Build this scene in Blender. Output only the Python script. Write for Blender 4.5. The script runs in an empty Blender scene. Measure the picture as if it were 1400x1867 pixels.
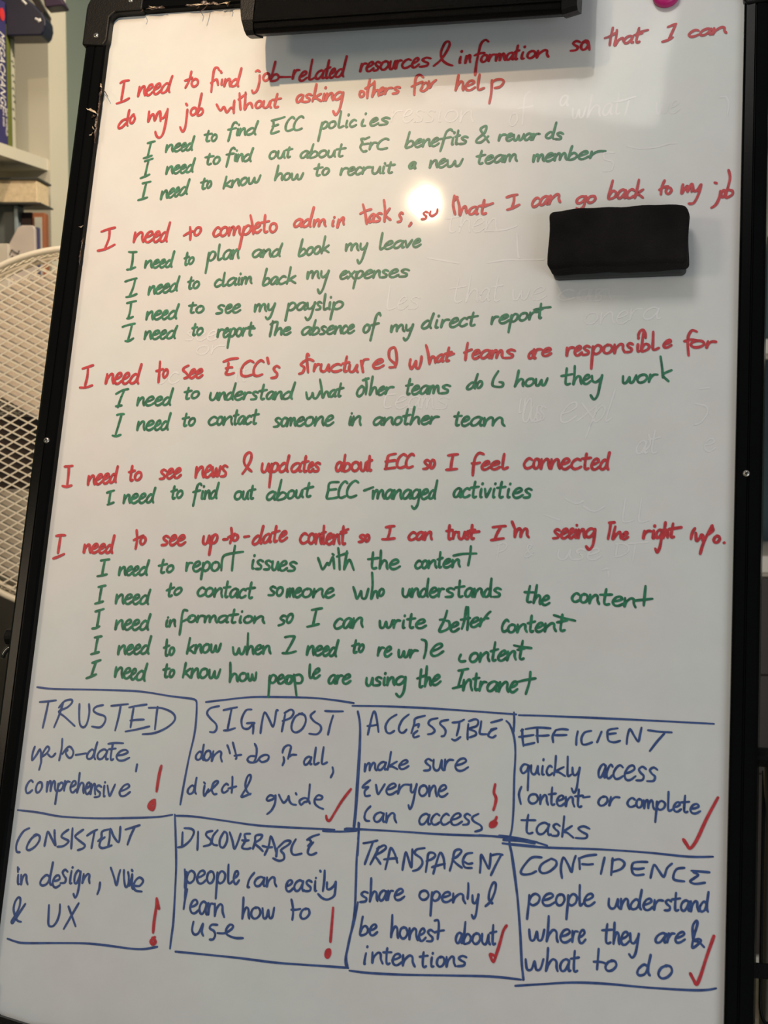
import bpy, bmesh, math, random
from mathutils import Vector, Matrix
# ---------------------------------------------------------------- camera, light, exposure
S = bpy.context.scene
COL = S.collection
CAMH = 1.35
PITCH = math.radians(-5)
FPX = 3019.0
cam_d = bpy.data.cameras.new('camera'); cam = bpy.data.objects.new('camera', cam_d); COL.objects.link(cam)
cam.location = (0, 0, CAMH); cam.rotation_euler = (math.radians(90) + PITCH, 0, 0)
cam_d.sensor_fit = 'HORIZONTAL'; cam_d.sensor_width = 36; cam_d.lens = FPX / 1400 * 36
cam_d.clip_start = .05; S.camera = cam
cam_d.dof.use_dof = True; cam_d.dof.focus_distance = 1.62; cam_d.dof.aperture_fstop = 16.0
S.view_settings.view_transform = 'Standard'; S.view_settings.look = 'None'
S.view_settings.gamma = 1.0; S.view_settings.use_curve_mapping = False
S.view_settings.exposure = 0.0
w = bpy.data.worlds.new('world'); S.world = w; w.use_nodes = True
w.node_tree.nodes['Background'].inputs[0].default_value = (.93, .96, .97, 1)
w.node_tree.nodes['Background'].inputs[1].default_value = .275
# board frame: origin = inner top left corner of the writing surface, u right, v down, n out of the board
BU = Vector((0.96892234, -0.24703774, 0.01272225)); BV = Vector((0.07143421, 0.32867541, 0.94173756))
BN = Vector((-0.23682621, -0.91156176, 0.33610789)); BO = Vector((-0.28577343, 1.78893582, 1.71863181))
def B(u, v, n=0.0): return BO + BU * u - BV * v + BN * n
BM = Matrix(((BU.x, BV.x, BN.x, BO.x), (BU.y, BV.y, BN.y, BO.y), (BU.z, BV.z, BN.z, BO.z), (0, 0, 0, 1)))
def spot(name, loc, target, power, col, size, blend, radius):
    d = bpy.data.lights.new(name, 'SPOT'); d.energy = power; d.color = col; d.spot_size = math.radians(size); d.spot_blend = blend; d.shadow_soft_size = radius
    o = bpy.data.objects.new(name, d); COL.objects.link(o); o.location = loc
    o.rotation_euler = (Vector(target) - Vector(loc)).to_track_quat('-Z', 'Y').to_euler(); return o
def area(name, loc, target, power, col, sx, sy):
    d = bpy.data.lights.new(name, 'AREA'); d.energy = power; d.color = col; d.shape = 'RECTANGLE'; d.size = sx; d.size_y = sy
    o = bpy.data.objects.new(name, d); COL.objects.link(o); o.location = loc
    o.rotation_euler = (Vector(target) - Vector(loc)).to_track_quat('-Z', 'Y').to_euler(); return o
spot('ceiling_spot', B(-.008, -.46, 1.44), B(-.14, -.02), 76, (1, .70, .42), 56, 1.0, .020)
spot('fill_spot_left', B(-1.75, .25, 2.45), B(.10, .50), 60, (1, .80, .58), 40, 1.0, .30)  # added warm fill from the left, placed to keep its reflection off the board
spot('fill_spot_back', (1.0, 2.05, 2.75), (-.75, 2.95, 1.95), 215, (1, .84, .62), 58, .8, .10)  # added lamp to brighten the bookcase, chair and wall behind the easel
area('ceiling_panel', B(.2, -1.0, 1.6), B(.40, .40), 10, (1, .95, .88), .5, .5)
area('daylight_fill', (1.7, -1.9, .85), B(.4, .3), 31, (.84, .93, 1.0), 1.8, 1.3)  # unseen cool fill, set low in front to lift the clamp bar's shadow
# ---------------------------------------------------------------- helpers
def at(px, py, Y):
    """point at world depth Y seen where the photograph has pixel (px, py)"""
    x = (px - 700) / FPX; y = -(py - 933.5) / FPX
    c, s = math.cos(PITCH), math.sin(PITCH)
    d = Vector((x, c - s * y, s + c * y)); t = Y / d.y
    return Vector((d.x * t, Y, CAMH + d.z * t))
def mat(name, col, rough=.5, metal=0, noise=0, nscale=20, bump=0, bscale=200, coat=0, spec=.5, col2=None, emit=None):
    m = bpy.data.materials.new(name); m.use_nodes = True; nt = m.node_tree; p = nt.nodes['Principled BSDF']
    p.inputs['Base Color'].default_value = (*col, 1); p.inputs['Roughness'].default_value = rough
    p.inputs['Metallic'].default_value = metal; p.inputs['Coat Weight'].default_value = coat
    p.inputs['Specular IOR Level'].default_value = spec
    tc = nt.nodes.new('ShaderNodeTexCoord')
    if noise or col2:
        n = nt.nodes.new('ShaderNodeTexNoise'); n.inputs['Scale'].default_value = nscale; n.inputs['Detail'].default_value = 5
        nt.links.new(tc.outputs['Object'], n.inputs['Vector'])
        r = nt.nodes.new('ShaderNodeValToRGB'); r.color_ramp.elements[0].position = .3; r.color_ramp.elements[1].position = .7
        c2 = col2 if col2 else tuple(max(0, c * (1 - noise)) for c in col)
        r.color_ramp.elements[0].color = (*c2, 1); r.color_ramp.elements[1].color = (*col, 1)
        nt.links.new(n.outputs['Fac'], r.inputs['Fac']); nt.links.new(r.outputs['Color'], p.inputs['Base Color'])
    if bump:
        n2 = nt.nodes.new('ShaderNodeTexNoise'); n2.inputs['Scale'].default_value = bscale; n2.inputs['Detail'].default_value = 3
        nt.links.new(tc.outputs['Object'], n2.inputs['Vector'])
        b = nt.nodes.new('ShaderNodeBump'); b.inputs['Strength'].default_value = bump; b.inputs['Distance'].default_value = .001
        nt.links.new(n2.outputs['Fac'], b.inputs['Height']); nt.links.new(b.outputs['Normal'], p.inputs['Normal'])
    return m
def wmat(o): return o.matrix_basis.copy() if not o.parent else wmat(o.parent) @ o.matrix_parent_inverse @ o.matrix_basis
def place_obj(o, parent, world=None):
    """parent o so that its own basis is its world matrix"""
    if parent: o.parent = parent; o.matrix_parent_inverse = wmat(parent).inverted()
    if world is not None: o.matrix_basis = world
def obj(name, bm, m, parent=None, smooth=False, world=None, bevel=0):
    me = bpy.data.meshes.new(name); bmesh.ops.recalc_face_normals(bm, faces=bm.faces)
    bm.to_mesh(me); bm.free(); me.materials.append(m)
    if smooth:
        for p in me.polygons: p.use_smooth = True
    o = bpy.data.objects.new(name, me); COL.objects.link(o)
    place_obj(o, parent, world)
    if bevel:
        b = o.modifiers.new('bevel', 'BEVEL'); b.width = bevel; b.segments = 3; b.limit_method = 'ANGLE'
    return o
def thing(name, loc, label, cat, group=None, rz=0):
    o = bpy.data.objects.new(name, None); COL.objects.link(o); o.location = loc; o.rotation_euler = (0, 0, rz); o.empty_display_size = .05
    tag(o, label, cat, group); return o
def tag(o, label, cat=None, group=None):
    o['label'] = label
    if cat: o['category'] = cat
    if group: o['group'] = group
    return o
def box(bm, x0, x1, y0, y1, z0, z1, M=None):
    vs = [bm.verts.new((x, y, z)) for x in (x0, x1) for y in (y0, y1) for z in (z0, z1)]
    if M is not None:
        for v in vs: v.co = M @ v.co
    for f in ((0, 1, 3, 2), (4, 6, 7, 5), (0, 4, 5, 1), (2, 3, 7, 6), (0, 2, 6, 4), (1, 5, 7, 3)): bm.faces.new([vs[i] for i in f])
def prism(bm, pts, axis, a, b):
    """extrude a 2D polygon between a and b; axis 0: pts=(y,z), 1: pts=(x,z), 2: pts=(x,y)"""
    def mk(p, t): return ((t, p[0], p[1]), (p[0], t, p[1]), (p[0], p[1], t))[axis]
    A = [bm.verts.new(mk(p, a)) for p in pts]; Bv = [bm.verts.new(mk(p, b)) for p in pts]
    bm.faces.new(A); bm.faces.new(Bv[::-1]); n = len(pts)
    for i in range(n): bm.faces.new((A[i], A[(i + 1) % n], Bv[(i + 1) % n], Bv[i]))
def tube(bm, pts, r, seg=8, closed=False):
    rings = []; N = len(pts)
    for i, p in enumerate(pts):
        p = Vector(p); a = Vector(pts[(i - 1) % N] if closed or i else pts[0]); b = Vector(pts[(i + 1) % N] if closed or i < N - 1 else pts[-1])
        t = (b - a).normalized(); ref = Vector((0, 0, 1)) if abs(t.z) < .9 else Vector((1, 0, 0))
        x = t.cross(ref).normalized(); y = t.cross(x)
        rings.append([bm.verts.new(p + x * r * math.cos(2 * math.pi * k / seg) + y * r * math.sin(2 * math.pi * k / seg)) for k in range(seg)])
    for i in range(N if closed else N - 1):
        A, Bq = rings[i], rings[(i + 1) % N]
        for k in range(seg): bm.faces.new((A[k], A[(k + 1) % seg], Bq[(k + 1) % seg], Bq[k]))
    if not closed: bm.faces.new(rings[0]); bm.faces.new(rings[-1][::-1])
def text_mesh(name, body, size, m, parent, M, shear=0, depth=.0003):
    cu = bpy.data.curves.new(name, 'FONT'); cu.body = body; cu.size = size; cu.extrude = depth; cu.shear = shear; cu.resolution_u = 3
    t = bpy.data.objects.new(name, cu); COL.objects.link(t)
    bpy.context.view_layer.update()
    me = bpy.data.meshes.new_from_object(t.evaluated_get(bpy.context.evaluated_depsgraph_get()))
    bpy.data.objects.remove(t); me.materials.clear(); me.materials.append(m)
    o = bpy.data.objects.new(name, me); COL.objects.link(o); place_obj(o, parent, M); return o
# ---------------------------------------------------------------- materials
M_wall = mat('sage_wall', (.47, .53, .42), .8, noise=.05, nscale=3)
M_floor = mat('beige_carpet', (.55, .46, .36), .95, noise=.25, nscale=90, bump=.6, bscale=500)
M_ceil = mat('ceiling_white', (.7, .7, .66), .9, noise=.03)
M_black = mat('black_powdercoat', (.0025, .0027, .0028), .20, spec=.07, bump=.03, bscale=900, noise=.2, nscale=60)
M_plastic = mat('black_corner_plastic', (.006, .0056, .005), .38, spec=.15, bump=.25, bscale=700, noise=.2, nscale=60)
M_bar = mat('black_textured_bar', (.0025, .0025, .0025), .28, spec=.04, bump=.5, bscale=1500, noise=.2, nscale=80)
M_steel = mat('screw_steel', (.62, .58, .52), .28, 1, noise=.2, nscale=400)
M_dark = mat('screw_recess', (.01, .01, .01), .6, noise=.1)
M_felt = mat('eraser_felt', (.019, .0155, .015), .97, bump=1, bscale=600, col2=(.005, .0045, .0045), nscale=14, spec=.15)
M_ebase = mat('eraser_base', (.035, .04, .04), .6, noise=.15, nscale=50)
M_residue = mat('torn_brown_residue', (.10, .055, .035), .3, noise=.6, nscale=300, bump=1, bscale=300)
M_flake = mat('pale_flake', (.75, .6, .42), .35, noise=.3, nscale=200)
M_white = mat('bookcase_white', (.60, .57, .47), .45, noise=.04, nscale=6)
M_pink = mat('bookcase_white_shaded', (.52, .42, .34), .5, noise=.05, nscale=5)  # the bookcase white with pinkish shade mixed into the colour
M_mesh = mat('cream_mesh_paint', (.90, .82, .66), .35, noise=.06, nscale=30)
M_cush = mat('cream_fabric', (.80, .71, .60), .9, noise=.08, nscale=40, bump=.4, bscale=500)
M_cush2 = mat('cream_fabric_shaded', (.50, .46, .39), .9, noise=.08, nscale=40, bump=.4, bscale=500)  # seat cushion: shaded copy of the cream fabric, shade put into the colour
M_brown = mat('dark_brown_wood', (.045, .030, .024), .5, noise=.3, nscale=12)
M_teal = mat('dark_teal_panel', (.055, .085, .095), .6, noise=.25, nscale=9)
M_leg = mat('bronze_leg', (.10, .085, .06), .35, .6, noise=.2, nscale=30)
M_magnet = mat('pink_magnet', (.62, .012, .20), .4, noise=.08, nscale=30)
def board_material():
    m = bpy.data.materials.new('whiteboard'); m.use_nodes = True; nt = m.node_tree; p = nt.nodes['Principled BSDF']; L = nt.links
    tc = nt.nodes.new('ShaderNodeTexCoord')
    def noise(scale, detail, rough=.5):
        n = nt.nodes.new('ShaderNodeTexNoise'); n.inputs['Scale'].default_value = scale; n.inputs['Detail'].default_value = detail; n.inputs['Roughness'].default_value = rough
        L.new(tc.outputs['Object'], n.inputs['Vector']); return n
    def ramp(n, a, b, pa=.35, pb=.65):
        r = nt.nodes.new('ShaderNodeValToRGB'); r.color_ramp.elements[0].position = pa; r.color_ramp.elements[1].position = pb
        r.color_ramp.elements[0].color = (*a, 1); r.color_ramp.elements[1].color = (*b, 1); L.new(n.outputs['Fac'], r.inputs['Fac']); return r
    r1 = ramp(noise(5, 5, .6), (.735, .70, .69), (.70, .725, .70)); r2 = ramp(noise(22, 6, .65), (.955, .955, .955), (1, 1, 1)); r3 = ramp(noise(2.4, 3), (.97, .975, .965), (1, .99, .985))
    a = nt.nodes.new('ShaderNodeMix'); a.data_type = 'RGBA'; a.blend_type = 'MULTIPLY'; a.inputs[0].default_value = 1
    L.new(r1.outputs[0], a.inputs[6]); L.new(r2.outputs[0], a.inputs[7])
    b = nt.nodes.new('ShaderNodeMix'); b.data_type = 'RGBA'; b.blend_type = 'MULTIPLY'; b.inputs[0].default_value = 1
    L.new(a.outputs[2], b.inputs[6]); L.new(r3.outputs[0], b.inputs[7]); L.new(b.outputs[2], p.inputs['Base Color'])
    p.inputs['Roughness'].default_value = .42; p.inputs['Specular IOR Level'].default_value = .4
    p.inputs['Coat Weight'].default_value = .22; p.inputs['Coat Roughness'].default_value = .05
    n4 = noise(14, 2); bp = nt.nodes.new('ShaderNodeBump'); bp.inputs['Strength'].default_value = .06; bp.inputs['Distance'].default_value = .002
    L.new(n4.outputs['Fac'], bp.inputs['Height']); L.new(bp.outputs['Normal'], p.inputs['Normal']); L.new(bp.outputs['Normal'], p.inputs['Coat Normal'])
    return m
M_board = board_material()
M_ink = {'r': mat('red_marker', (.62, .040, .055), .42, col2=(.42, .020, .028), nscale=160),
         'g': mat('green_marker', (.020, .225, .11), .42, col2=(.006, .105, .05), nscale=160),
         'b': mat('blue_marker', (.045, .100, .30), .42, col2=(.020, .050, .18), nscale=160)}
M_ink['w'] = mat('wiped_ink', (.80, .78, .77), .42, col2=(.71, .70, .685), nscale=30, spec=.4, coat=.3)
# ---------------------------------------------------------------- room shell
def struct(name, bm, m): o = obj(name, bm, m); o['kind'] = 'structure'; return o
bm = bmesh.new(); box(bm, -3.2, 3.2, -2.6, 4.6, -.1, 0); struct('floor', bm, M_floor)
bm = bmesh.new(); box(bm, -3.2, 3.2, 4.2, 4.3, 0, 3.4); struct('wall_back', bm, M_wall)
bm = bmesh.new(); box(bm, -3.3, -3.2, -2.6, 4.3, 0, 3.4); struct('wall_left', bm, M_wall)
bm = bmesh.new(); box(bm, 3.2, 3.3, -2.6, 4.3, 0, 3.4); struct('wall_right', bm, M_wall)
bm = bmesh.new(); box(bm, -3.2, 3.2, 3.0, 4.2, 3.4, 3.5); struct('ceiling', bm, M_ceil)
# ---------------------------------------------------------------- easel whiteboard
easel = thing('easel_whiteboard', (B(.326, 1.0).x, B(.326, 1.0).y, 0), 'large black framed whiteboard on an easel, covered with red, green and blue handwriting', 'whiteboard')
PW, PH = .6521, 1.018
bm = bmesh.new(); box(bm, -.004, PW + .004, -PH - .004, .004, -.012, 0); panel = obj('writing_surface', bm, M_board, easel, world=BM)
tag(panel, 'glossy white writing surface')
prof = [(.000, .0008), (.0008, .0070), (.0030, .0086), (.0108, .0090), (.0116, .0078), (.0124, .0078), (.0132, .0088), (.0215, .0080), (.0240, .0062), (.0248, -.016), (.000, -.016)]
def rail(name, along, a, b, m=M_black):
    bm = bmesh.new()
    if along == 'L': prism(bm, [(-p[0], p[1]) for p in prof], 1, a, b)
    if along == 'R': prism(bm, [(PW + p[0] * 1.0, p[1]) for p in prof], 1, a, b)
    if along == 'T': prism(bm, [(p[0], p[1]) for p in prof], 0, a, b)
    if along == 'D': prism(bm, [(-PH - p[0], p[1]) for p in prof], 0, a, b)
    return obj(name, bm, m, easel, world=BM)
rail('frame_rail', 'L', -PH - .02, .02); rail('frame_rail', 'R', -PH - .02, .02); rail('frame_rail', 'T', -.02, PW + .02); rail('frame_rail', 'D', -.02, PW + .02)
def corner(cx, cy, sx, sy, L1=.037, cut=False):
    """L-shaped plastic cap around a frame corner; local arms run inward"""
    pts = []; R = .022; W = .0272
    for k in range(7):
        a = math.pi / 2 * k / 6
        pts.append((-W + R - R * math.sin(a), W - R + R * math.cos(a)))
    pts += [(-W, -L1), (-.003, -L1 - .006 + .003), (.0012, -L1 + .004)]
    if cut: pts += [(.0012, -.012), (.012, -.0062), (.045, .0)]
    else: pts += [(.0012, -.006), (.006, -.0012)]
    pts += [(L1, -.0012), (L1, W)]
    if sx * sy < 0: pts = [(x * sx, y * sy) for x, y in pts][::-1]
    else: pts = [(x * sx, y * sy) for x, y in pts]
    bm = bmesh.new(); prism(bm, [(cx + x, cy + y) for x, y in pts], 2, -.017, .0108)
    o = obj('corner_cap', bm, M_plastic, easel, world=BM, bevel=.0022); return o
corner(0, 0, 1, 1); corner(PW, 0, -1, 1); corner(0, -PH, 1, -1, cut=True); corner(PW, -PH, -1, -1)
def screw(u, v, r=.0032, n=.0088):
    bm = bmesh.new(); seg = 20; prev = None
    for rr, h in ((r, 0), (r, .0006), (r * .85, .0013), (r * .5, .0018), (r * .05, .0019)):
        ring = [bm.verts.new((u + rr * math.cos(2 * math.pi * k / seg), -v + rr * math.sin(2 * math.pi * k / seg), n + h)) for k in range(seg)]
        if prev:
            for k in range(seg): bm.faces.new((prev[k], prev[(k + 1) % seg], ring[(k + 1) % seg], ring[k]))
        prev = ring
    bm.faces.new(prev)
    s = obj('screw', bm, M_steel, easel, smooth=True, world=BM); tag(s, 'steel cross-head screw')
    bm = bmesh.new(); t = r * .17; l = r * .55
    for ang in (.5, .5 + math.pi / 2):
        Mx = Matrix.Translation((u, -v, n + .00195)) @ Matrix.Rotation(ang, 4, 'Z'); box(bm, -l, l, -t, t, -.0002, .0001, Mx)
    obj('cross_slot', bm, M_dark, s, world=BM)
screw(.0226, -.0115, n=.0106); screw(-.0118, .0275, n=.0106); screw(-.0105, .4708); screw(PW + .0105, .5025)
# clamp bar across the top
bx0, bx1 = .1685, .502; SB = .066
prof_b = [(.075, SB - .006), (.072, SB), (-.030, SB + .002), (-.056, SB + .002), (-.066, SB - .001), (-.0680, SB - .007), (-.0620, SB - .020), (-.0570, SB - .030), (.060, SB - .030)]
bm = bmesh.new(); prism(bm, prof_b, 0, bx0 + .014, bx1 - .014); bar = obj('clamp_bar', bm, M_bar, easel, world=BM, bevel=.0015)
bm = bmesh.new(); prism(bm, [(-.0575, SB + .0018), (-.0575, SB + .0032), (-.0595, SB + .0028), (-.0600, SB)], 0, bx0 + .014, bx1 - .014); obj('ridge', bm, M_bar, bar, world=BM)
pc = [(p[0] + (-.0012 if p[0] < 0 else .001), p[1] + (.0010 if p[1] > SB - .02 else -.001)) for p in prof_b]
def endcap(x0, x1, left):
    bm = bmesh.new(); prism(bm, pc, 0, x0, x1)
    for v in bm.verts:
        t = max(0, (-.040 - v.co.y) / .030)
        if left and v.co.x < x0 + 1e-4: v.co.x += .006 * t * t
    bmesh.ops.subdivide_edges(bm, edges=[e for e in bm.edges if abs(e.verts[0].co.x - e.verts[1].co.x) < .01 and abs(e.verts[0].co.y - e.verts[1].co.y) > .02], cuts=4)
    for v in bm.verts:
        t = max(0, min(1, (-.035 - v.co.y) / .035))
        if left and v.co.x < x0 + .007: v.co.x = x0 + .0065 * t * t
        if not left and v.co.x > x1 - .002 and v.co.y < -.03: v.co.y += .004
    obj('end_cap', bm, M_plastic, bar, world=BM)
endcap(bx0, bx0 + .0145, True); endcap(bx1 - .0145, bx1, False)
for u in (.24, .43):
    bm = bmesh.new(); box(bm, u, u + .03, .0, .055, -.012, SB - .025); obj('bar_bracket', bm, M_black, bar, world=BM, bevel=.002)
# torn residue along the frame
rnd = random.Random(4)
def ragged(u0, v0, u1, v1, wmax, m, n, seed, name='torn_strip'):
    r = random.Random(seed); bm = bmesh.new(); N = max(6, int(math.hypot(u1 - u0, v1 - v0) / .0035)); du, dv = (u1 - u0) / N, (v1 - v0) / N; L = math.hypot(du, dv); nx, ny = -dv / L, du / L
    A = []; Bq = []
    for i in range(N + 1):
        s = math.sin(math.pi * i / N) ** .5 if 0 < i < N else .05
        ww = wmax * s * r.uniform(.35, 1); o_ = r.uniform(-.15, .15) * wmax
        u, v = u0 + du * i, v0 + dv * i
        A.append(bm.verts.new((u + nx * o_, -(v + ny * o_), n + r.uniform(0, .0015)))); Bq.append(bm.verts.new((u + nx * (ww + o_), -(v + ny * (ww + o_)), n + r.uniform(.0, .0022))))
    for i in range(N): bm.faces.new((A[i], A[i + 1], Bq[i + 1], Bq[i]))
    g = bmesh.ops.extrude_face_region(bm, geom=bm.faces[:]); bmesh.ops.translate(bm, verts=[e for e in g['geom'] if isinstance(e, bmesh.types.BMVert)], vec=(0, 0, .0004))
    o = obj(name, bm, m, easel, world=BM); tag(o, 'brown torn strip of old tape' if m is M_residue else 'pale torn flake'); return o
ragged(.0005, .083, .0005, .150, .0045, M_residue, .0065, 1); ragged(.0, .255, .0, .285, .003, M_residue, .006, 7)
ragged(-.001, .118, -.013, .1115, .0030, M_flake, .0092, 2); ragged(-.001, .120, -.006, .123, .003, M_residue, .0092, 12)
ragged(.0, .083, .0015, .088, .002, M_flake, .0085, 3); ragged(-.003, .132, -.001, .136, .0015, M_flake, .0085, 5); ragged(-.006, .142, -.002, .139, .002, M_flake, .0085, 8)
ragged(-.0045, .244, .0, .243, .0015, M_flake, .0085, 9)
ragged(.040, -.0005, .062, -.0008, -.004, M_residue, .0080, 21); ragged(.044, -.003, .052, -.0015, .0016, M_flake, .0090, 22)
ragged(.084, -.001, .122, -.001, -.0055, M_residue, .0075, 23); ragged(.086, -.002, .112, -.0015, .0018, M_flake, .0092, 24); ragged(.122, -.001, .134, -.002, .0025, M_flake, .0090, 25)
def hair(pts, name='torn_strip'):
    bm = bmesh.new(); tube(bm, [(p[0], -p[1], p[2]) for p in pts], .00045, 5); tag(obj(name, bm, M_residue, easel, world=BM), 'loose brown fibre of torn tape')
hair([(.108, -.001, .008), (.107, .006, .013), (.105, .012, .018)]); hair([(.098, -.001, .009), (.101, .003, .012), (.100, .007, .016)])
hair([(.131, -.001, .009), (.133, .001, .011), (.132, .005, .013)]); hair([(.037, .000, .010), (.039, .003, .013), (.038, .006, .016)])
hair([(.001, .088, .006), (.005, .092, .008), (.009, .098, .009)])
# hinges, knobs, straps and rear legs on both sides
def side_gear(side, v0):
    s = 1 if side == 'R' else -1; u = PW + .0262 if s > 0 else -.0262
    bm = bmesh.new(); tube(bm, [(u - s * .01, -v0, -.034), (u + s * .022, -v0, -.034)], .0085, 16); k = obj('knob', bm, M_plastic, easel, smooth=False, world=BM, bevel=.002)
    bm = bmesh.new(); tube(bm, [(u + s * .007, -v0 - .004, -.045), (u + s * .0035, -v0 - .4, -.14), (u + s * .0035, -v0 - .95, -.30)], .0055, 10); obj('rear_leg', bm, M_leg, easel, smooth=True, world=BM)
    bm = bmesh.new(); pts = []
    for i in range(13):
        a = math.pi * i / 12; pts.append((u + s * (.0075 - .0058 * math.cos(a)), -v0 - .205 - .016 * math.sin(a), -.05))
    pts = [(u + s * .0017, -v0 - .01, -.05)] + pts + [(u + s * .0133, -v0 - .03, -.05)]
    tube(bm, pts, .0016, 8); obj('strap', bm, M_plastic, easel, smooth=True, world=BM)
    bm = bmesh.new(); box(bm, min(u - s * .004, u + s * .012), max(u - s * .004, u + s * .012), -v0 - .185, -v0 - .172, -.058, -.044); obj('strap_clip', bm, M_plastic, easel, world=BM, bevel=.001)
    return k
side_gear('R', .745)
k = side_gear('L', .660)
bm = bmesh.new(); tube(bm, [(-.026 - .011 + .0105 * math.cos(a), -.682 + .012 * math.sin(a), -.03) for a in [math.pi * t / 10 for t in range(11)]], .0028, 10)
hk = obj('hook', bm, mat('glossy_black', (.01, .01, .009), .12, coat=.5, noise=.1), easel, smooth=True, world=BM)
for u in (.10, .55):
    bm = bmesh.new(); a = B(u, PH + .01, -.025); tube(bm, [a, (a.x + (.02 if u > .3 else -.02), a.y - .05, 0.01)], .012, 12); obj('front_leg', bm, M_black, easel, smooth=True, world=Matrix.Identity(4))
# ---------------------------------------------------------------- eraser on the board
er = bpy.data.objects.new('board_eraser', None); COL.objects.link(er); er.matrix_basis = BM @ Matrix.Translation((.543, -.290, 0))
tag(er, 'black felt board eraser stuck to the upper right of the whiteboard', 'eraser'); er.empty_display_size = .03
EM = BM @ Matrix.Translation((.5435, -.2845, 0)) @ Matrix.Rotation(math.radians(.8), 4, 'Z')
def rbox(w_, h_, r, z0, z1, nz=2, wob=0, seed=1, bulge=0):
    rr = random.Random(seed); bm = bmesh.new(); outline = []
    for cx, cy, a0 in ((w_ / 2 - r, h_ / 2 - r, 0), (-w_ / 2 + r, h_ / 2 - r, 90), (-w_ / 2 + r, -h_ / 2 + r, 180), (w_ / 2 - r, -h_ / 2 + r, 270)):
        for k in range(6):
            a = math.radians(a0 + 90 * k / 5); outline.append((cx + r * math.cos(a), cy + r * math.sin(a)))
    # subdivide long sides
    out = []
    for i, p in enumerate(outline):
        q = outline[(i + 1) % len(outline)]; n = max(1, int(math.hypot(q[0] - p[0], q[1] - p[1]) / .006))
        for k in range(n): out.append((p[0] + (q[0] - p[0]) * k / n, p[1] + (q[1] - p[1]) * k / n))
    ph = [rr.uniform(0, 6.28) for _ in range(6)]
    rings = []
    prof2 = [(z0, -.0012), (z0 + .0015, 0)] + [(z0 + (z1 - z0) * t / nz, 0) for t in range(1, nz)] + [(z1 - .004, 0), (z1 - .0012, -.0018), (z1, -.005)]
    for z, ins in prof2:
        ring = []
        for (x, y) in out:
            f = 1 + ins / (w_ / 2); g = 1 + ins / (h_ / 2)
            wx = wob * (math.sin(x * 90 + ph[0] + z * 100) + .6 * math.sin(x * 210 + ph[1])); wy = wob * (math.sin(y * 120 + ph[2] + z * 150))
            yy = y * g + (wx if abs(y) > h_ * .4 else 0) + (bulge * (1 - (x / (w_ / 2)) ** 2) if y > h_ * .3 else 0)
            ring.append(bm.verts.new((x * f + (wy if abs(x) > w_ * .45 else 0), yy, z)))
        rings.append(ring)
    n = len(out)
    for a, b in zip(rings, rings[1:]):
        for k in range(n): bm.faces.new((a[k], a[(k + 1) % n], b[(k + 1) % n], b[k]))
    bm.faces.new(rings[0][::-1]); bm.faces.new(rings[-1]); return bm
obj('base', rbox(.1225, .0555, .005, .0004, .012), M_ebase, er, world=EM)
fe = obj('felt_pad', rbox(.1270, .0568, .005, .0125, .034, 4, .0006, 3, .002), M_felt, er, world=EM @ Matrix.Translation((.0006, .0012, 0)), smooth=True)
# pink magnet at the upper right
mg = obj('magnet', rbox(.026, .026, .0129, .0004, .010), M_magnet, None, world=BM @ Matrix.Translation((.578, -.0205, 0)), smooth=True)
tag(mg, 'round pink magnet at the top edge of the whiteboard, right of the clamp bar', 'magnet')
# ---------------------------------------------------------------- handwriting
def smooth_line(p, k=4):
    if len(p) < 3: return p, list(range(len(p)))
    q = []; P = [p[0]] + list(p) + [p[-1]]
    for i in range(1, len(P) - 2):
        a, b, c, d = P[i - 1:i + 3]
        for j in range(k):
            t = j / k
            q.append(tuple(.5 * ((2 * b[m]) + (-a[m] + c[m]) * t + (2 * a[m] - 5 * b[m] + 4 * c[m] - d[m]) * t * t + (-a[m] + 3 * b[m] - 3 * c[m] + d[m]) * t ** 3) for m in (0, 1)))
    q.append(p[-1]); return q, None
ZC = {'w': .00012, 'b': .00026, 'g': .00040, 'r': .00054}
def write(colour, width, label, data, idx):
    verts = []; faces = []; z = ZC[colour]; rr = random.Random(idx)
    for s in data.split(';'):      # every dab of ink gets its own minute height, so that overlaps never share a plane
        p = [tuple(int(c) * 1e-4 for c in q.split(',')) for q in s.split()]
        q, _ = smooth_line(p); n = len(q); ph = rr.uniform(0, 6.28)
        def wd(i): return width / 2 * (1 + .10 * math.sin(i * .55 + ph)) * (.86 if i in (0, n - 1) and n > 3 else 1)
        for i in range(n - 1):      # one quad per step
            x0, y0 = q[i]; x1, y1 = q[i + 1]; L = math.hypot(x1 - x0, y1 - y0)
            if L < 1e-7: continue
            nx, ny = -(y1 - y0) / L, (x1 - x0) / L; a, b = wd(i), wd(i + 1); k = len(verts); z = ZC[colour] + rr.random() * .00012
            verts += [(x0 + nx * a, -(y0 + ny * a), z), (x1 + nx * b, -(y1 + ny * b), z), (x1 - nx * b, -(y1 - ny * b), z), (x0 - nx * a, -(y0 - ny * a), z)]
            faces.append((k, k + 1, k + 2, k + 3))
        for i in range(n):          # round joints
            x, y = q[i]; r = wd(i); k = len(verts); m = 8; z = ZC[colour] + rr.random() * .00012
            verts += [(x + r * math.cos(2 * math.pi * t / m), -(y + r * math.sin(2 * math.pi * t / m)), z + 1e-6) for t in range(m)]
            faces.append(tuple(range(k, k + m)))
    me = bpy.data.meshes.new('handwriting'); me.from_pydata(verts, [], faces)
    flip = [p.index for p in me.polygons if p.normal.z < 0]
    if flip:
        b_ = bmesh.new(); b_.from_mesh(me); b_.faces.ensure_lookup_table(); bmesh.ops.reverse_faces(b_, faces=[b_.faces[i] for i in flip]); b_.to_mesh(me); b_.free()
    me.materials.append(M_ink[colour])
    o = bpy.data.objects.new('handwriting', me); COL.objects.link(o); place_obj(o, panel, BM); o['label'] = label
    return o
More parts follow.
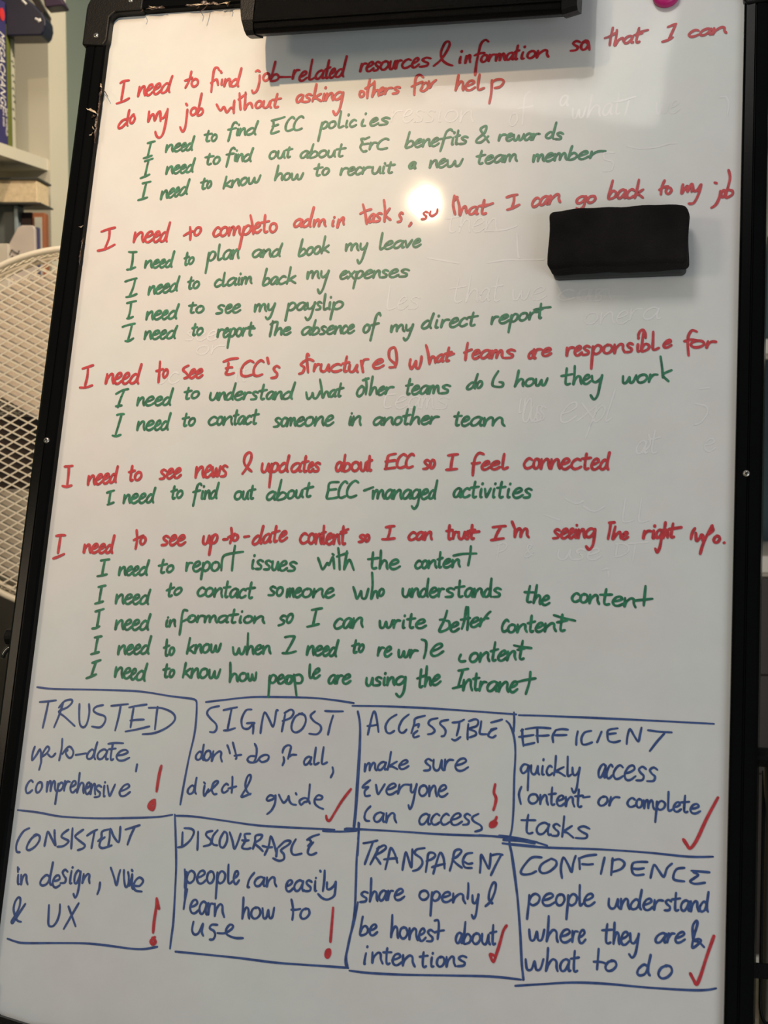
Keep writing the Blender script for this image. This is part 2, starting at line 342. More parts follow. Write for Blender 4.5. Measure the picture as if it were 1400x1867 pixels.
INK = [
('r', 0.002592, 'red handwriting: I need to find job-related resources & information so that I can',
 '171,787 203,766 266,759;214,769 212,862 206,983;158,1020 231,999 292,967;394,841 388,951 401,893 433,838 452,848 452,900 464,945;478,892 510,878 539,847 528,822 500,839 478,898 488,941 516,941 550,904;559,886 593,872 623,841 612,815 581,833 559,892 570,934 599,934 634,897;720,839 693,818 652,861 639,908 661,929 701,903 726,821 746,739 729,810 721,890 734,924;951,701 937,801 904,884;891,802 946,785 968,769;977,793 968,844 996,877 1033,853 1033,811 1002,788 980,808;1255,704 1230,673 1200,692 1193,817 1193,949;1180,847 1213,818 1238,809 1251,841 1259,875;1298,813 1296,854 1298,875;1272,717 1282,735;1333,809 1328,891 1339,849 1366,812 1382,822 1382,861 1391,897;1469,838 1446,819 1411,846 1400,880 1418,899 1453,885 1475,826 1495,698 1477,817 1470,877 1481,904;1700,790 1704,869 1687,960 1651,989 1634,957;1653,746 1672,734 1697,750;1779,773 1753,786 1741,824 1758,855 1787,851 1808,818 1799,783 1774,773 1778,780;1856,647 1841,752 1826,855 1855,866 1896,853 1907,820 1879,791 1849,805 1829,838;1917,825 1976,829 2035,831;2068,758 2059,854 2068,805 2091,762 2122,761;2130,839 2166,828 2199,804 2187,778 2155,796 2130,844 2141,879 2172,880 2209,850;2250,648 2238,783 2234,858 2250,877 2289,856;2380,792 2357,779 2321,799 2302,837 2312,869 2342,864 2374,815 2383,787 2373,834 2376,867 2391,862;2428,668 2417,776 2411,851 2419,870 2432,860;2396,770 2422,760 2449,748;2450,827 2476,816 2498,792 2491,767 2468,784 2450,831 2457,866 2479,867 2505,838;2582,793 2558,776 2521,810 2509,848 2528,865 2564,845 2587,779 2611,635 2590,770 2582,835 2592,863;2774,729 2765,816 2774,772 2795,733 2822,732;2830,776 2863,765 2892,740 2882,716 2853,731 2830,781 2839,817 2867,818 2901,788;2962,733 2941,719 2920,739 2931,763 2949,782 2941,811 2905,817;3018,719 2988,737 2973,781 2993,813 3027,804 3053,765 3042,726 3014,719 3018,727;3074,720 3068,784 3081,812 3102,797 3121,724 3117,782 3126,811;3142,719 3133,806 3141,762 3161,723 3186,722;3282,725 3252,711 3214,736 3194,775 3214,807 3250,803 3286,782;3297,763 3329,752 3358,727 3348,704 3320,719 3297,768 3306,804 3333,805 3367,775;3481,719 3439,706 3401,726 3424,750 3459,768 3445,797 3377,804;3519,803 3586,743 3644,645 3668,576 3651,541 3615,563 3584,662 3604,744 3659,792 3710,811;3787,717 3782,752 3780,786 3788,785;3794,666 3795,657;3845,711 3838,791 3848,748 3870,709 3882,716 3880,754 3886,787;4059,573 4027,550 3986,588 3966,687 3950,806 3944,930;3926,715 3971,697 4025,691;4031,714 4007,729 3995,765 4010,791 4037,784 4057,751 4050,720 4027,714 4031,720;4080,715 4071,787 4081,751 4106,719 4139,718;4147,718 4144,789 4155,741 4173,713 4184,725 4182,784 4190,749 4211,712 4224,724 4225,764 4235,787;4315,718 4294,707 4263,723 4246,755 4254,783 4280,778 4309,738 4318,714 4307,754 4309,782 4323,777;4356,634 4346,705 4339,769 4345,785 4356,777;4329,701 4350,695 4372,687;4411,708 4401,744 4401,780 4421,779;4423,659 4425,650;4499,704 4469,719 4455,755 4473,780 4507,773 4531,741 4522,710 4494,704 4498,710;4558,705 4549,780 4569,740 4618,704 4647,711 4647,746 4663,778;4966,639 4933,624 4901,645 4919,670 4946,690 4934,721 4879,727;5021,624 4993,643 4978,690 4994,723 5026,714 5050,673 5043,632 5017,625 5020,633;4979,665 5017,638 5051,670 5062,730;5280,502 5264,596 5255,690;5205,611 5252,595 5312,560;5320,530 5314,609 5303,697 5337,644 5376,619 5386,654;5472,614 5449,603 5413,620 5394,651 5403,679 5432,674 5465,634 5475,610 5463,650 5466,677 5480,673;5533,523 5519,602 5510,664 5521,680 5541,671;5488,597 5526,590 5565,581;5515,578 5568,562 5620,551;5806,535 5846,518 5885,505;5880,517 5848,597 5820,670;5758,689 5815,673 5858,647;6101,593 6070,584 6030,604 6009,632 6030,653 6068,649 6105,633;6213,586 6185,577 6141,594 6118,622 6129,645 6166,639 6206,603 6217,582 6204,617 6207,640 6226,635;6246,577 6236,641 6257,607 6310,573 6342,578 6342,608 6360,634'),
('r', 0.002592, 'red handwriting: do my job without asking others for help',
 '310,1102 300,1243 311,1281;295,1202 247,1220 212,1270 216,1306 255,1293 296,1243;365,1153 335,1193 335,1245 362,1253 383,1206 366,1160;533,1131 534,1248 557,1185 585,1166 605,1239 628,1158 659,1143 671,1247;660,1149 662,1201 701,1213 737,1122;736,1112 729,1287 712,1400 676,1437 642,1407 628,1365;953,1134 954,1238 949,1340 926,1380 894,1327;932,1067 944,1084;1026,1116 1003,1130 992,1168 1008,1198 1035,1194 1054,1161 1045,1125 1022,1116 1026,1123;1091,959 1079,1087 1068,1196 1088,1207 1116,1192 1125,1158 1105,1130 1084,1146 1070,1179;1267,1094 1314,1165 1349,1126 1385,1190 1424,1140 1450,1152;1455,1060 1455,1142 1462,1204;1502,980 1517,1084 1531,1167;1500,1052 1545,1014 1573,995;1567,974 1572,1087 1576,1169 1603,1110 1636,1101 1657,1154;1725,1080 1701,1094 1689,1131 1705,1158 1733,1152 1753,1120 1744,1087 1721,1080 1725,1087;1774,1084 1769,1137 1789,1162 1819,1150 1844,1090 1841,1139 1856,1164;1911,1010 1900,1083 1893,1148 1908,1165 1931,1157;1862,1078 1908,1072 1954,1066;2184,1049 2165,1037 2135,1054 2120,1088 2128,1118 2152,1113 2179,1071 2187,1045 2178,1088 2180,1117 2193,1113;2274,1048 2245,1036 2218,1053 2234,1074 2259,1091 2249,1117 2201,1121;2316,927 2305,1035 2289,1120;2373,1039 2307,1082 2333,1090 2379,1120;2408,1038 2403,1077 2402,1115 2411,1115;2415,980 2417,970;2436,1038 2429,1119 2442,1076 2475,1038 2494,1046 2493,1084 2504,1118;2597,1041 2561,1033 2522,1067 2525,1109 2561,1109 2595,1066 2605,1037 2598,1109 2581,1223 2546,1284 2517,1239;2774,1066 2789,1097 2819,1089 2820,1048 2785,1036 2779,1066;2872,910 2859,1020 2859,1117;2832,1009 2890,972 2921,943;2921,933 2922,1024 2909,1104 2937,1045 2966,1037 2975,1098;2978,1052 3002,1044 3024,1027 3016,1009 2995,1020 2977,1055 2985,1082 3006,1083 3031,1062;3046,1016 3038,1079 3048,1047 3074,1019 3111,1019;3190,1021 3161,1011 3135,1025 3151,1043 3175,1056 3165,1077 3119,1082;3421,923 3381,891 3346,919 3339,1009 3340,1109;3306,1017 3369,987 3415,969;3418,1024 3402,1063 3440,1071 3478,1027 3453,980 3417,1004;3480,967 3494,1042 3513,995 3553,958;3777,915 3770,985 3757,1084 3773,1035 3803,991 3827,1007 3827,1057 3834,1087;3855,1043 3898,1035 3937,1012 3921,988 3884,999 3855,1048 3870,1086 3907,1090 3951,1062;3989,924 3982,993 3979,1073 3997,1093 4041,1075;4116,996 4116,1135 4103,1245;4114,1026 4152,995 4207,992 4235,1020 4202,1071 4148,1082'),
('g', 0.002357, 'green handwriting: I need to find policies of the company',
 '556,1492 586,1484 635,1474;594,1483 583,1567 575,1646;531,1660 575,1648 620,1632;773,1524 768,1601 780,1560 812,1522 832,1530 833,1567 844,1599;858,1562 890,1552 919,1531 908,1512 879,1524 858,1566 869,1596 896,1597 929,1572;935,1559 958,1550 978,1529 970,1510 950,1522 935,1563 942,1594 961,1595 984,1570;1042,1531 1024,1516 997,1545 988,1578 1002,1594 1029,1576 1046,1519 1061,1439 1048,1511 1043,1568 1051,1592;1211,1384 1203,1431 1197,1490 1210,1504 1230,1497;1170,1429 1209,1424 1249,1419;1281,1431 1261,1445 1252,1478 1265,1502 1288,1496 1304,1466 1297,1437 1278,1431 1281,1437;1511,1322 1494,1305 1467,1326 1453,1389 1443,1458 1433,1514;1420,1385 1460,1378 1504,1371;1526,1378 1522,1413 1521,1448 1530,1448;1531,1340 1532,1333;1551,1379 1546,1452 1557,1413 1584,1379 1600,1387 1600,1421 1609,1452;1703,1395 1675,1379 1632,1406 1619,1437 1642,1452 1684,1437 1710,1384 1731,1307 1712,1376 1705,1430 1718,1453;1896,1320 1901,1371 1883,1451 1964,1431;1876,1309 1952,1292 2012,1275;1892,1374 1948,1357;2116,1299 2091,1280 2055,1312 2033,1366 2036,1418 2066,1432 2108,1416;2212,1295 2184,1277 2144,1309 2120,1363 2124,1415 2157,1429 2204,1412;2411,1358 2403,1427 2387,1559 2403,1427 2419,1373 2446,1350 2470,1369 2460,1407 2429,1427 2408,1412;2523,1351 2496,1365 2484,1399 2501,1424 2532,1417 2553,1387 2544,1356 2519,1351 2522,1357;2600,1244 2590,1348 2586,1409 2601,1424 2637,1408;2671,1351 2665,1385 2665,1419 2678,1419;2680,1295 2682,1284;2765,1357 2743,1346 2716,1365 2701,1396 2716,1421 2743,1418 2769,1402;2839,1348 2827,1383 2828,1417 2861,1416;2856,1292 2859,1282;2912,1385 2950,1377 2984,1358 2971,1338 2938,1351 2912,1389 2924,1417 2957,1418 2996,1395;3108,1352 3066,1341 3029,1357 3052,1376 3087,1390 3073,1413 3006,1418'),
('g', 0.002357, 'green handwriting: I need to find out about benefits and rewards',
 '549,1694 581,1683 634,1667;590,1681 578,1775 570,1863;522,1882 570,1865 618,1843;803,1766 799,1847 810,1805 839,1765 857,1773 857,1811 868,1845;880,1806 910,1797 936,1775 926,1755 900,1767 880,1811 890,1842 915,1843 946,1817;953,1804 979,1794 1003,1772 994,1752 970,1765 952,1808 961,1840 984,1841 1011,1814;1074,1774 1054,1758 1024,1789 1014,1823 1030,1839 1060,1821 1079,1761 1094,1685 1081,1753 1075,1812 1084,1837;1250,1642 1241,1683 1235,1748 1250,1763 1273,1754;1203,1682 1249,1676 1295,1671;1334,1681 1310,1697 1299,1733 1315,1759 1342,1752 1362,1719 1353,1687 1330,1681 1333,1688;1516,1607 1499,1590 1473,1608 1460,1669 1450,1740 1441,1798;1428,1663 1467,1657 1509,1652;1531,1661 1526,1697 1526,1733 1534,1734;1536,1625 1537,1619;1555,1663 1550,1739 1560,1699 1585,1664 1600,1673 1600,1710 1608,1743;1685,1687 1662,1669 1628,1695 1617,1727 1635,1744 1668,1730 1690,1675 1708,1604 1692,1667 1686,1723 1696,1748;1929,1649 1902,1665 1890,1703 1907,1730 1938,1722 1959,1688 1950,1655 1924,1649 1928,1656;1980,1650 1976,1704 1993,1729 2020,1715 2042,1652 2040,1702 2052,1727;2093,1613 2086,1642 2080,1709 2091,1725 2108,1716;2058,1641 2092,1637 2126,1633;2293,1675 2270,1663 2236,1678 2218,1708 2228,1735 2257,1731 2287,1694 2296,1671 2286,1709 2290,1735 2304,1732;2341,1590 2328,1649 2314,1732 2342,1739 2381,1724 2392,1694 2365,1671 2335,1686 2317,1716;2451,1666 2421,1679 2408,1713 2427,1738 2461,1732 2485,1702 2474,1672 2446,1666 2450,1672;2507,1669 2502,1718 2519,1740 2546,1729 2568,1673 2565,1718 2577,1741;2634,1607 2623,1666 2616,1726 2631,1741 2655,1733;2584,1662 2631,1657 2679,1651;2868,1558 2831,1560 2847,1601 2829,1650 2860,1697 2897,1693;2863,1566 2914,1545;2845,1621 2910,1614;2933,1605 2925,1679 2935,1642 2961,1609 2996,1609;3113,1583 3081,1569 3035,1592 3007,1632 3012,1672 3051,1683 3105,1672;3322,1510 3308,1581 3292,1670 3320,1677 3358,1661 3369,1629 3343,1606 3314,1623 3295,1654;3386,1641 3420,1632 3450,1612 3439,1592 3409,1605 3386,1645 3396,1674 3425,1675 3459,1651;3471,1600 3464,1674 3477,1635 3509,1599 3527,1606 3526,1642 3536,1673;3551,1637 3585,1629 3615,1609 3604,1589 3574,1602 3551,1641 3561,1671 3590,1672 3625,1647;3753,1524 3731,1503 3693,1530 3673,1607 3658,1677 3644,1734;3628,1604 3682,1596 3742,1586;3765,1594 3760,1629 3758,1664 3767,1664;3773,1546 3774,1537;3812,1519 3803,1589 3796,1652 3803,1667 3815,1659;3784,1585 3807,1579 3831,1571;3910,1599 3879,1588 3851,1604 3868,1623 3894,1638 3883,1662 3832,1666;4121,1662 4077,1595 4033,1524 4057,1494 4089,1488 4075,1556 4006,1621 3999,1655 4045,1658 4088,1621 4114,1597;4228,1585 4219,1647 4229,1616 4253,1589 4286,1590;4294,1621 4323,1615 4350,1599 4340,1581 4314,1591 4293,1625 4302,1652 4327,1654 4357,1634;4366,1592 4369,1648 4394,1649 4414,1604 4419,1649 4443,1646 4463,1591;4537,1600 4517,1589 4488,1602 4472,1630 4479,1654 4504,1652 4531,1618 4539,1597 4530,1631 4532,1656 4544,1653;4560,1594 4551,1656 4561,1625 4585,1598 4617,1599;4745,1601 4724,1583 4690,1604 4678,1631 4695,1649 4728,1639 4750,1591 4773,1486 4753,1584 4744,1635 4753,1658;4843,1610 4815,1594 4788,1605 4803,1626 4827,1645 4817,1665 4770,1661'),
('g', 0.002357, 'green handwriting: I need to know how to recruit a new team member',
 '552,1941 585,1934 639,1924;593,1933 582,2025 573,2112;524,2126 573,2114 623,2098;778,2038 773,2125 784,2078 811,2033 828,2039 828,2080 838,2114;850,2072 879,2058 905,2031 895,2011 870,2028 850,2076 859,2109 884,2106 914,2074;920,2060 939,2048 957,2022 951,2002 933,2017 919,2065 925,2098 942,2097 963,2066;1037,2014 1013,2000 978,2037 967,2075 986,2090 1020,2066 1042,1999 1060,1917 1045,1990 1038,2054 1049,2079;1222,1913 1214,1957 1209,2019 1220,2032 1237,2022;1186,1960 1220,1950 1254,1940;1280,1948 1264,1964 1256,2000 1266,2023 1285,2013 1299,1981 1293,1951 1278,1948 1280,1954;1454,1904 1447,1954 1435,2036;1503,1950 1450,1998 1471,2003 1509,2025;1525,1947 1520,2023 1533,1982 1566,1941 1586,1946 1586,1982 1598,2012;1648,1927 1622,1945 1611,1982 1627,2006 1656,1996 1677,1961 1668,1931 1643,1928 1647,1934;1695,1927 1701,1989 1732,1985 1754,1930 1762,1980 1792,1972 1815,1905;1993,1808 1984,1891 1971,1967 1987,1929 2018,1896 2041,1908 2041,1946 2047,1969;2099,1896 2076,1909 2065,1943 2080,1968 2107,1962 2126,1933 2118,1902 2095,1896 2099,1902;2144,1903 2150,1964 2179,1964 2202,1916 2209,1965 2238,1962 2261,1902;2418,1812 2409,1862 2402,1923 2415,1937 2437,1929;2373,1861 2416,1855 2459,1848;2497,1861 2473,1875 2461,1909 2477,1933 2505,1926 2525,1895 2517,1866 2493,1861 2497,1867;2657,1869 2649,1939 2658,1904 2683,1872 2717,1872;2726,1908 2758,1900 2787,1880 2776,1862 2748,1872 2726,1912 2736,1942 2763,1943 2796,1920;2859,1876 2840,1865 2815,1884 2802,1916 2815,1942 2839,1939 2862,1923;2882,1869 2872,1939 2885,1904 2917,1872 2962,1872;2977,1869 2972,1919 2992,1943 3022,1931 3048,1872 3045,1919 3059,1943;3087,1869 3082,1904 3080,1939 3091,1939;3094,1840 3095,1835;3155,1825 3146,1865 3138,1927 3151,1943 3174,1935;3109,1862 3153,1859 3197,1855;3403,1848 3385,1836 3358,1849 3344,1877 3351,1902 3373,1899 3398,1865 3405,1844 3397,1879 3399,1904 3410,1901;3352,1891 3382,1844 3404,1894;3557,1829 3550,1906 3563,1865 3596,1828 3615,1836 3614,1873 3624,1905;3640,1868 3673,1860 3703,1839 3693,1819 3663,1832 3639,1873 3649,1903 3678,1905 3712,1880;3725,1831 3731,1896 3770,1895 3799,1842 3808,1895 3845,1891 3875,1825;4058,1748 4046,1810 4037,1872 4051,1887 4073,1879;4010,1808 4054,1801 4097,1793;4102,1851 4138,1842 4171,1821 4159,1802 4127,1815 4101,1854 4112,1883 4144,1884 4181,1859;4269,1814 4245,1803 4209,1820 4190,1851 4199,1878 4229,1873 4262,1833 4272,1810 4261,1848 4263,1875 4278,1871;4290,1809 4288,1878 4302,1832 4324,1804 4339,1815 4338,1872 4348,1838 4375,1802 4393,1813 4395,1851 4409,1874;4572,1821 4569,1890 4582,1844 4601,1817 4614,1828 4612,1886 4621,1851 4645,1816 4660,1828 4661,1866 4673,1889;4687,1854 4723,1846 4756,1826 4744,1808 4712,1819 4687,1858 4697,1887 4728,1888 4766,1864;4776,1818 4774,1887 4787,1841 4810,1814 4825,1825 4823,1882 4833,1848 4860,1813 4877,1825 4879,1863 4893,1885;4938,1742 4923,1795 4906,1877 4934,1885 4974,1869 4986,1838 4960,1816 4929,1831 4909,1862;5005,1849 5048,1841 5087,1822 5073,1803 5035,1815 5005,1853 5018,1882 5054,1883 5099,1859;5128,1810 5113,1878 5133,1844 5186,1813 5260,1812'),
('r', 0.002592, 'red handwriting: I need to complete admin tasks, so that I can go back to my job',
 '163,2460 231,2436 309,2419;252,2447 255,2537 224,2646;149,2668 237,2651 327,2606;537,2482 531,2587 547,2532 590,2483 617,2495 618,2544 635,2588;652,2540 690,2529 724,2503 711,2475 677,2491 651,2545 664,2587 697,2590 737,2558;745,2541 774,2531 801,2504 791,2477 765,2492 744,2547 754,2588 779,2591 810,2559;878,2511 857,2489 824,2526 814,2570 831,2592 863,2571 883,2495 901,2384 885,2484 879,2560 888,2593;1122,2442 1134,2518 1137,2582;1064,2536 1110,2507 1157,2489;1211,2448 1186,2466 1174,2507 1191,2535 1219,2526 1240,2488 1231,2454 1206,2449 1210,2455;1440,2471 1419,2456 1393,2482 1379,2521 1393,2554 1418,2550 1443,2530;1492,2456 1464,2475 1452,2519 1470,2551 1501,2543 1523,2503 1513,2464 1487,2456 1491,2464;1542,2463 1542,2551 1555,2492 1577,2457 1593,2471 1594,2545 1603,2501 1630,2456 1648,2470 1652,2519 1667,2548;1695,2459 1685,2547 1667,2698 1685,2547 1704,2478 1737,2448 1768,2471 1755,2521 1717,2546 1691,2527;1751,2339 1780,2443 1799,2542;1805,2482 1836,2473 1861,2449 1847,2423 1821,2438 1806,2487 1821,2524 1849,2527 1877,2498;1905,2343 1906,2430 1910,2509 1926,2528 1946,2519;1870,2424 1912,2417 1953,2409;1999,2434 1974,2451 1968,2495 1990,2528 2020,2521 2037,2482 2022,2442 1994,2434 2000,2442;2291,2414 2269,2401 2234,2417 2217,2449 2226,2478 2255,2474 2286,2434 2295,2410 2285,2450 2288,2479 2302,2475;2376,2423 2353,2406 2319,2434 2307,2467 2325,2484 2359,2468 2381,2411 2403,2280 2384,2403 2377,2460 2386,2485;2420,2415 2420,2485 2433,2439 2455,2412 2471,2424 2471,2482 2480,2447 2507,2412 2525,2424 2529,2463 2543,2486;2617,2428 2612,2456 2611,2484 2621,2483;2623,2398 2624,2392;2670,2418 2663,2502 2675,2455 2703,2405 2719,2406 2718,2445 2726,2475;2904,2267 2936,2369 2957,2476;2884,2367 2934,2340 2992,2323;3030,2386 3015,2375 2991,2396 2978,2432 2983,2461 3003,2454 3025,2408 3032,2381 3024,2426 3025,2455 3035,2450;3102,2376 3078,2367 3056,2387 3069,2407 3088,2421 3080,2448 3041,2458;3114,2231 3132,2338 3135,2458;3180,2321 3144,2377 3145,2397 3175,2427 3194,2441;3314,2383 3298,2370 3282,2391 3290,2414 3303,2432 3296,2461 3269,2468;3406,2481 3400,2498 3385,2518;3563,2382 3542,2371 3521,2387 3533,2406 3551,2421 3542,2444 3507,2448;3591,2366 3584,2404 3612,2418 3652,2387 3657,2349;3816,2211 3809,2307 3834,2408;3814,2269 3844,2232 3835,2231;3845,2241 3872,2329 3883,2421 3906,2349 3932,2331 3945,2399;4047,2349 4023,2338 3988,2354 3970,2386 3981,2414 4010,2410 4041,2370 4050,2345 4041,2386 4044,2413 4059,2409;4113,2271 4103,2337 4097,2401 4113,2417 4138,2409;4062,2333 4111,2327 4161,2320;4120,2339 4199,2308;4329,2252 4381,2235 4434,2228;4399,2236 4402,2293 4385,2368;4340,2382 4388,2368 4457,2333;4644,2279 4623,2269 4595,2295 4580,2334 4593,2361 4619,2354 4645,2332;4728,2265 4707,2255 4673,2278 4655,2317 4663,2347 4690,2338 4722,2289 4731,2260 4720,2307 4722,2338 4735,2331;4754,2252 4744,2338 4762,2291 4808,2244 4834,2248 4833,2289 4847,2322;5084,2279 5048,2273 5009,2302 5011,2338 5047,2337 5082,2300 5092,2275 5083,2336 5068,2383 5035,2406 5006,2390;5150,2272 5122,2285 5108,2317 5125,2340 5157,2334 5181,2305 5172,2277 5145,2272 5149,2277;5339,2120 5323,2198 5304,2298 5329,2307 5365,2290 5377,2254 5354,2227 5327,2244 5307,2280;5461,2232 5441,2218 5409,2236 5391,2272 5398,2303 5424,2299 5455,2254 5464,2228 5453,2272 5454,2304 5467,2299;5543,2233 5522,2219 5492,2241 5476,2277 5490,2307 5517,2304 5544,2287;5585,2123 5570,2220 5552,2309;5628,2225 5570,2269 5591,2278 5628,2310;5824,2142 5800,2210 5794,2285;5776,2237 5817,2211 5860,2204;5851,2213 5839,2259 5862,2282 5890,2251 5877,2219 5855,2222;5995,2191 5985,2283 6029,2211 6041,2221 6039,2267 6070,2194 6084,2204 6076,2269;6088,2204 6097,2260 6131,2252 6158,2198;6163,2198 6140,2299 6100,2381 6055,2388;6340,2271 6333,2335 6302,2407 6261,2439;6288,2185 6302,2191;6373,2264 6357,2277 6348,2310 6355,2334 6372,2329 6386,2300 6384,2271 6370,2264 6372,2270;6411,2064 6425,2154 6391,2310 6400,2341 6449,2312 6449,2275 6410,2264'),
('g', 0.002357, 'green handwriting: I need to plan and book my leave',
 '490,2691 531,2696 576,2694;537,2700 542,2796 533,2885;493,2884 532,2879 580,2860;689,2794 685,2869 697,2830 728,2794 747,2802 747,2838 759,2869;771,2834 801,2826 827,2806 817,2786 791,2798 771,2837 781,2867 806,2869 836,2845;843,2833 869,2825 893,2806 884,2785 861,2798 843,2837 852,2867 874,2869 901,2845;961,2809 942,2794 914,2821 905,2853 920,2869 948,2853 965,2798 981,2701 967,2790 962,2845 970,2868;1123,2720 1117,2782 1113,2839 1120,2851 1133,2842;1097,2782 1121,2772 1145,2761;1175,2772 1156,2788 1148,2822 1160,2842 1182,2833 1197,2802 1190,2775 1172,2773 1175,2778;1352,2727 1348,2815 1338,2945 1348,2815 1362,2746 1392,2715 1422,2737 1412,2787 1377,2814 1352,2795;1456,2642 1453,2711 1453,2789 1467,2808 1498,2787;1585,2718 1561,2705 1526,2726 1509,2766 1521,2800 1551,2793 1580,2743 1588,2713 1580,2762 1585,2796 1600,2790;1607,2707 1606,2800 1615,2750 1640,2705 1657,2714 1658,2757 1669,2796;1901,2722 1874,2710 1835,2726 1815,2759 1827,2788 1860,2783 1894,2742 1904,2718 1893,2759 1897,2787 1914,2783;1927,2714 1921,2791 1934,2750 1970,2713 1991,2721 1991,2758 2003,2791;2087,2729 2062,2713 2026,2742 2014,2774 2033,2790 2069,2774 2092,2717 2111,2654 2095,2709 2088,2766 2098,2790;2317,2615 2305,2693 2291,2786 2315,2792 2350,2772 2360,2739 2336,2717 2310,2736 2293,2770;2407,2704 2384,2720 2373,2758 2388,2783 2414,2774 2433,2740 2426,2708 2404,2704 2407,2710;2482,2696 2459,2713 2447,2750 2462,2775 2488,2766 2507,2732 2500,2701 2478,2697 2481,2703;2547,2592 2536,2689 2523,2771;2592,2688 2538,2733 2559,2739 2596,2763;2770,2684 2770,2753 2783,2707 2806,2680 2822,2691 2823,2749 2832,2714 2860,2680 2879,2691 2882,2730 2898,2753;2914,2680 2915,2730 2939,2741 2970,2707 2980,2680 2963,2752 2939,2852 2912,2889 2894,2852;3125,2577 3115,2673 3111,2734 3121,2749 3147,2733;3160,2713 3197,2704 3230,2683 3218,2664 3185,2678 3159,2717 3171,2745 3203,2745 3241,2721;3337,2675 3310,2665 3271,2682 3250,2713 3261,2739 3294,2734 3330,2694 3340,2671 3329,2710 3332,2736 3349,2731;3362,2666 3377,2734 3399,2706 3427,2660;3441,2701 3475,2692 3506,2672 3495,2652 3465,2666 3440,2705 3451,2733 3481,2733 3516,2709'),
('g', 0.002357, 'green handwriting: I need to claim back my expenses',
 '489,3012 546,2994 609,2980;595,2991 582,3083 553,3175;518,3180 576,3171 629,3149;761,3076 756,3159 767,3114 794,3072 810,3079 810,3118 820,3152;833,3111 864,3099 892,3074 881,3055 854,3070 833,3116 843,3148 870,3147 902,3117;910,3103 939,3091 966,3066 955,3046 929,3061 909,3107 919,3140 945,3138 975,3109;1044,3062 1022,3047 989,3081 979,3117 996,3133 1029,3112 1049,3048 1066,2970 1051,3039 1045,3101 1055,3126;1194,2983 1187,3036 1183,3096 1192,3110 1207,3101;1163,3035 1192,3028 1221,3020;1256,3032 1234,3047 1224,3081 1239,3104 1264,3096 1282,3066 1274,3037 1253,3033 1256,3038;1510,3026 1489,3016 1462,3037 1449,3069 1463,3093 1489,3089 1513,3072;1541,2944 1535,3012 1532,3074 1542,3089 1569,3072;1663,3015 1637,3005 1600,3023 1581,3055 1592,3082 1623,3075 1656,3035 1666,3011 1656,3050 1660,3077 1675,3072;1700,3004 1695,3040 1695,3074 1706,3073;1707,2966 1708,2960;1728,3006 1728,3076 1738,3029 1757,3000 1771,3011 1771,3069 1779,3034 1802,2997 1818,3008 1820,3046 1833,3068;1975,2916 1963,2990 1950,3082 1974,3089 2007,3071 2017,3039 1994,3016 1969,3033 1952,3066;2093,3016 2074,3004 2046,3022 2030,3054 2038,3082 2062,3077 2088,3036 2096,3012 2087,3052 2090,3080 2102,3076;2181,3012 2156,3001 2126,3023 2109,3055 2126,3081 2156,3078 2185,3060;2221,2907 2211,2999 2196,3080;2277,3001 2213,3043 2238,3050 2283,3077;2402,2963 2402,3035 2414,2987 2436,2958 2451,2970 2452,3030 2461,2994 2487,2958 2505,2969 2508,3010 2522,3033;2539,2957 2541,3009 2568,3021 2602,2984 2613,2956 2595,3032 2569,3147 2539,3190 2518,3148;2736,3010 2768,3002 2796,2983 2786,2965 2758,2976 2736,3014 2746,3043 2773,3044 2805,3021;2816,2972 2870,3044;2875,2971 2811,3044;2899,2975 2891,3043 2875,3148 2891,3043 2907,2990 2935,2967 2960,2986 2949,3024 2917,3043 2896,3028;2977,3009 3016,3001 3050,2982 3037,2963 3003,2974 2977,3012 2989,3041 3022,3042 3062,3019;3073,2970 3067,3042 3078,3004 3108,2970 3125,2977 3124,3011 3133,3042;3212,2977 3185,2966 3161,2981 3175,3000 3198,3015 3188,3037 3145,3042;3228,3007 3268,2999 3305,2980 3291,2962 3255,2973 3227,3011 3240,3039 3275,3041 3317,3018;3418,2976 3380,2964 3347,2980 3367,2998 3399,3013 3386,3036 3326,3040'),
('g', 0.002357, 'green handwriting: I need to see my payslip',
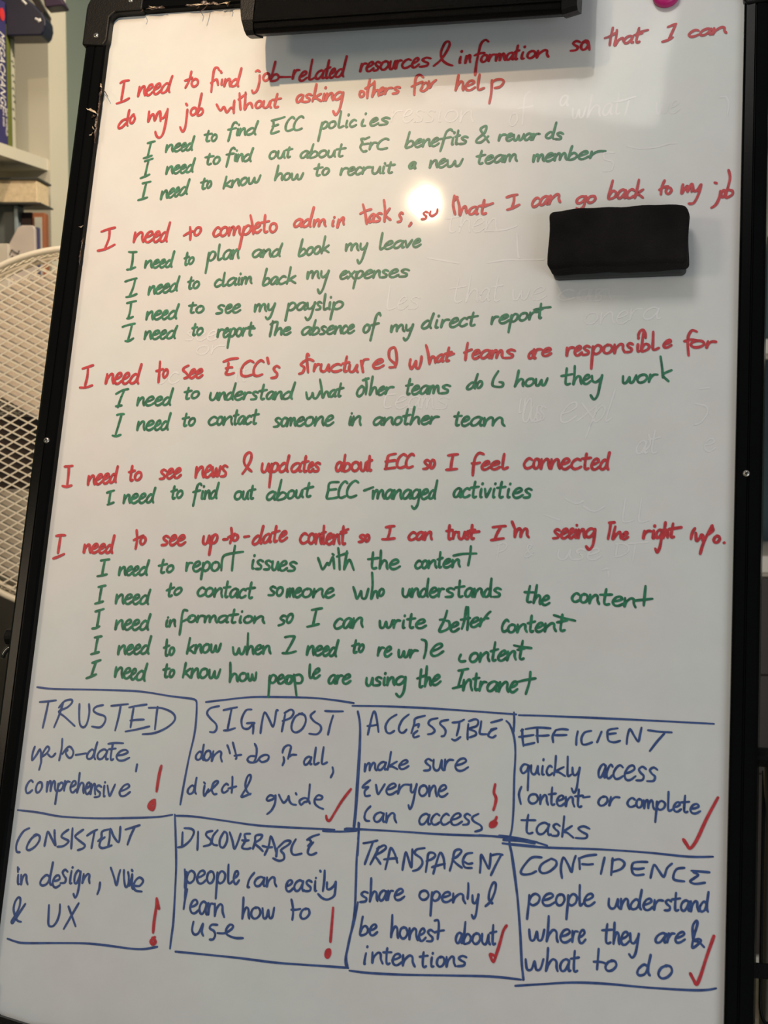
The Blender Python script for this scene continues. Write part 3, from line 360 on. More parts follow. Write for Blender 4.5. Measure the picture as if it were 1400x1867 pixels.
 '536,3245 580,3234 632,3224;580,3240 579,3328 568,3406;555,3409 584,3406 618,3391;768,3342 763,3425 774,3381 803,3342 821,3350 821,3389 831,3424;845,3385 880,3375 912,3353 899,3333 868,3345 845,3389 857,3422 887,3423 923,3397;930,3384 958,3374 982,3352 973,3332 949,3344 930,3388 939,3421 963,3422 991,3396;1068,3356 1043,3339 1007,3370 996,3404 1015,3422 1051,3404 1073,3343 1091,3270 1076,3334 1069,3395 1080,3421;1240,3254 1232,3292 1227,3350 1239,3365 1259,3358;1200,3289 1239,3286 1277,3282;1323,3293 1295,3306 1282,3339 1302,3363 1334,3358 1357,3328 1346,3299 1319,3293 1323,3299;1571,3300 1539,3289 1511,3307 1528,3328 1555,3344 1544,3370 1494,3377;1589,3333 1620,3325 1648,3305 1637,3285 1610,3297 1589,3337 1599,3368 1625,3370 1657,3345;1666,3333 1701,3325 1732,3305 1720,3285 1689,3297 1666,3337 1677,3368 1707,3369 1742,3345;1893,3294 1893,3367 1905,3318 1926,3290 1941,3301 1942,3362 1951,3325 1976,3289 1994,3300 1997,3340 2012,3364;2027,3288 2028,3340 2053,3351 2084,3315 2094,3286 2077,3363 2057,3424 2031,3447 2011,3425;2233,3289 2228,3361 2216,3465 2228,3361 2243,3305 2274,3281 2305,3301 2294,3341 2258,3361 2233,3345;2402,3293 2377,3281 2341,3297 2323,3329 2335,3357 2366,3352 2397,3312 2405,3289 2397,3328 2402,3356 2417,3352;2427,3284 2431,3336 2459,3348 2492,3312 2501,3284 2486,3360 2467,3436 2439,3464 2416,3436;2569,3292 2546,3280 2527,3296 2539,3316 2558,3332 2552,3356 2516,3360;2599,3199 2595,3280 2594,3344 2606,3360 2636,3344;2654,3284 2651,3320 2651,3356 2658,3355;2657,3239 2658,3231;2693,3288 2686,3359 2671,3463 2686,3359 2706,3304 2745,3280 2783,3300 2770,3339 2724,3359 2692,3343'),
('g', 0.002357, 'green handwriting: I need to report the absence of my direct report',
 '517,3498 573,3479 646,3465;616,3480 606,3562 592,3643;564,3648 603,3649 648,3620;772,3550 767,3632 778,3589 807,3549 825,3558 825,3597 835,3631;849,3592 884,3583 916,3561 903,3542 872,3553 849,3596 861,3629 891,3631 927,3604;934,3591 962,3582 986,3561 977,3541 953,3552 934,3596 943,3628 967,3630 995,3604;1076,3564 1050,3547 1012,3578 1000,3612 1020,3629 1058,3612 1081,3551 1100,3498 1084,3542 1077,3603 1089,3629;1288,3482 1282,3529 1277,3587 1285,3601 1298,3593;1260,3527 1286,3521 1312,3515;1347,3526 1325,3541 1315,3574 1329,3597 1354,3590 1372,3560 1364,3531 1343,3526 1346,3532;1536,3545 1533,3622 1539,3583 1558,3548 1585,3548;1594,3586 1616,3577 1636,3555 1628,3534 1608,3547 1594,3590 1602,3623 1622,3624 1645,3597;1660,3545 1656,3622 1648,3738 1656,3622 1667,3562 1690,3536 1712,3556 1705,3599 1679,3622 1660,3605;1753,3535 1733,3551 1725,3590 1740,3618 1763,3610 1778,3576 1769,3542 1750,3535 1753,3542;1794,3537 1791,3614 1797,3575 1814,3540 1839,3539;1868,3477 1864,3530 1861,3598 1870,3615 1883,3606;1842,3527 1868,3522 1893,3516;1847,3538 1908,3539;2088,3467 2082,3542 2072,3627;2066,3504 2105,3480 2138,3477;2141,3480 2133,3541 2121,3613 2136,3576 2163,3544 2183,3554 2183,3590 2188,3611;2207,3578 2240,3570 2271,3551 2259,3534 2229,3545 2206,3582 2217,3609 2246,3609 2281,3587;2480,3549 2454,3538 2416,3554 2397,3586 2408,3614 2439,3609 2473,3569 2483,3545 2472,3585 2476,3612 2492,3608;2524,3465 2513,3522 2500,3608 2523,3615 2556,3598 2566,3567 2543,3544 2519,3560 2502,3592;2636,3545 2613,3534 2591,3550 2604,3570 2623,3585 2615,3609 2577,3614;2649,3577 2682,3568 2712,3548 2701,3529 2672,3541 2649,3581 2659,3610 2688,3611 2722,3587;2733,3535 2727,3610 2738,3571 2766,3535 2782,3542 2781,3577 2790,3609;2844,3541 2830,3529 2810,3549 2800,3581 2809,3607 2827,3604 2845,3588;2854,3572 2884,3563 2911,3543 2901,3524 2875,3536 2854,3576 2863,3605 2889,3606 2919,3582;3045,3524 3022,3540 3011,3578 3025,3605 3051,3597 3069,3563 3062,3530 3041,3524 3044,3530;3168,3433 3154,3406 3127,3440 3111,3536 3099,3613 3087,3687;3080,3533 3117,3523 3159,3512;3286,3539 3286,3603 3299,3560 3323,3535 3339,3545 3340,3598 3349,3566 3377,3534 3397,3544 3400,3579 3415,3600;3431,3533 3432,3579 3455,3589 3486,3556 3496,3532 3478,3599 3457,3665 3431,3691 3413,3667;3662,3512 3636,3496 3597,3527 3583,3561 3603,3576 3642,3558 3668,3499 3690,3425 3671,3491 3662,3549 3673,3573;3729,3492 3720,3530 3720,3567 3740,3566;3740,3456 3742,3449;3781,3490 3771,3565 3782,3527 3809,3493 3845,3492;3855,3529 3895,3519 3930,3497 3918,3477 3883,3490 3855,3533 3867,3564 3901,3564 3942,3537;4017,3489 3994,3477 3964,3499 3948,3533 3963,3560 3991,3556 4019,3538;4076,3423 4065,3475 4055,3541 4070,3557 4094,3547;4026,3473 4073,3467 4120,3459;4261,3474 4255,3544 4263,3509 4285,3475 4317,3472;4329,3505 4371,3493 4408,3469 4393,3451 4356,3468 4329,3509 4343,3536 4380,3534 4422,3506;4441,3458 4434,3528 4421,3629 4434,3528 4449,3473 4476,3447 4501,3463 4491,3502 4460,3525 4439,3512;4558,3439 4529,3456 4516,3492 4536,3515 4569,3505 4592,3472 4581,3443 4553,3440 4558,3445;4618,3435 4611,3504 4621,3469 4648,3435 4687,3431;4716,3350 4709,3421 4705,3482 4712,3497 4723,3488;4692,3418 4713,3410 4735,3401;4652,3411 4729,3394 4806,3387'),
('r', 0.002592, 'red handwriting: I need to see the structure and what teams are responsible for',
 '141,3934 194,3917 251,3899;200,3931 203,4017 191,4113;138,4132 201,4132 267,4110;414,3992 409,4092 422,4040 455,3993 476,4004 476,4051 489,4093;503,4046 537,4036 567,4010 556,3984 526,3999 503,4051 514,4091 544,4094 578,4063;587,4047 620,4037 649,4011 638,3985 609,4000 587,4052 598,4092 626,4095 660,4064;742,4017 716,3996 677,4032 665,4074 685,4095 723,4075 747,4002 767,3896 750,3991 743,4065 755,4096;960,3870 964,3969 967,4087;931,3969 959,3962 999,3947;1033,3953 1015,3968 1006,4006 1018,4035 1038,4028 1053,3994 1047,3960 1030,3953 1032,3960;1264,3916 1224,3935 1212,3963 1246,3992 1273,4030 1233,4048;1287,4007 1314,3997 1338,3976 1329,3955 1305,3968 1287,4011 1295,4043 1318,4044 1346,4018;1354,4005 1383,3996 1409,3974 1399,3953 1374,3966 1354,4009 1363,4041 1388,4042 1418,4016;1621,3883 1690,3856 1769,3848;1675,3894 1672,3960 1658,4006 1697,4013 1742,3998;1653,3950 1689,3941 1718,3941;1933,3894 1894,3875 1842,3908 1813,3964 1822,4020 1867,4035 1930,4018;2036,3892 2005,3873 1964,3906 1941,3962 1948,4018 1984,4033 2033,4016;2068,3849 2085,3905;2200,3950 2171,3932 2144,3957 2159,3987 2183,4011 2173,4047 2126,4055;2487,3831 2471,3812 2466,3849 2482,3942 2493,4004;2446,3886 2412,3923 2451,3951 2438,4003 2402,4016;2446,3886 2490,3868 2538,3887;2557,3920 2549,3990 2558,3955 2579,3924 2608,3925;2621,3921 2616,3972 2637,3996 2668,3985 2693,3927 2690,3974 2705,3997;2818,3934 2783,3922 2741,3940 2718,3971 2743,3997 2784,3996 2824,3981;2868,3845 2857,3924 2851,3986 2861,4001 2877,3994;2831,3918 2863,3912 2896,3905;2904,3929 2899,3979 2919,4003 2950,3992 2976,3934 2973,3981 2987,4005;3012,3894 3039,4005;3021,3941 3038,3885 3083,3877;3135,3932 3183,3922 3225,3900 3209,3880 3167,3894 3135,3936 3150,3967 3191,3967 3239,3941;3296,3963 3349,3954 3362,3890 3347,3798 3326,3761 3283,3788 3285,3861 3313,3899 3347,3927 3353,3963;3496,3883 3491,3938 3511,3980 3535,3938 3550,3902 3554,3962 3582,3976 3599,3912 3601,3857;3637,3744 3664,3830 3682,3935;3682,3935 3699,3868 3725,3868 3738,3923;3811,3851 3793,3841 3766,3858 3750,3888 3757,3913 3780,3907 3806,3869 3814,3847 3805,3884 3806,3909 3818,3904;3861,3771 3851,3837 3843,3895 3853,3909 3870,3901;3824,3835 3857,3826 3890,3817;3865,3852 3912,3834;4039,3727 4030,3809 4026,3900;4010,3827 4047,3809 4081,3795;4093,3849 4125,3841 4155,3821 4145,3801 4116,3812 4093,3853 4102,3884 4129,3886 4163,3861;4256,3816 4231,3804 4193,3820 4172,3853 4182,3882 4214,3878 4249,3837 4259,3812 4247,3853 4250,3882 4266,3877;4278,3812 4275,3886 4288,3837 4308,3808 4322,3820 4320,3881 4330,3845 4355,3808 4371,3820 4372,3861 4384,3885;4494,3816 4456,3804 4421,3820 4441,3840 4473,3857 4460,3881 4398,3885;4684,3831 4667,3819 4640,3834 4625,3864 4632,3890 4654,3887 4679,3850 4687,3827 4677,3865 4678,3891 4690,3888;4672,3804 4662,3869 4674,3836 4703,3807 4743,3805;4754,3837 4790,3829 4824,3810 4812,3792 4779,3804 4753,3841 4764,3868 4796,3868 4834,3845;4980,3792 4980,3870 4986,3830 5007,3795 5042,3793;5054,3831 5082,3821 5106,3798 5095,3777 5070,3792 5054,3836 5066,3868 5091,3868 5119,3841;5190,3790 5161,3779 5137,3797 5154,3818 5179,3834 5172,3860 5128,3866;5219,3784 5217,3862 5212,4000 5217,3862 5231,3801 5263,3773 5296,3793 5287,3837 5250,3860 5222,3844;5357,3771 5327,3788 5317,3827 5340,3854 5375,3845 5397,3810 5382,3776 5352,3771 5357,3777;5418,3770 5419,3852 5431,3808 5467,3768 5493,3775 5496,3814 5514,3847;5584,3771 5557,3759 5535,3777 5551,3798 5574,3814 5568,3840 5526,3846;5866,3776 5897,3768 5926,3751 5917,3734 5888,3745 5865,3779 5874,3804 5901,3805 5934,3784;5630,3688 5642,3648 5670,3630 5693,3666 5698,3711;5631,3770 5628,3804 5631,3838 5642,3837;5633,3714 5634,3704;5676,3658 5670,3742 5664,3831 5690,3836 5725,3818 5733,3787 5706,3767 5680,3784 5665,3816;5766,3650 5766,3754 5767,3814 5784,3827 5821,3809;6159,3658 6117,3644 6086,3692 6080,3771 6091,3886;6050,3749 6112,3733 6177,3746;6175,3745 6129,3755 6108,3784 6138,3808 6190,3805 6227,3780 6211,3752 6167,3745 6174,3750;6262,3752 6250,3812 6263,3782 6293,3757 6333,3759'),
('g', 0.002357, 'green handwriting: I need to understand what other teams do and how they work',
 '532,4202 596,4165 656,4152;615,4165 587,4250 568,4341;547,4330 605,4322;775,4243 770,4323 782,4281 811,4242 830,4251 830,4289 841,4323;856,4285 897,4276 934,4254 919,4233 883,4246 856,4289 870,4321 906,4322 947,4297;956,4284 991,4275 1022,4254 1010,4233 979,4246 956,4288 968,4320 998,4322 1033,4296;1103,4257 1081,4241 1048,4270 1037,4304 1055,4321 1088,4304 1109,4245 1126,4151 1111,4236 1105,4295 1115,4321;1289,4145 1281,4190 1275,4248 1287,4261 1306,4252;1249,4191 1287,4183 1325,4175;1368,4183 1341,4198 1329,4232 1347,4253 1379,4244 1400,4213 1390,4186 1364,4183 1368,4188;1524,4198 1520,4249 1539,4273 1568,4261 1592,4202 1589,4249 1603,4273;1616,4198 1611,4273 1622,4233 1650,4198 1667,4206 1667,4241 1676,4272;1746,4213 1726,4198 1695,4225 1685,4257 1701,4272 1732,4256 1751,4201 1769,4104 1753,4194 1747,4248 1756,4272;1776,4237 1813,4229 1847,4209 1834,4189 1801,4201 1775,4241 1788,4270 1820,4272 1859,4248;1873,4197 1865,4267 1875,4232 1899,4201 1932,4201;2006,4204 1979,4193 1955,4209 1970,4228 1992,4244 1983,4267 1940,4271;2058,4121 2048,4193 2041,4255 2054,4270 2074,4263;2015,4188 2055,4182 2095,4175;2164,4204 2144,4192 2114,4208 2098,4239 2107,4266 2132,4262 2159,4223 2167,4200 2158,4239 2161,4266 2173,4262;2186,4196 2180,4270 2192,4231 2223,4196 2242,4204 2241,4239 2252,4270;2342,4211 2315,4196 2275,4223 2262,4254 2283,4269 2323,4254 2348,4199 2371,4103 2351,4192 2343,4246 2355,4269;2492,4202 2505,4257 2525,4270 2550,4239 2556,4212 2569,4258 2597,4264 2621,4222 2628,4194;2618,4074 2639,4157 2661,4259 2683,4204 2705,4204 2720,4250;2785,4192 2768,4182 2741,4197 2727,4226 2734,4250 2756,4245 2780,4209 2787,4188 2779,4223 2781,4247 2792,4243;2830,4117 2821,4179 2815,4235 2824,4249 2838,4241;2797,4177 2826,4170 2855,4162;2799,4177 2858,4163;3040,4143 3007,4179 2996,4225 3021,4249 3055,4216 3060,4162 3032,4152;3071,4070 3085,4144 3083,4231;3045,4088 3098,4070;3138,4052 3130,4144 3123,4235 3150,4172 3176,4163 3190,4227;3205,4201 3234,4192 3260,4172 3251,4154 3225,4166 3205,4205 3213,4234 3238,4234 3268,4210;3284,4159 3275,4228 3286,4193 3313,4162 3351,4160;3505,4080 3494,4152 3487,4218 3496,4234 3512,4225;3469,4148 3500,4141 3532,4133;3535,4196 3567,4188 3597,4166 3586,4146 3558,4159 3534,4201 3544,4231 3572,4232 3605,4207;3684,4160 3663,4149 3631,4166 3613,4199 3621,4227 3648,4222 3678,4181 3687,4156 3676,4197 3679,4226 3692,4221;3703,4156 3700,4229 3711,4180 3729,4151 3741,4163 3739,4224 3747,4187 3769,4150 3783,4162 3784,4203 3795,4227;3897,4156 3861,4144 3828,4161 3848,4181 3878,4197 3865,4221 3807,4227;4126,4133 4104,4122 4070,4151 4058,4179 4075,4190 4109,4172 4131,4122 4152,4038 4133,4115 4126,4163 4135,4183;4180,4110 4161,4125 4151,4157 4162,4178 4184,4169 4200,4140 4195,4114 4177,4111 4179,4116;4346,4013 4307,4084 4297,4147 4329,4166 4389,4166 4396,4130 4361,4121;4538,4009 4526,4092 4509,4167 4527,4129 4560,4094 4584,4105 4583,4143 4588,4165;4652,4090 4623,4104 4608,4138 4627,4162 4660,4155 4685,4125 4675,4095 4647,4090 4652,4096;4705,4094 4707,4154 4735,4153 4757,4104 4762,4152 4789,4148 4812,4087;4986,3994 4982,4073 4981,4137 4998,4152 5023,4143;4939,4069 4989,4061 5040,4051;5059,3972 5059,4070 5053,4150 5065,4110 5092,4073 5115,4084 5119,4124 5127,4148;5143,4111 5173,4102 5198,4081 5186,4061 5160,4075 5143,4115 5155,4145 5182,4146 5211,4121;5221,4069 5229,4120 5264,4131 5304,4094 5315,4065 5300,4142 5281,4256 5248,4299 5217,4258;5506,4076 5509,4139 5539,4138 5565,4086 5570,4137 5599,4132 5626,4068;5687,4064 5653,4079 5636,4115 5657,4141 5695,4133 5723,4101 5713,4070 5681,4064 5686,4070;5753,4064 5741,4136 5753,4100 5781,4068 5818,4066;5839,3891 5856,3997 5867,4094;5942,4025 5866,4068 5917,4130'),
('g', 0.002357, 'green handwriting: I need to contact someone in another team',
 '568,4420 602,4411 640,4411;616,4421 599,4515 577,4624;545,4631 584,4639 631,4624;805,4490 800,4576 812,4531 843,4490 863,4499 863,4539 875,4575;890,4535 929,4525 963,4503 949,4481 915,4494 890,4539 903,4573 936,4575 975,4547;983,4534 1010,4525 1034,4502 1025,4480 1001,4493 982,4538 991,4572 1014,4574 1042,4547;1108,4506 1087,4488 1056,4520 1046,4556 1062,4574 1093,4555 1113,4493 1129,4405 1115,4484 1109,4546 1118,4573;1295,4410 1287,4463 1282,4523 1292,4537 1309,4528;1260,4462 1293,4455 1326,4447;1363,4458 1340,4473 1329,4508 1344,4531 1371,4523 1389,4491 1381,4462 1359,4458 1362,4464;1607,4456 1581,4444 1549,4465 1533,4499 1551,4526 1581,4523 1611,4506;1649,4444 1628,4459 1619,4497 1632,4524 1655,4517 1672,4483 1665,4450 1645,4444 1648,4451;1692,4446 1685,4525 1700,4483 1738,4445 1761,4453 1761,4490 1775,4523;1810,4380 1803,4439 1798,4506 1805,4522 1817,4514;1784,4436 1808,4430 1831,4424;1893,4450 1875,4438 1848,4455 1834,4488 1841,4517 1864,4513 1888,4471 1895,4446 1887,4487 1889,4516 1901,4512;1962,4448 1944,4436 1920,4458 1907,4491 1920,4518 1943,4515 1965,4498;2005,4376 1997,4435 1990,4502 2000,4518 2017,4510;1970,4432 2002,4426 2035,4420;2259,4471 2234,4459 2211,4478 2225,4499 2245,4515 2237,4542 2196,4549;2304,4457 2281,4474 2270,4514 2284,4542 2310,4534 2329,4497 2321,4463 2300,4457 2303,4464;2330,4467 2328,4541 2338,4491 2354,4462 2365,4474 2364,4536 2371,4499 2390,4462 2403,4474 2404,4515 2414,4539;2426,4502 2459,4493 2489,4472 2478,4452 2449,4465 2426,4506 2436,4537 2465,4539 2499,4513;2553,4451 2522,4468 2507,4509 2527,4539 2563,4531 2588,4494 2577,4457 2548,4451 2552,4458;2613,4452 2605,4539 2620,4493 2657,4451 2680,4459 2679,4500 2692,4536;2708,4495 2745,4485 2778,4461 2766,4439 2733,4453 2708,4500 2719,4534 2751,4535 2788,4506;2955,4448 2949,4489 2947,4530 2956,4530;2960,4421 2961,4416;2982,4448 2974,4535 2989,4489 3025,4449 3046,4458 3045,4499 3057,4535;3261,4470 3237,4459 3202,4474 3183,4505 3193,4531 3223,4527 3255,4489 3264,4466 3254,4504 3257,4530 3271,4526;3287,4462 3279,4534 3295,4496 3335,4461 3359,4468 3358,4502 3372,4532;3423,4457 3398,4471 3386,4506 3401,4530 3430,4524 3450,4493 3442,4463 3419,4458 3422,4464;3504,4378 3492,4455 3485,4516 3496,4530 3514,4523;3463,4451 3499,4443 3535,4435;3567,4358 3554,4454 3538,4530 3557,4492 3591,4457 3616,4468 3616,4506 3622,4528;3644,4494 3680,4486 3712,4467 3700,4447 3669,4460 3644,4498 3655,4526 3685,4527 3722,4504;3739,4455 3729,4523 3741,4489 3770,4459 3809,4458;3994,4413 3984,4459 3976,4527 3986,4545 4004,4536;3955,4455 3990,4452 4025,4448;4029,4506 4065,4498 4097,4477 4085,4457 4054,4468 4029,4511 4039,4543 4069,4545 4106,4520;4213,4474 4184,4461 4140,4478 4117,4512 4128,4542 4165,4538 4205,4496 4217,4470 4204,4513 4207,4543 4226,4539;4242,4471 4242,4547 4262,4496 4297,4467 4321,4480 4322,4544 4336,4506 4378,4468 4407,4481 4412,4524 4435,4550'),
('r', 0.002592, 'red handwriting: I need to see news and updates about it so I feel connected',
 '80,4950 118,4946 163,4942;124,4946 130,5039 130,5142;80,5147 126,5155 177,5141;348,5046 349,5134 357,5087 384,5043 403,5051 406,5092 418,5128;429,5085 459,5073 486,5048 474,5027 447,5042 429,5090 441,5124 468,5124 498,5093;505,5079 534,5067 558,5041 547,5020 522,5035 505,5083 516,5117 542,5117 570,5087;626,5040 607,5023 581,5058 574,5096 589,5113 616,5092 630,5026 640,4945 631,5016 629,5081 639,5108;792,4941 788,5007 787,5074 798,5090 813,5081;762,5005 793,4997 824,4988;865,5004 841,5021 832,5059 850,5085 878,5076 897,5042 886,5009 861,5004 865,5011;1147,4990 1122,4978 1100,4998 1115,5020 1136,5037 1129,5065 1090,5072;1162,5026 1191,5014 1217,4990 1206,4968 1180,4983 1162,5030 1173,5064 1199,5064 1229,5035;1236,5021 1266,5009 1292,4984 1281,4963 1255,4978 1236,5025 1248,5059 1274,5059 1303,5030;1458,4952 1456,5056 1467,5001 1500,4950 1521,4960 1523,5009 1537,5053;1549,5003 1579,4991 1605,4962 1593,4936 1567,4953 1549,5008 1560,5050 1586,5051 1616,5017;1620,4951 1626,5038 1646,5037 1659,4965 1666,5036 1685,5030 1698,4942;1769,4950 1743,4935 1721,4957 1736,4984 1758,5005 1751,5038 1710,5045;1926,5018 1958,4969 1996,4887 1999,4823 1970,4805 1936,4842 1933,4906 1965,4951 2015,4993;2119,4913 2117,4972 2135,5000 2161,4986 2181,4918 2180,4972 2194,4999;2212,4917 2211,4999 2208,5148 2211,4999 2222,4935 2248,4908 2276,4930 2269,4975 2238,4998 2215,4981;2360,4928 2335,4910 2301,4943 2293,4979 2313,4997 2347,4978 2365,4914 2377,4836 2367,4905 2365,4969 2378,4995;2496,4923 2469,4910 2431,4929 2412,4964 2425,4994 2458,4989 2491,4945 2500,4918 2490,4962 2496,4992 2512,4987;2545,4841 2539,4909 2536,4978 2546,4995 2562,4986;2513,4905 2545,4898 2576,4891;2581,4955 2602,4946 2622,4924 2614,4902 2595,4916 2581,4959 2588,4992 2607,4993 2629,4967;2690,4918 2667,4905 2646,4923 2659,4944 2679,4961 2672,4987 2635,4992;2902,4913 2883,4900 2859,4918 2850,4954 2861,4986 2882,4981 2900,4936 2904,4909 2902,4953 2908,4985 2918,4980;2930,4827 2926,4885 2926,4980 2951,4988 2981,4970 2987,4934 2960,4908 2938,4926 2926,4962;3036,4899 3011,4916 3004,4956 3025,4985 3056,4978 3074,4942 3059,4906 3032,4899 3037,4906;3088,4901 3091,4959 3109,4986 3129,4972 3140,4905 3144,4958 3157,4985;3169,4838 3170,4895 3174,4967 3183,4984 3193,4975;3151,4892 3173,4887 3195,4880;3325,4966 3421,4953;3420,4818 3351,4836 3342,4886 3334,4966;3329,4895 3416,4882;3521,4838 3495,4822 3459,4849 3439,4896 3443,4943 3474,4956 3516,4941;3596,4836 3574,4820 3543,4847 3525,4894 3529,4941 3555,4954 3591,4939;3746,4890 3723,4878 3703,4896 3715,4917 3735,4933 3727,4959 3691,4965;3779,4877 3763,4893 3755,4932 3766,4959 3784,4952 3797,4917 3792,4884 3776,4877 3779,4884;3919,4835 3967,4828 4013,4823;3967,4832 3957,4894 3953,4964;3910,4973 3962,4969 4013,4964;4254,4823 4211,4811 4179,4849 4166,4920 4163,5025;4148,4911 4191,4911 4225,4902;4244,4935 4278,4927 4309,4908 4297,4890 4267,4902 4244,4939 4256,4967 4285,4968 4320,4945;4330,4933 4368,4925 4402,4906 4388,4888 4355,4900 4330,4937 4343,4965 4376,4965 4414,4943;4446,4820 4439,4891 4437,4949 4451,4964 4486,4948;4708,4877 4681,4862 4650,4886 4635,4924 4655,4956 4686,4953 4715,4934;4751,4865 4731,4882 4723,4925 4737,4957 4761,4949 4777,4911 4768,4873 4748,4865 4751,4872;4794,4868 4792,4959 4803,4911 4836,4869 4857,4879 4859,4922 4872,4960;4886,4869 4884,4960 4896,4912 4928,4870 4949,4880 4951,4923 4965,4961;4978,4918 5015,4909 5048,4886 5034,4863 5002,4875 4978,4923 4992,4959 5024,4962 5061,4933;5151,4882 5121,4867 5086,4891 5069,4929 5091,4960 5126,4958 5159,4939;5203,4817 5196,4868 5192,4944 5206,4963 5227,4954;5161,4865 5203,4861 5245,4856;5252,4921 5286,4912 5315,4889 5302,4866 5273,4879 5252,4926 5264,4962 5293,4964 5327,4936;5392,4894 5370,4875 5340,4908 5331,4946 5348,4965 5378,4946 5396,4880 5410,4807 5398,4871 5394,4937 5404,4966'),
('g', 0.002357, 'green handwriting: I need to find out about managed activities',
 '558,5213 594,5200 631,5189;595,5204 592,5259 589,5314;578,5333 609,5323 640,5310;745,5233 743,5317 753,5272 780,5232 797,5240 798,5280 809,5315;822,5275 854,5265 883,5242 871,5222 842,5234 822,5279 833,5312 862,5313 895,5286;903,5272 934,5262 962,5240 951,5220 923,5232 903,5277 914,5310 942,5311 974,5283;1038,5242 1017,5225 987,5257 978,5292 995,5309 1024,5290 1042,5229 1055,5161 1044,5220 1040,5281 1050,5307;1251,5144 1245,5196 1242,5255 1252,5268 1267,5258;1220,5197 1250,5188 1281,5178;1315,5188 1294,5204 1285,5238 1300,5259 1324,5250 1340,5219 1331,5191 1311,5188 1314,5193;1524,5132 1509,5114 1485,5137 1475,5205 1467,5278 1460,5337;1445,5202 1480,5192 1519,5183;1545,5190 1540,5226 1541,5263 1552,5263;1550,5149 1551,5142;1572,5188 1569,5266 1577,5225 1598,5187 1612,5195 1612,5232 1620,5264;1680,5200 1662,5185 1635,5214 1627,5247 1642,5263 1668,5245 1684,5188 1697,5107 1686,5180 1681,5237 1690,5261;1907,5191 1882,5206 1871,5243 1889,5269 1918,5262 1937,5228 1928,5196 1903,5191 1907,5197;1955,5191 1952,5244 1966,5268 1985,5255 2001,5193 1999,5242 2009,5266;2043,5133 2037,5184 2033,5249 2042,5264 2057,5256;2012,5181 2042,5176 2071,5170;2271,5204 2247,5192 2211,5210 2193,5242 2204,5270 2234,5265 2266,5224 2274,5199 2265,5240 2269,5268 2284,5264;2323,5073 2309,5167 2295,5263 2327,5270 2371,5253 2383,5220 2351,5197 2318,5214 2298,5247;2433,5178 2408,5195 2397,5232 2414,5257 2443,5248 2462,5214 2453,5183 2429,5178 2433,5185;2481,5176 2478,5228 2495,5251 2519,5236 2539,5174 2537,5222 2549,5245;2600,5103 2591,5161 2585,5226 2600,5240 2623,5230;2554,5161 2599,5152 2643,5141;2887,5095 2800,5104 2792,5177 2783,5250 2829,5254 2887,5244;2792,5173 2867,5164;2972,5105 2949,5087 2915,5121 2896,5178 2899,5234 2926,5248 2965,5230;3078,5099 3047,5081 3003,5115 2977,5173 2983,5228 3019,5242 3070,5223;3139,5176 3182,5160 3226,5142;3228,5176 3230,5255 3239,5202 3259,5171 3273,5184 3275,5250 3282,5211 3305,5171 3322,5184 3326,5228 3340,5254;3412,5179 3392,5166 3364,5184 3350,5219 3359,5250 3382,5245 3407,5201 3414,5174 3407,5219 3410,5249 3422,5245;3432,5170 3428,5254 3440,5210 3472,5170 3492,5178 3492,5218 3504,5253;3585,5178 3564,5165 3533,5183 3517,5218 3526,5249 3553,5244 3580,5200 3588,5173 3579,5217 3583,5248 3596,5244;3668,5173 3638,5164 3606,5200 3609,5244 3640,5243 3667,5199 3675,5168 3670,5243 3659,5313 3632,5348 3607,5322;3692,5212 3723,5203 3751,5181 3740,5159 3712,5173 3692,5217 3702,5250 3729,5251 3761,5225;3815,5185 3798,5168 3773,5199 3765,5234 3778,5251 3803,5233 3819,5172 3832,5075 3820,5163 3815,5225 3823,5251;4060,5161 4041,5148 4012,5166 3997,5201 4005,5231 4030,5227 4055,5183 4063,5157 4055,5201 4058,5231 4070,5227;4142,5161 4119,5148 4091,5170 4077,5205 4093,5234 4120,5231 4146,5214;4191,5085 4182,5148 4177,5218 4189,5235 4208,5226;4150,5144 4189,5139 4228,5132;4252,5152 4247,5192 4247,5231 4259,5231;4259,5109 4261,5101;4285,5152 4299,5231 4317,5200 4339,5148;4372,5152 4366,5191 4366,5230 4378,5230;4378,5109 4380,5101;4438,5085 4429,5148 4423,5217 4435,5235 4455,5226;4397,5144 4436,5139 4474,5132;4507,5152 4500,5191 4500,5230 4517,5230;4516,5109 4518,5101;4549,5195 4590,5187 4626,5165 4612,5144 4576,5156 4549,5200 4563,5233 4598,5234 4640,5208;4717,5161 4689,5148 4663,5165 4678,5187 4703,5204 4693,5230 4647,5234'),
('r', 0.002592, 'red handwriting: I need to see up-to-date content so I can trust I am seeing the right info',
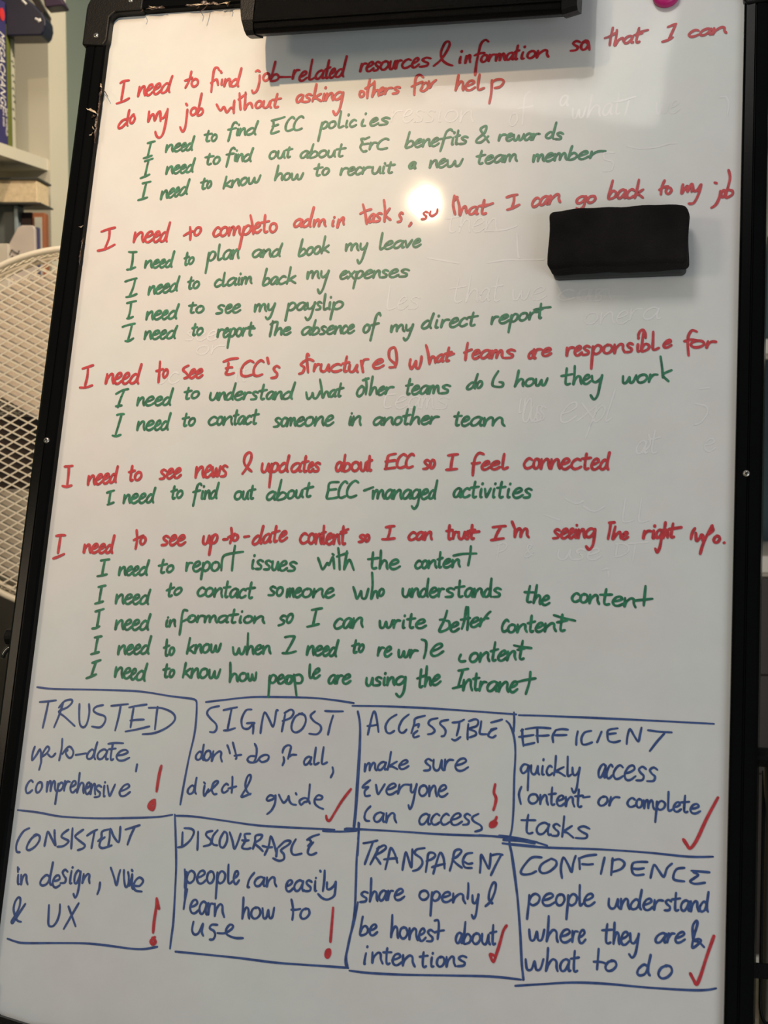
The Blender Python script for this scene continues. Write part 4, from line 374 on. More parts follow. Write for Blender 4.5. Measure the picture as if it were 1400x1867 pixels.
 '80,5652 131,5644 175,5644;126,5648 124,5739 121,5822;78,5877 130,5858 188,5830;391,5734 391,5812 400,5771 426,5735 443,5743 446,5780 458,5812;469,5776 501,5767 528,5747 516,5726 488,5739 469,5780 481,5811 509,5812 541,5788;548,5776 577,5768 602,5747 590,5727 565,5739 548,5780 559,5811 585,5813 613,5788;672,5752 652,5735 625,5764 617,5796 633,5813 661,5796 676,5739 687,5641 678,5731 675,5788 685,5813;911,5584 926,5674 921,5768;893,5683 942,5656 987,5637;988,5649 969,5663 961,5697 976,5722 999,5716 1014,5685 1005,5655 985,5649 988,5655;1247,5650 1219,5637 1195,5656 1211,5678 1235,5695 1227,5722 1183,5728;1263,5685 1295,5675 1323,5652 1311,5630 1283,5644 1263,5690 1275,5723 1303,5724 1335,5697;1343,5683 1378,5673 1409,5650 1395,5628 1365,5642 1343,5687 1357,5721 1387,5722 1422,5694;1601,5633 1599,5689 1616,5713 1639,5697 1656,5631 1656,5683 1668,5707;1685,5628 1681,5706 1673,5814 1681,5706 1692,5644 1715,5616 1738,5635 1731,5679 1704,5703 1685,5688;1798,5665 1821,5663 1844,5661;1868,5551 1881,5626 1870,5700;1846,5644 1876,5626 1910,5607;1919,5614 1900,5625 1892,5653 1906,5674 1929,5669 1943,5643 1935,5619 1916,5614 1919,5619;2005,5637 2030,5633 2054,5629;2164,5637 2140,5624 2105,5658 2095,5694 2115,5708 2149,5686 2169,5624 2185,5530 2171,5615 2167,5675 2178,5699;2265,5614 2242,5605 2211,5626 2196,5662 2206,5691 2233,5682 2260,5636 2267,5610 2260,5653 2264,5682 2277,5676;2314,5528 2308,5595 2305,5664 2316,5679 2334,5668;2278,5595 2314,5584 2350,5573;2357,5635 2389,5622 2417,5597 2405,5577 2377,5594 2357,5639 2368,5670 2396,5667 2429,5637;2624,5609 2598,5595 2570,5619 2558,5657 2579,5689 2608,5687 2634,5668;2667,5597 2647,5615 2641,5658 2659,5690 2683,5682 2697,5644 2685,5605 2664,5597 2668,5605;2709,5601 2714,5692 2718,5644 2737,5601 2752,5611 2756,5654 2768,5693;2780,5519 2781,5597 2785,5674 2793,5693 2802,5684;2765,5592 2784,5585 2803,5578;2815,5650 2842,5641 2866,5617 2854,5593 2830,5607 2815,5655 2828,5692 2853,5694 2879,5665;2882,5602 2887,5694 2892,5646 2913,5603 2929,5613 2933,5656 2945,5694;2969,5521 2968,5599 2971,5676 2982,5695 2997,5685;2942,5593 2973,5587 3003,5580;2948,5577 3017,5550;3177,5611 3156,5602 3137,5617 3149,5633 3167,5645 3160,5665 3127,5670;3207,5601 3192,5613 3186,5644 3196,5665 3212,5659 3224,5631 3218,5605 3204,5601 3207,5606;3375,5528 3418,5519 3458,5515;3418,5522 3414,5580 3400,5632;3349,5642 3401,5641 3466,5631;3661,5582 3639,5572 3613,5591 3599,5621 3615,5644 3641,5641 3666,5625;3734,5578 3715,5568 3688,5584 3674,5614 3682,5639 3706,5634 3730,5596 3737,5574 3729,5611 3732,5636 3744,5632;3754,5570 3750,5639 3761,5602 3789,5568 3806,5574 3807,5607 3817,5636;3976,5501 3974,5561 3974,5619 3985,5633 3999,5625;3948,5557 3978,5552 4008,5545;4016,5563 4016,5628 4020,5596 4034,5566 4057,5566;4067,5562 4068,5609 4086,5630 4108,5619 4123,5564 4124,5607 4138,5629;4159,5567 4150,5556 4143,5571 4149,5589 4157,5603 4155,5625 4142,5629;4187,5496 4185,5555 4185,5613 4195,5627 4209,5620;4161,5552 4189,5546 4217,5540;4162,5571 4254,5557;4379,5516 4437,5507 4496,5503;4454,5510 4424,5567 4402,5628;4369,5637 4427,5627 4485,5618;4553,5463 4576,5514;4584,5528 4585,5605 4597,5554 4620,5524 4637,5537 4638,5601 4647,5563 4674,5525 4694,5538 4697,5581 4713,5606;4992,5541 4967,5529 4946,5546 4960,5566 4981,5582 4974,5606 4935,5612;5006,5573 5036,5564 5062,5542 5051,5523 5025,5535 5006,5577 5017,5607 5043,5608 5073,5583;5078,5570 5098,5562 5115,5541 5108,5521 5091,5533 5078,5574 5085,5605 5103,5606 5123,5581;5139,5528 5136,5564 5137,5601 5145,5601;5143,5492 5143,5486;5162,5527 5161,5604 5169,5563 5192,5526 5207,5533 5208,5570 5218,5602;5300,5526 5266,5519 5231,5553 5236,5593 5270,5592 5300,5551 5308,5522 5304,5591 5294,5670 5264,5712 5235,5682;5446,5459 5440,5530 5427,5611;5433,5462 5478,5458;5488,5495 5468,5610 5499,5571 5531,5545 5541,5604;5554,5582 5577,5576 5598,5561 5590,5547 5570,5556 5554,5585 5561,5608 5581,5609 5605,5591;5748,5534 5740,5602 5749,5568 5773,5537 5805,5535;5829,5529 5824,5564 5823,5597 5833,5597;5836,5492 5837,5485;5900,5529 5878,5523 5854,5554 5855,5592 5877,5590 5899,5552 5906,5525 5900,5589 5887,5679 5865,5727 5848,5693;5930,5453 5923,5520 5913,5596 5923,5558 5940,5523 5951,5534 5950,5571 5952,5593;5997,5463 5989,5516 5982,5577 5992,5591 6008,5583;5962,5515 5994,5508 6027,5501;5973,5515 6069,5497;6189,5504 6166,5546 6156,5604;6198,5546 6204,5617 6231,5595 6246,5562 6262,5578 6255,5616;6339,5477 6308,5536 6263,5644 6239,5736;6331,5482 6348,5519 6301,5561;6384,5571 6364,5584 6354,5612 6367,5632 6389,5626 6405,5600 6399,5575 6381,5571 6383,5576;6441,5634 6446,5631'),
('g', 0.002357, 'green handwriting: I need to report issues with the content',
 '577,5889 610,5883 664,5876;619,5883 611,5960 607,6033;558,6044 607,6035 656,6023;783,5950 781,6027 790,5987 817,5950 834,5958 835,5994 846,6026;857,5989 883,5981 906,5960 896,5941 873,5953 857,5993 866,6024 889,6025 916,6000;922,5988 948,5980 972,5959 962,5940 939,5952 922,5992 932,6023 955,6024 981,5999;1051,5962 1028,5946 995,5975 986,6007 1004,6023 1037,6006 1056,5950 1071,5879 1058,5942 1054,5998 1065,6022;1218,5870 1210,5931 1206,5985 1220,5998 1241,5989;1176,5930 1217,5921 1259,5911;1297,5924 1274,5938 1264,5970 1280,5990 1307,5982 1326,5954 1316,5927 1293,5924 1297,5929;1457,5894 1458,5974 1463,5934 1481,5898 1512,5897;1526,5937 1561,5927 1590,5903 1576,5880 1546,5896 1526,5941 1541,5974 1572,5975 1606,5947;1622,5894 1621,5973 1616,6051 1621,5973 1632,5911 1660,5883 1689,5905 1682,5949 1650,5972 1625,5956;1746,5882 1718,5899 1708,5940 1731,5968 1764,5960 1785,5924 1771,5889 1741,5883 1746,5890;1809,5964 1811,5840 1866,5804 2009,5780;1922,5723 1915,5838 1915,5962;2118,5858 2113,5898 2114,5937 2125,5938;2124,5819 2125,5812;2214,5871 2186,5857 2161,5873 2176,5896 2200,5914 2191,5941 2147,5943;2295,5874 2267,5860 2242,5877 2258,5899 2282,5918 2273,5944 2228,5946;2311,5866 2308,5923 2323,5950 2345,5938 2362,5873 2361,5925 2372,5952;2382,5913 2415,5905 2444,5885 2432,5863 2404,5874 2382,5917 2393,5951 2421,5954 2455,5929;2545,5884 2511,5870 2481,5886 2500,5909 2529,5928 2518,5953 2464,5956;2748,5828 2770,5877 2801,5937 2840,5876 2859,5893 2881,5831 2893,5826 2912,5927;2883,5788 2896,5796;2934,5731 2951,5822 2965,5934;2927,5813 2975,5795 3026,5777;3021,5759 3014,5838 3007,5933 3033,5864 3058,5846 3100,5937;3272,5766 3270,5838 3271,5904 3289,5920 3314,5912;3227,5833 3277,5827 3327,5819;3345,5747 3347,5837 3344,5920 3355,5879 3381,5841 3406,5854 3411,5895 3420,5920;3438,5882 3481,5874 3518,5853 3500,5832 3463,5845 3438,5886 3457,5918 3495,5919 3537,5894;3730,5848 3711,5839 3689,5858 3679,5887 3694,5910 3716,5907 3736,5891;3766,5837 3749,5851 3742,5884 3756,5907 3777,5900 3790,5870 3782,5842 3764,5837 3767,5843;3805,5837 3804,5905 3814,5869 3843,5835 3863,5841 3865,5873 3878,5901;3906,5755 3903,5828 3902,5885 3911,5899 3923,5891;3882,5825 3907,5817 3932,5808;3942,5865 3976,5856 4005,5836 3992,5818 3962,5832 3942,5869 3955,5895 3985,5895 4018,5872;4026,5824 4025,5893 4034,5856 4062,5822 4081,5828 4083,5861 4096,5889;4030,5787 4114,5769 4241,5763;4186,5696 4183,5785 4171,5874'),
('g', 0.002357, 'green handwriting: I need to contact someone who understands the content',
 '584,6149 610,6142 655,6133;617,6141 612,6223 608,6299;568,6312 609,6301 649,6287;783,6219 781,6304 792,6259 824,6219 844,6228 846,6268 859,6304;872,6264 906,6255 936,6233 923,6213 894,6224 872,6269 885,6302 914,6304 948,6278;955,6264 985,6256 1012,6233 1001,6213 974,6224 955,6269 966,6302 992,6304 1022,6278;1097,6238 1072,6220 1037,6251 1027,6287 1047,6304 1081,6287 1102,6225 1117,6163 1104,6216 1099,6278 1111,6305;1320,6099 1313,6163 1309,6215 1322,6224 1341,6213;1282,6168 1319,6152 1357,6136;1400,6141 1374,6160 1363,6191 1382,6207 1412,6193 1432,6163 1421,6140 1395,6142 1400,6146;1660,6144 1638,6131 1610,6152 1597,6185 1613,6213 1640,6211 1666,6195;1714,6134 1686,6149 1675,6187 1694,6215 1726,6208 1748,6175 1737,6141 1710,6134 1714,6141;1769,6137 1765,6217 1777,6175 1810,6138 1831,6147 1832,6185 1844,6219;1884,6069 1878,6135 1873,6202 1884,6219 1900,6211;1851,6130 1883,6125 1915,6119;1991,6149 1969,6136 1937,6153 1921,6186 1931,6216 1958,6212 1986,6170 1994,6145 1986,6187 1990,6217 2003,6213;2070,6151 2049,6138 2023,6158 2010,6192 2025,6220 2050,6218 2074,6201;2120,6073 2112,6139 2107,6206 2120,6223 2140,6215;2078,6134 2118,6129 2159,6123;2363,6122 2335,6109 2310,6125 2325,6146 2349,6164 2340,6189 2296,6191;2407,6113 2385,6127 2375,6165 2390,6193 2415,6187 2433,6154 2425,6120 2403,6113 2407,6120;2477,6129 2477,6204 2484,6154 2496,6125 2505,6137 2505,6200 2510,6162 2525,6125 2535,6137 2536,6179 2544,6203;2554,6166 2583,6157 2608,6136 2598,6116 2573,6128 2554,6170 2564,6202 2588,6203 2617,6178;2673,6121 2640,6136 2626,6173 2648,6201 2686,6194 2711,6160 2699,6127 2667,6121 2672,6127;2737,6122 2732,6201 2747,6160 2789,6122 2815,6130 2815,6167 2831,6200;2848,6163 2885,6154 2919,6133 2905,6113 2872,6125 2848,6167 2860,6198 2893,6200 2931,6174;3108,6096 3129,6147 3151,6206 3178,6154 3186,6137 3199,6197 3234,6196 3253,6110;3276,5958 3290,6075 3286,6203 3308,6143 3333,6134 3346,6193;3381,6109 3364,6121 3356,6152 3367,6175 3386,6169 3400,6141 3395,6114 3378,6109 3381,6114;3578,6102 3580,6155 3601,6179 3627,6167 3642,6105 3646,6154 3662,6178;3666,6100 3670,6178 3676,6137 3700,6100 3719,6107 3723,6144 3736,6176;3800,6114 3778,6098 3750,6127 3743,6160 3762,6176 3790,6159 3803,6101 3810,6005 3805,6093 3805,6150 3817,6175;3831,6138 3865,6129 3893,6108 3879,6087 3850,6101 3832,6142 3847,6172 3876,6173 3909,6148;3914,6095 3916,6168 3920,6132 3935,6099 3962,6098;4057,6100 4020,6089 3991,6106 4012,6126 4044,6141 4035,6166 3980,6171;4104,6017 4101,6087 4102,6152 4117,6168 4138,6159;4066,6083 4108,6076 4149,6069;4223,6097 4201,6085 4172,6102 4160,6135 4172,6163 4197,6158 4220,6117 4225,6093 4221,6133 4226,6162 4239,6157;4244,6088 4247,6165 4255,6124 4286,6087 4307,6095 4311,6131 4327,6163;4384,6102 4365,6086 4340,6115 4334,6147 4350,6163 4376,6146 4388,6089 4393,5993 4389,6081 4389,6138 4399,6162;4485,6091 4453,6080 4426,6097 4445,6116 4474,6132 4466,6156 4416,6161;4747,6053 4736,6121 4728,6185 4741,6203 4763,6198;4701,6112 4743,6112 4786,6111;4809,6043 4799,6130 4786,6209 4800,6171 4825,6138 4843,6152 4842,6193 4846,6217;4863,6183 4894,6179 4921,6163 4912,6141 4885,6150 4863,6187 4872,6219 4898,6224 4930,6204;5190,6124 5168,6111 5142,6129 5129,6160 5145,6187 5171,6187 5195,6172;5238,6117 5213,6130 5203,6165 5221,6193 5250,6188 5269,6158 5258,6125 5234,6117 5238,6124;5289,6123 5286,6199 5298,6160 5332,6126 5355,6136 5356,6172 5371,6204;5430,6067 5421,6128 5416,6192 5434,6209 5460,6203;5376,6121 5429,6120 5482,6117;5492,6177 5534,6172 5571,6155 5555,6134 5518,6143 5492,6181 5507,6212 5544,6216 5586,6195;5598,6145 5595,6220 5609,6181 5648,6148 5674,6158 5676,6194 5692,6227;5681,6167 5761,6157 5837,6147;5773,6033 5768,6123 5763,6209'),
('g', 0.002357, 'green handwriting: I need information so I can write better content',
 '582,6388 623,6375 665,6360;624,6378 621,6467 615,6538;570,6553 607,6547 642,6529;809,6467 807,6554 818,6508 850,6467 870,6476 871,6517 885,6553;897,6512 929,6502 956,6479 945,6458 917,6471 897,6517 909,6551 936,6553 967,6525;976,6511 1009,6502 1039,6478 1026,6457 997,6470 976,6516 988,6550 1017,6552 1051,6524;1125,6482 1100,6464 1066,6496 1055,6533 1075,6551 1109,6532 1130,6468 1145,6401 1132,6459 1127,6523 1138,6550;1321,6452 1316,6482 1317,6512 1329,6511;1325,6429 1326,6425;1350,6450 1348,6513 1356,6479 1380,6447 1396,6453 1397,6483 1406,6509;1512,6357 1475,6354 1463,6411 1463,6498 1458,6589;1469,6463 1547,6426;1567,6400 1540,6412 1528,6442 1548,6464 1580,6458 1601,6431 1590,6405 1563,6400 1567,6405;1624,6401 1619,6461 1627,6431 1649,6404 1682,6404;1692,6404 1695,6463 1705,6423 1726,6400 1742,6410 1745,6459 1753,6429 1778,6399 1797,6409 1801,6442 1817,6462;1913,6404 1887,6395 1848,6408 1829,6435 1842,6458 1874,6454 1908,6421 1917,6401 1907,6434 1912,6457 1928,6454;1976,6335 1968,6394 1963,6447 1978,6460 2000,6453;1930,6391 1975,6385 2020,6379;2047,6396 2042,6426 2043,6456 2056,6455;2053,6356 2055,6349;2123,6393 2093,6406 2081,6435 2102,6457 2136,6451 2160,6425 2148,6398 2118,6393 2123,6399;2184,6395 2180,6457 2195,6424 2236,6394 2263,6400 2264,6430 2281,6456;2485,6387 2458,6382 2434,6405 2449,6421 2471,6431 2463,6458 2420,6475;2527,6364 2506,6385 2496,6424 2511,6447 2535,6434 2552,6396 2544,6366 2524,6365 2527,6370;2728,6322 2765,6314 2826,6303;2774,6313 2762,6391 2753,6465;2698,6480 2753,6467 2808,6451;3029,6407 3004,6395 2973,6421 2956,6460 2974,6489 3005,6484 3034,6463;3111,6400 3091,6388 3059,6409 3043,6448 3052,6480 3078,6473 3106,6424 3114,6395 3105,6442 3108,6475 3121,6469;3136,6388 3130,6478 3145,6430 3186,6384 3212,6391 3212,6433 3227,6469;3383,6405 3393,6465 3424,6465 3443,6415 3455,6464 3484,6459 3503,6398;3520,6397 3518,6466 3524,6431 3544,6401 3575,6400;3608,6395 3604,6429 3606,6464 3621,6463;3613,6357 3614,6351;3675,6335 3670,6390 3668,6450 3681,6465 3700,6457;3638,6387 3676,6381 3714,6375;3725,6430 3766,6421 3801,6402 3786,6383 3750,6395 3725,6434 3741,6462 3777,6463 3817,6439;4003,6297 3983,6382 3942,6484 3989,6482 4034,6448 4026,6397 4000,6390;3941,6383 3983,6378;4047,6452 4081,6441 4111,6419 4100,6400 4070,6414 4047,6456 4058,6486 4087,6485 4122,6458;4178,6259 4168,6377 4148,6461;4194,6259 4201,6376 4199,6468;4134,6378 4217,6359;4229,6406 4263,6395 4293,6373 4282,6354 4252,6368 4229,6410 4239,6439 4268,6439 4303,6412;4319,6359 4310,6432 4321,6395 4348,6361 4385,6358;4343,6373 4374,6322 4401,6296;4571,6383 4552,6367 4527,6395 4513,6439 4525,6474 4549,6470 4572,6448;4604,6408 4579,6423 4569,6457 4588,6480 4616,6473 4635,6442 4624,6413 4600,6408 4604,6414;4655,6407 4653,6478 4665,6440 4699,6405 4722,6411 4724,6444 4739,6473;4776,6323 4771,6397 4769,6457 4780,6471 4796,6462;4744,6394 4777,6386 4809,6376;4817,6435 4850,6426 4879,6406 4867,6387 4838,6400 4817,6439 4830,6466 4858,6466 4891,6442;4903,6393 4900,6464 4914,6426 4954,6390 4980,6396 4982,6429 4999,6458;5050,6308 5043,6381 5039,6441 5054,6455 5077,6446;5005,6379 5050,6370 5095,6360;4975,6315 5058,6338 5165,6360'),
('g', 0.002357, 'green handwriting: I need to know when I need to rewrite content',
 '605,6639 632,6633 675,6625;639,6632 631,6712 627,6788;587,6800 627,6789 666,6776;865,6711 863,6791 873,6749 903,6709 922,6717 923,6755 935,6788;947,6749 977,6740 1003,6717 992,6697 966,6711 947,6754 958,6785 984,6785 1013,6759;1021,6746 1050,6736 1076,6714 1065,6694 1040,6707 1021,6750 1031,6781 1057,6782 1087,6755;1156,6715 1133,6699 1101,6730 1091,6764 1109,6780 1142,6761 1161,6702 1176,6611 1163,6693 1158,6752 1169,6777;1338,6637 1339,6718 1340,6777 1350,6790 1363,6780;1316,6717 1342,6705 1369,6693;1397,6710 1382,6726 1377,6760 1390,6782 1409,6773 1420,6742 1411,6714 1394,6711 1397,6716;1566,6616 1560,6681 1551,6765;1613,6681 1563,6726 1584,6733 1619,6759;1632,6679 1629,6758 1639,6716 1665,6677 1681,6684 1682,6721 1692,6753;1737,6668 1713,6685 1702,6723 1720,6749 1748,6740 1767,6706 1758,6673 1733,6669 1737,6675;1783,6671 1789,6737 1813,6735 1829,6680 1836,6733 1859,6727 1876,6660;1997,6690 2013,6751 2043,6750 2058,6699 2074,6748 2103,6743 2117,6680;2132,6555 2139,6675 2139,6752 2147,6713 2168,6677 2189,6688 2194,6726 2203,6749;2215,6714 2246,6704 2272,6684 2259,6663 2232,6678 2216,6718 2230,6746 2258,6746 2288,6721;2292,6671 2297,6744 2303,6705 2329,6669 2349,6676 2354,6710 2369,6740;2493,6583 2540,6573 2584,6572;2588,6575 2556,6649 2518,6724;2484,6732 2545,6730 2610,6711;2723,6658 2718,6738 2729,6696 2756,6659 2773,6668 2773,6706 2782,6740;2795,6702 2827,6695 2856,6674 2845,6654 2817,6665 2795,6706 2806,6739 2833,6741 2866,6717;2872,6704 2897,6697 2919,6676 2911,6656 2889,6667 2872,6709 2880,6741 2901,6743 2927,6719;2987,6682 2968,6665 2940,6694 2930,6727 2945,6745 2973,6728 2992,6670 3006,6597 2994,6661 2988,6720 2996,6746;3173,6591 3166,6643 3161,6698 3171,6709 3188,6699;3139,6646 3171,6635 3204,6623;3231,6631 3214,6647 3206,6678 3217,6698 3236,6689 3250,6659 3244,6633 3228,6632 3230,6636;3395,6651 3388,6727 3396,6689 3416,6655 3443,6655;3451,6693 3480,6684 3506,6663 3497,6643 3471,6655 3451,6697 3460,6729 3485,6731 3515,6705;3580,6669 3585,6730 3610,6730 3629,6681 3636,6730 3660,6727 3680,6667;3697,6667 3689,6735 3699,6701 3723,6671 3758,6672;3784,6568 3827,6587 3830,6671 3817,6738;3880,6673 3931,6654 3976,6622 3959,6601 3914,6622 3880,6678 3897,6713 3940,6707 3992,6669;4154,6694 4140,6736 4158,6757 4199,6751;4279,6676 4251,6694 4238,6732 4257,6757 4289,6748 4311,6713 4301,6681 4274,6677 4278,6683;4334,6674 4329,6753 4342,6710 4378,6670 4401,6677 4401,6714 4415,6745;4460,6573 4451,6660 4445,6726 4456,6742 4473,6732;4423,6657 4457,6647 4490,6635;4495,6701 4529,6690 4558,6667 4547,6646 4518,6663 4495,6706 4506,6736 4535,6735 4569,6707;4580,6653 4575,6732 4587,6689 4621,6650 4641,6656 4641,6693 4653,6725;4707,6553 4696,6639 4689,6705 4703,6721 4723,6711;4662,6637 4703,6626 4744,6614;4630,6597 4696,6609 4787,6617'),
('g', 0.002357, 'green handwriting: I need to know how people are using it',
 '609,6883 641,6871 693,6852;649,6868 630,6942 616,7010;568,7031 615,7012 664,6989;859,6914 857,7005 868,6958 899,6918 919,6930 920,6973 933,7012;945,6971 975,6964 1002,6943 991,6919 965,6930 945,6975 956,7013 982,7017 1013,6992;1018,6978 1041,6971 1061,6949 1053,6926 1033,6937 1018,6983 1026,7020 1046,7024 1068,6997;1146,6962 1120,6941 1084,6970 1073,7008 1094,7029 1130,7013 1151,6949 1167,6871 1153,6939 1148,7006 1160,7035;1365,6870 1359,6925 1356,6981 1366,6994 1382,6986;1333,6924 1365,6917 1396,6909;1423,6922 1407,6935 1400,6967 1411,6989 1430,6982 1443,6953 1437,6926 1420,6922 1423,6927;1550,6852 1545,6900 1535,6990;1600,6904 1548,6949 1570,6958 1607,6989;1621,6904 1618,6989 1629,6944 1658,6904 1676,6912 1677,6952 1689,6988;1739,6900 1712,6916 1700,6957 1720,6986 1751,6978 1773,6943 1762,6907 1735,6900 1739,6907;1790,6907 1797,6978 1824,6978 1842,6920 1850,6977 1876,6973 1895,6901;1986,6836 1997,6939 1998,7016 2007,6976 2031,6939 2057,6948 2065,6986 2076,7008;2119,6928 2094,6945 2089,6980 2112,7003 2142,6994 2158,6962 2142,6932 2114,6929 2120,6935;2168,6930 2183,6990 2204,6988 2209,6938 2224,6986 2243,6981 2247,6918;2380,6944 2382,7012 2385,7142 2382,7012 2390,6959 2414,6936 2442,6955 2437,6993 2408,7012 2385,6997;2460,6978 2488,6970 2511,6952 2498,6933 2475,6944 2461,6982 2474,7011 2499,7012 2525,6989;2560,6938 2537,6952 2531,6986 2550,7011 2577,7005 2593,6974 2580,6944 2556,6938 2560,6944;2611,6928 2632,7028 2652,7120;2615,6936 2666,6926 2695,6959 2682,7001 2629,7003;2577,6939 2555,6953 2546,6988 2560,7012 2585,7005 2602,6974 2594,6944 2573,6939 2576,6945;2755,6827 2757,6886 2762,6940 2773,6953 2796,6938;2795,6917 2823,6906 2848,6883 2839,6863 2814,6878 2795,6921 2804,6952 2828,6952 2857,6925;3007,6929 2988,6918 2961,6935 2946,6968 2954,6996 2978,6991 3003,6949 3010,6925 3002,6965 3005,6993 3016,6989;3028,6920 3022,6992 3029,6956 3047,6923 3071,6922;3081,6957 3112,6948 3141,6926 3130,6907 3102,6920 3080,6961 3091,6991 3118,6992 3151,6966;3300,6933 3300,6982 3317,7004 3340,6991 3355,6934 3357,6979 3369,7001;3438,6933 3411,6923 3389,6940 3404,6958 3428,6971 3420,6994 3378,7000;3467,6924 3464,6958 3466,6991 3477,6991;3470,6891 3471,6885;3496,6922 3496,6994 3504,6956 3530,6921 3548,6927 3550,6961 3562,6990;3652,6917 3614,6912 3576,6944 3582,6981 3620,6979 3653,6940 3661,6913 3659,6977 3649,7054 3617,7096 3584,7068;3800,6840 3796,6923 3795,6987 3806,7001 3823,6989;3768,6924 3802,6910 3835,6895;3850,6809 3848,6913 3843,6993 3852,6952 3872,6912 3888,6920 3890,6960 3896,6982;3910,6944 3943,6929 3972,6903 3959,6885 3930,6904 3910,6948 3923,6975 3952,6971 3985,6941;4141,6841 4174,6833 4228,6821;4183,6831 4163,6911 4147,6986;4098,7001 4147,6988 4197,6971;4196,6921 4195,7014 4206,6965 4237,6919 4258,6929 4261,6973 4275,7012;4307,6859 4303,6912 4301,6991 4311,7010 4325,7000;4278,6910 4307,6904 4336,6898;4350,6932 4342,7013 4351,6972 4373,6936 4403,6936;4497,6939 4471,6926 4432,6944 4412,6981 4423,7012 4455,7007 4490,6962 4500,6935 4489,6980 4492,7011 4508,7006;4523,6930 4516,7015 4531,6970 4568,6929 4590,6938 4589,6979 4601,7014;4616,6974 4646,6964 4674,6942 4664,6920 4637,6933 4616,6978 4625,7012 4650,7014 4682,6986;4789,6830 4785,6920 4758,7027;4679,6924 4744,6905 4838,6886'),
('b', 0.001885, 'blue handwriting: top rule and dividers of the grid',
 '76,7132 259,7143 679,7135 1025,7133 1205,7142 1440,7169 1645,7183;33,8289 244,8300 483,8325 825,8322 1162,8301 1428,8278 1569,8250'),
('b', 0.002003, 'blue handwriting: TRUSTED up-to-date, comprehensive',
 '121,7272 204,7263 287,7250;211,7258 199,7386 184,7514;361,7276 334,7394 299,7505;324,7317 372,7256 440,7237 451,7266 408,7313 329,7355 398,7404 507,7484;529,7276 540,7386 560,7469 598,7493 628,7453 639,7356 626,7273;769,7276 699,7296 678,7331 720,7359 799,7382 806,7433 764,7486 680,7481;852,7281 931,7270 1019,7258;947,7270 938,7383 918,7509;1078,7288 1073,7365 1068,7474;1032,7289 1110,7271 1204,7255;1058,7410 1125,7401 1193,7396;1022,7514 1135,7490 1254,7457;1315,7272 1312,7368 1312,7483;1228,7285 1357,7283 1470,7324 1498,7386 1431,7459 1315,7515 1195,7532;128,7693 114,7752 117,7822 158,7763 180,7717 194,7735 203,7786 210,7837 199,7908;203,7786 224,7734 253,7688 277,7706 255,7752 210,7786;270,7758 301,7782 325,7774 345,7748;397,7608 402,7701 391,7810;415,7751 444,7705 482,7678 523,7721 515,7772 482,7780 448,7737 466,7711;551,7753 603,7743 654,7733;735,7713 710,7694 675,7727 666,7766 686,7785 721,7765 740,7698 754,7625 742,7689 739,7756 752,7784;860,7702 830,7688 790,7708 770,7746 785,7779 820,7774 854,7726 863,7698 855,7745 861,7779 878,7774;911,7637 906,7688 904,7764 916,7783 933,7773;877,7685 911,7680 946,7675;961,7740 1018,7730 1068,7706 1046,7684 996,7697 961,7745 983,7781 1033,7782 1090,7753;865,7636 932,7624 1014,7623;1173,7812 1169,7875;152,8024 130,8007 102,8039 88,8088 103,8127 130,8122 156,8097;223,8019 200,8039 190,8086 205,8118 231,8107 250,8065 241,8025 219,8019 223,8027;298,8015 303,8106 308,8045 323,8007 335,8021 340,8097 344,8051 361,8003 376,8017 381,8067 394,8096;410,8025 408,8094 403,8213 408,8094 418,8040 439,8014 461,8030 454,8069 429,8091 411,8079;475,7996 476,8087 480,8042 497,8003 525,8004;537,8050 563,8041 586,8017 575,7992 552,8005 537,8055 549,8094 572,8097 598,8068;613,7916 612,7998 608,8099 618,8049 642,8005 665,8021 668,8071 676,8102;689,8057 710,8048 729,8024 720,7999 701,8012 689,8062 699,8101 718,8104 739,8075;742,8009 744,8105 749,8055 767,8011 780,8021 783,8067 792,8107;846,8035 816,8022 793,8046 812,8071 837,8089 831,8122 787,8132;873,8021 873,8069 878,8117 888,8116;876,7993 876,7989;903,8018 933,8111 954,8071 978,8004;1031,8065 1077,8049 1118,8019 1102,7996 1062,8016 1031,8071 1046,8106 1086,8103 1133,8066'),
('r', 0.00271, 'red exclamation mark beside comprehensive',
 '1414,7813 1400,7908 1393,8048;1384,8127 1346,8148 1331,8192 1374,8215 1389,8170 1378,8134 1356,8172 1365,8197'),
('b', 0.001885, 'blue handwriting: top rule and side of the signpost cell',
 '1481,7173 1618,7184 1680,7195 1698,7239 1707,7391 1702,7530 1675,7720 1652,7946 1635,8155;1785,7210 1954,7185 2217,7149 2545,7137 2806,7134 3002,7146 3197,7167;1599,8258 1772,8255 2064,8276 2392,8301 2778,8302 3109,8298;3003,8316 3161,8313 3311,8299;3203,8287 3285,8288 3410,8281;3241,7240 3269,7353 3280,7574 3283,7939 3284,8120 3281,8264;3331,8232 3331,8369'),
('b', 0.002003, 'blue handwriting: SIGNPOST don’t do it all, direct & guide',
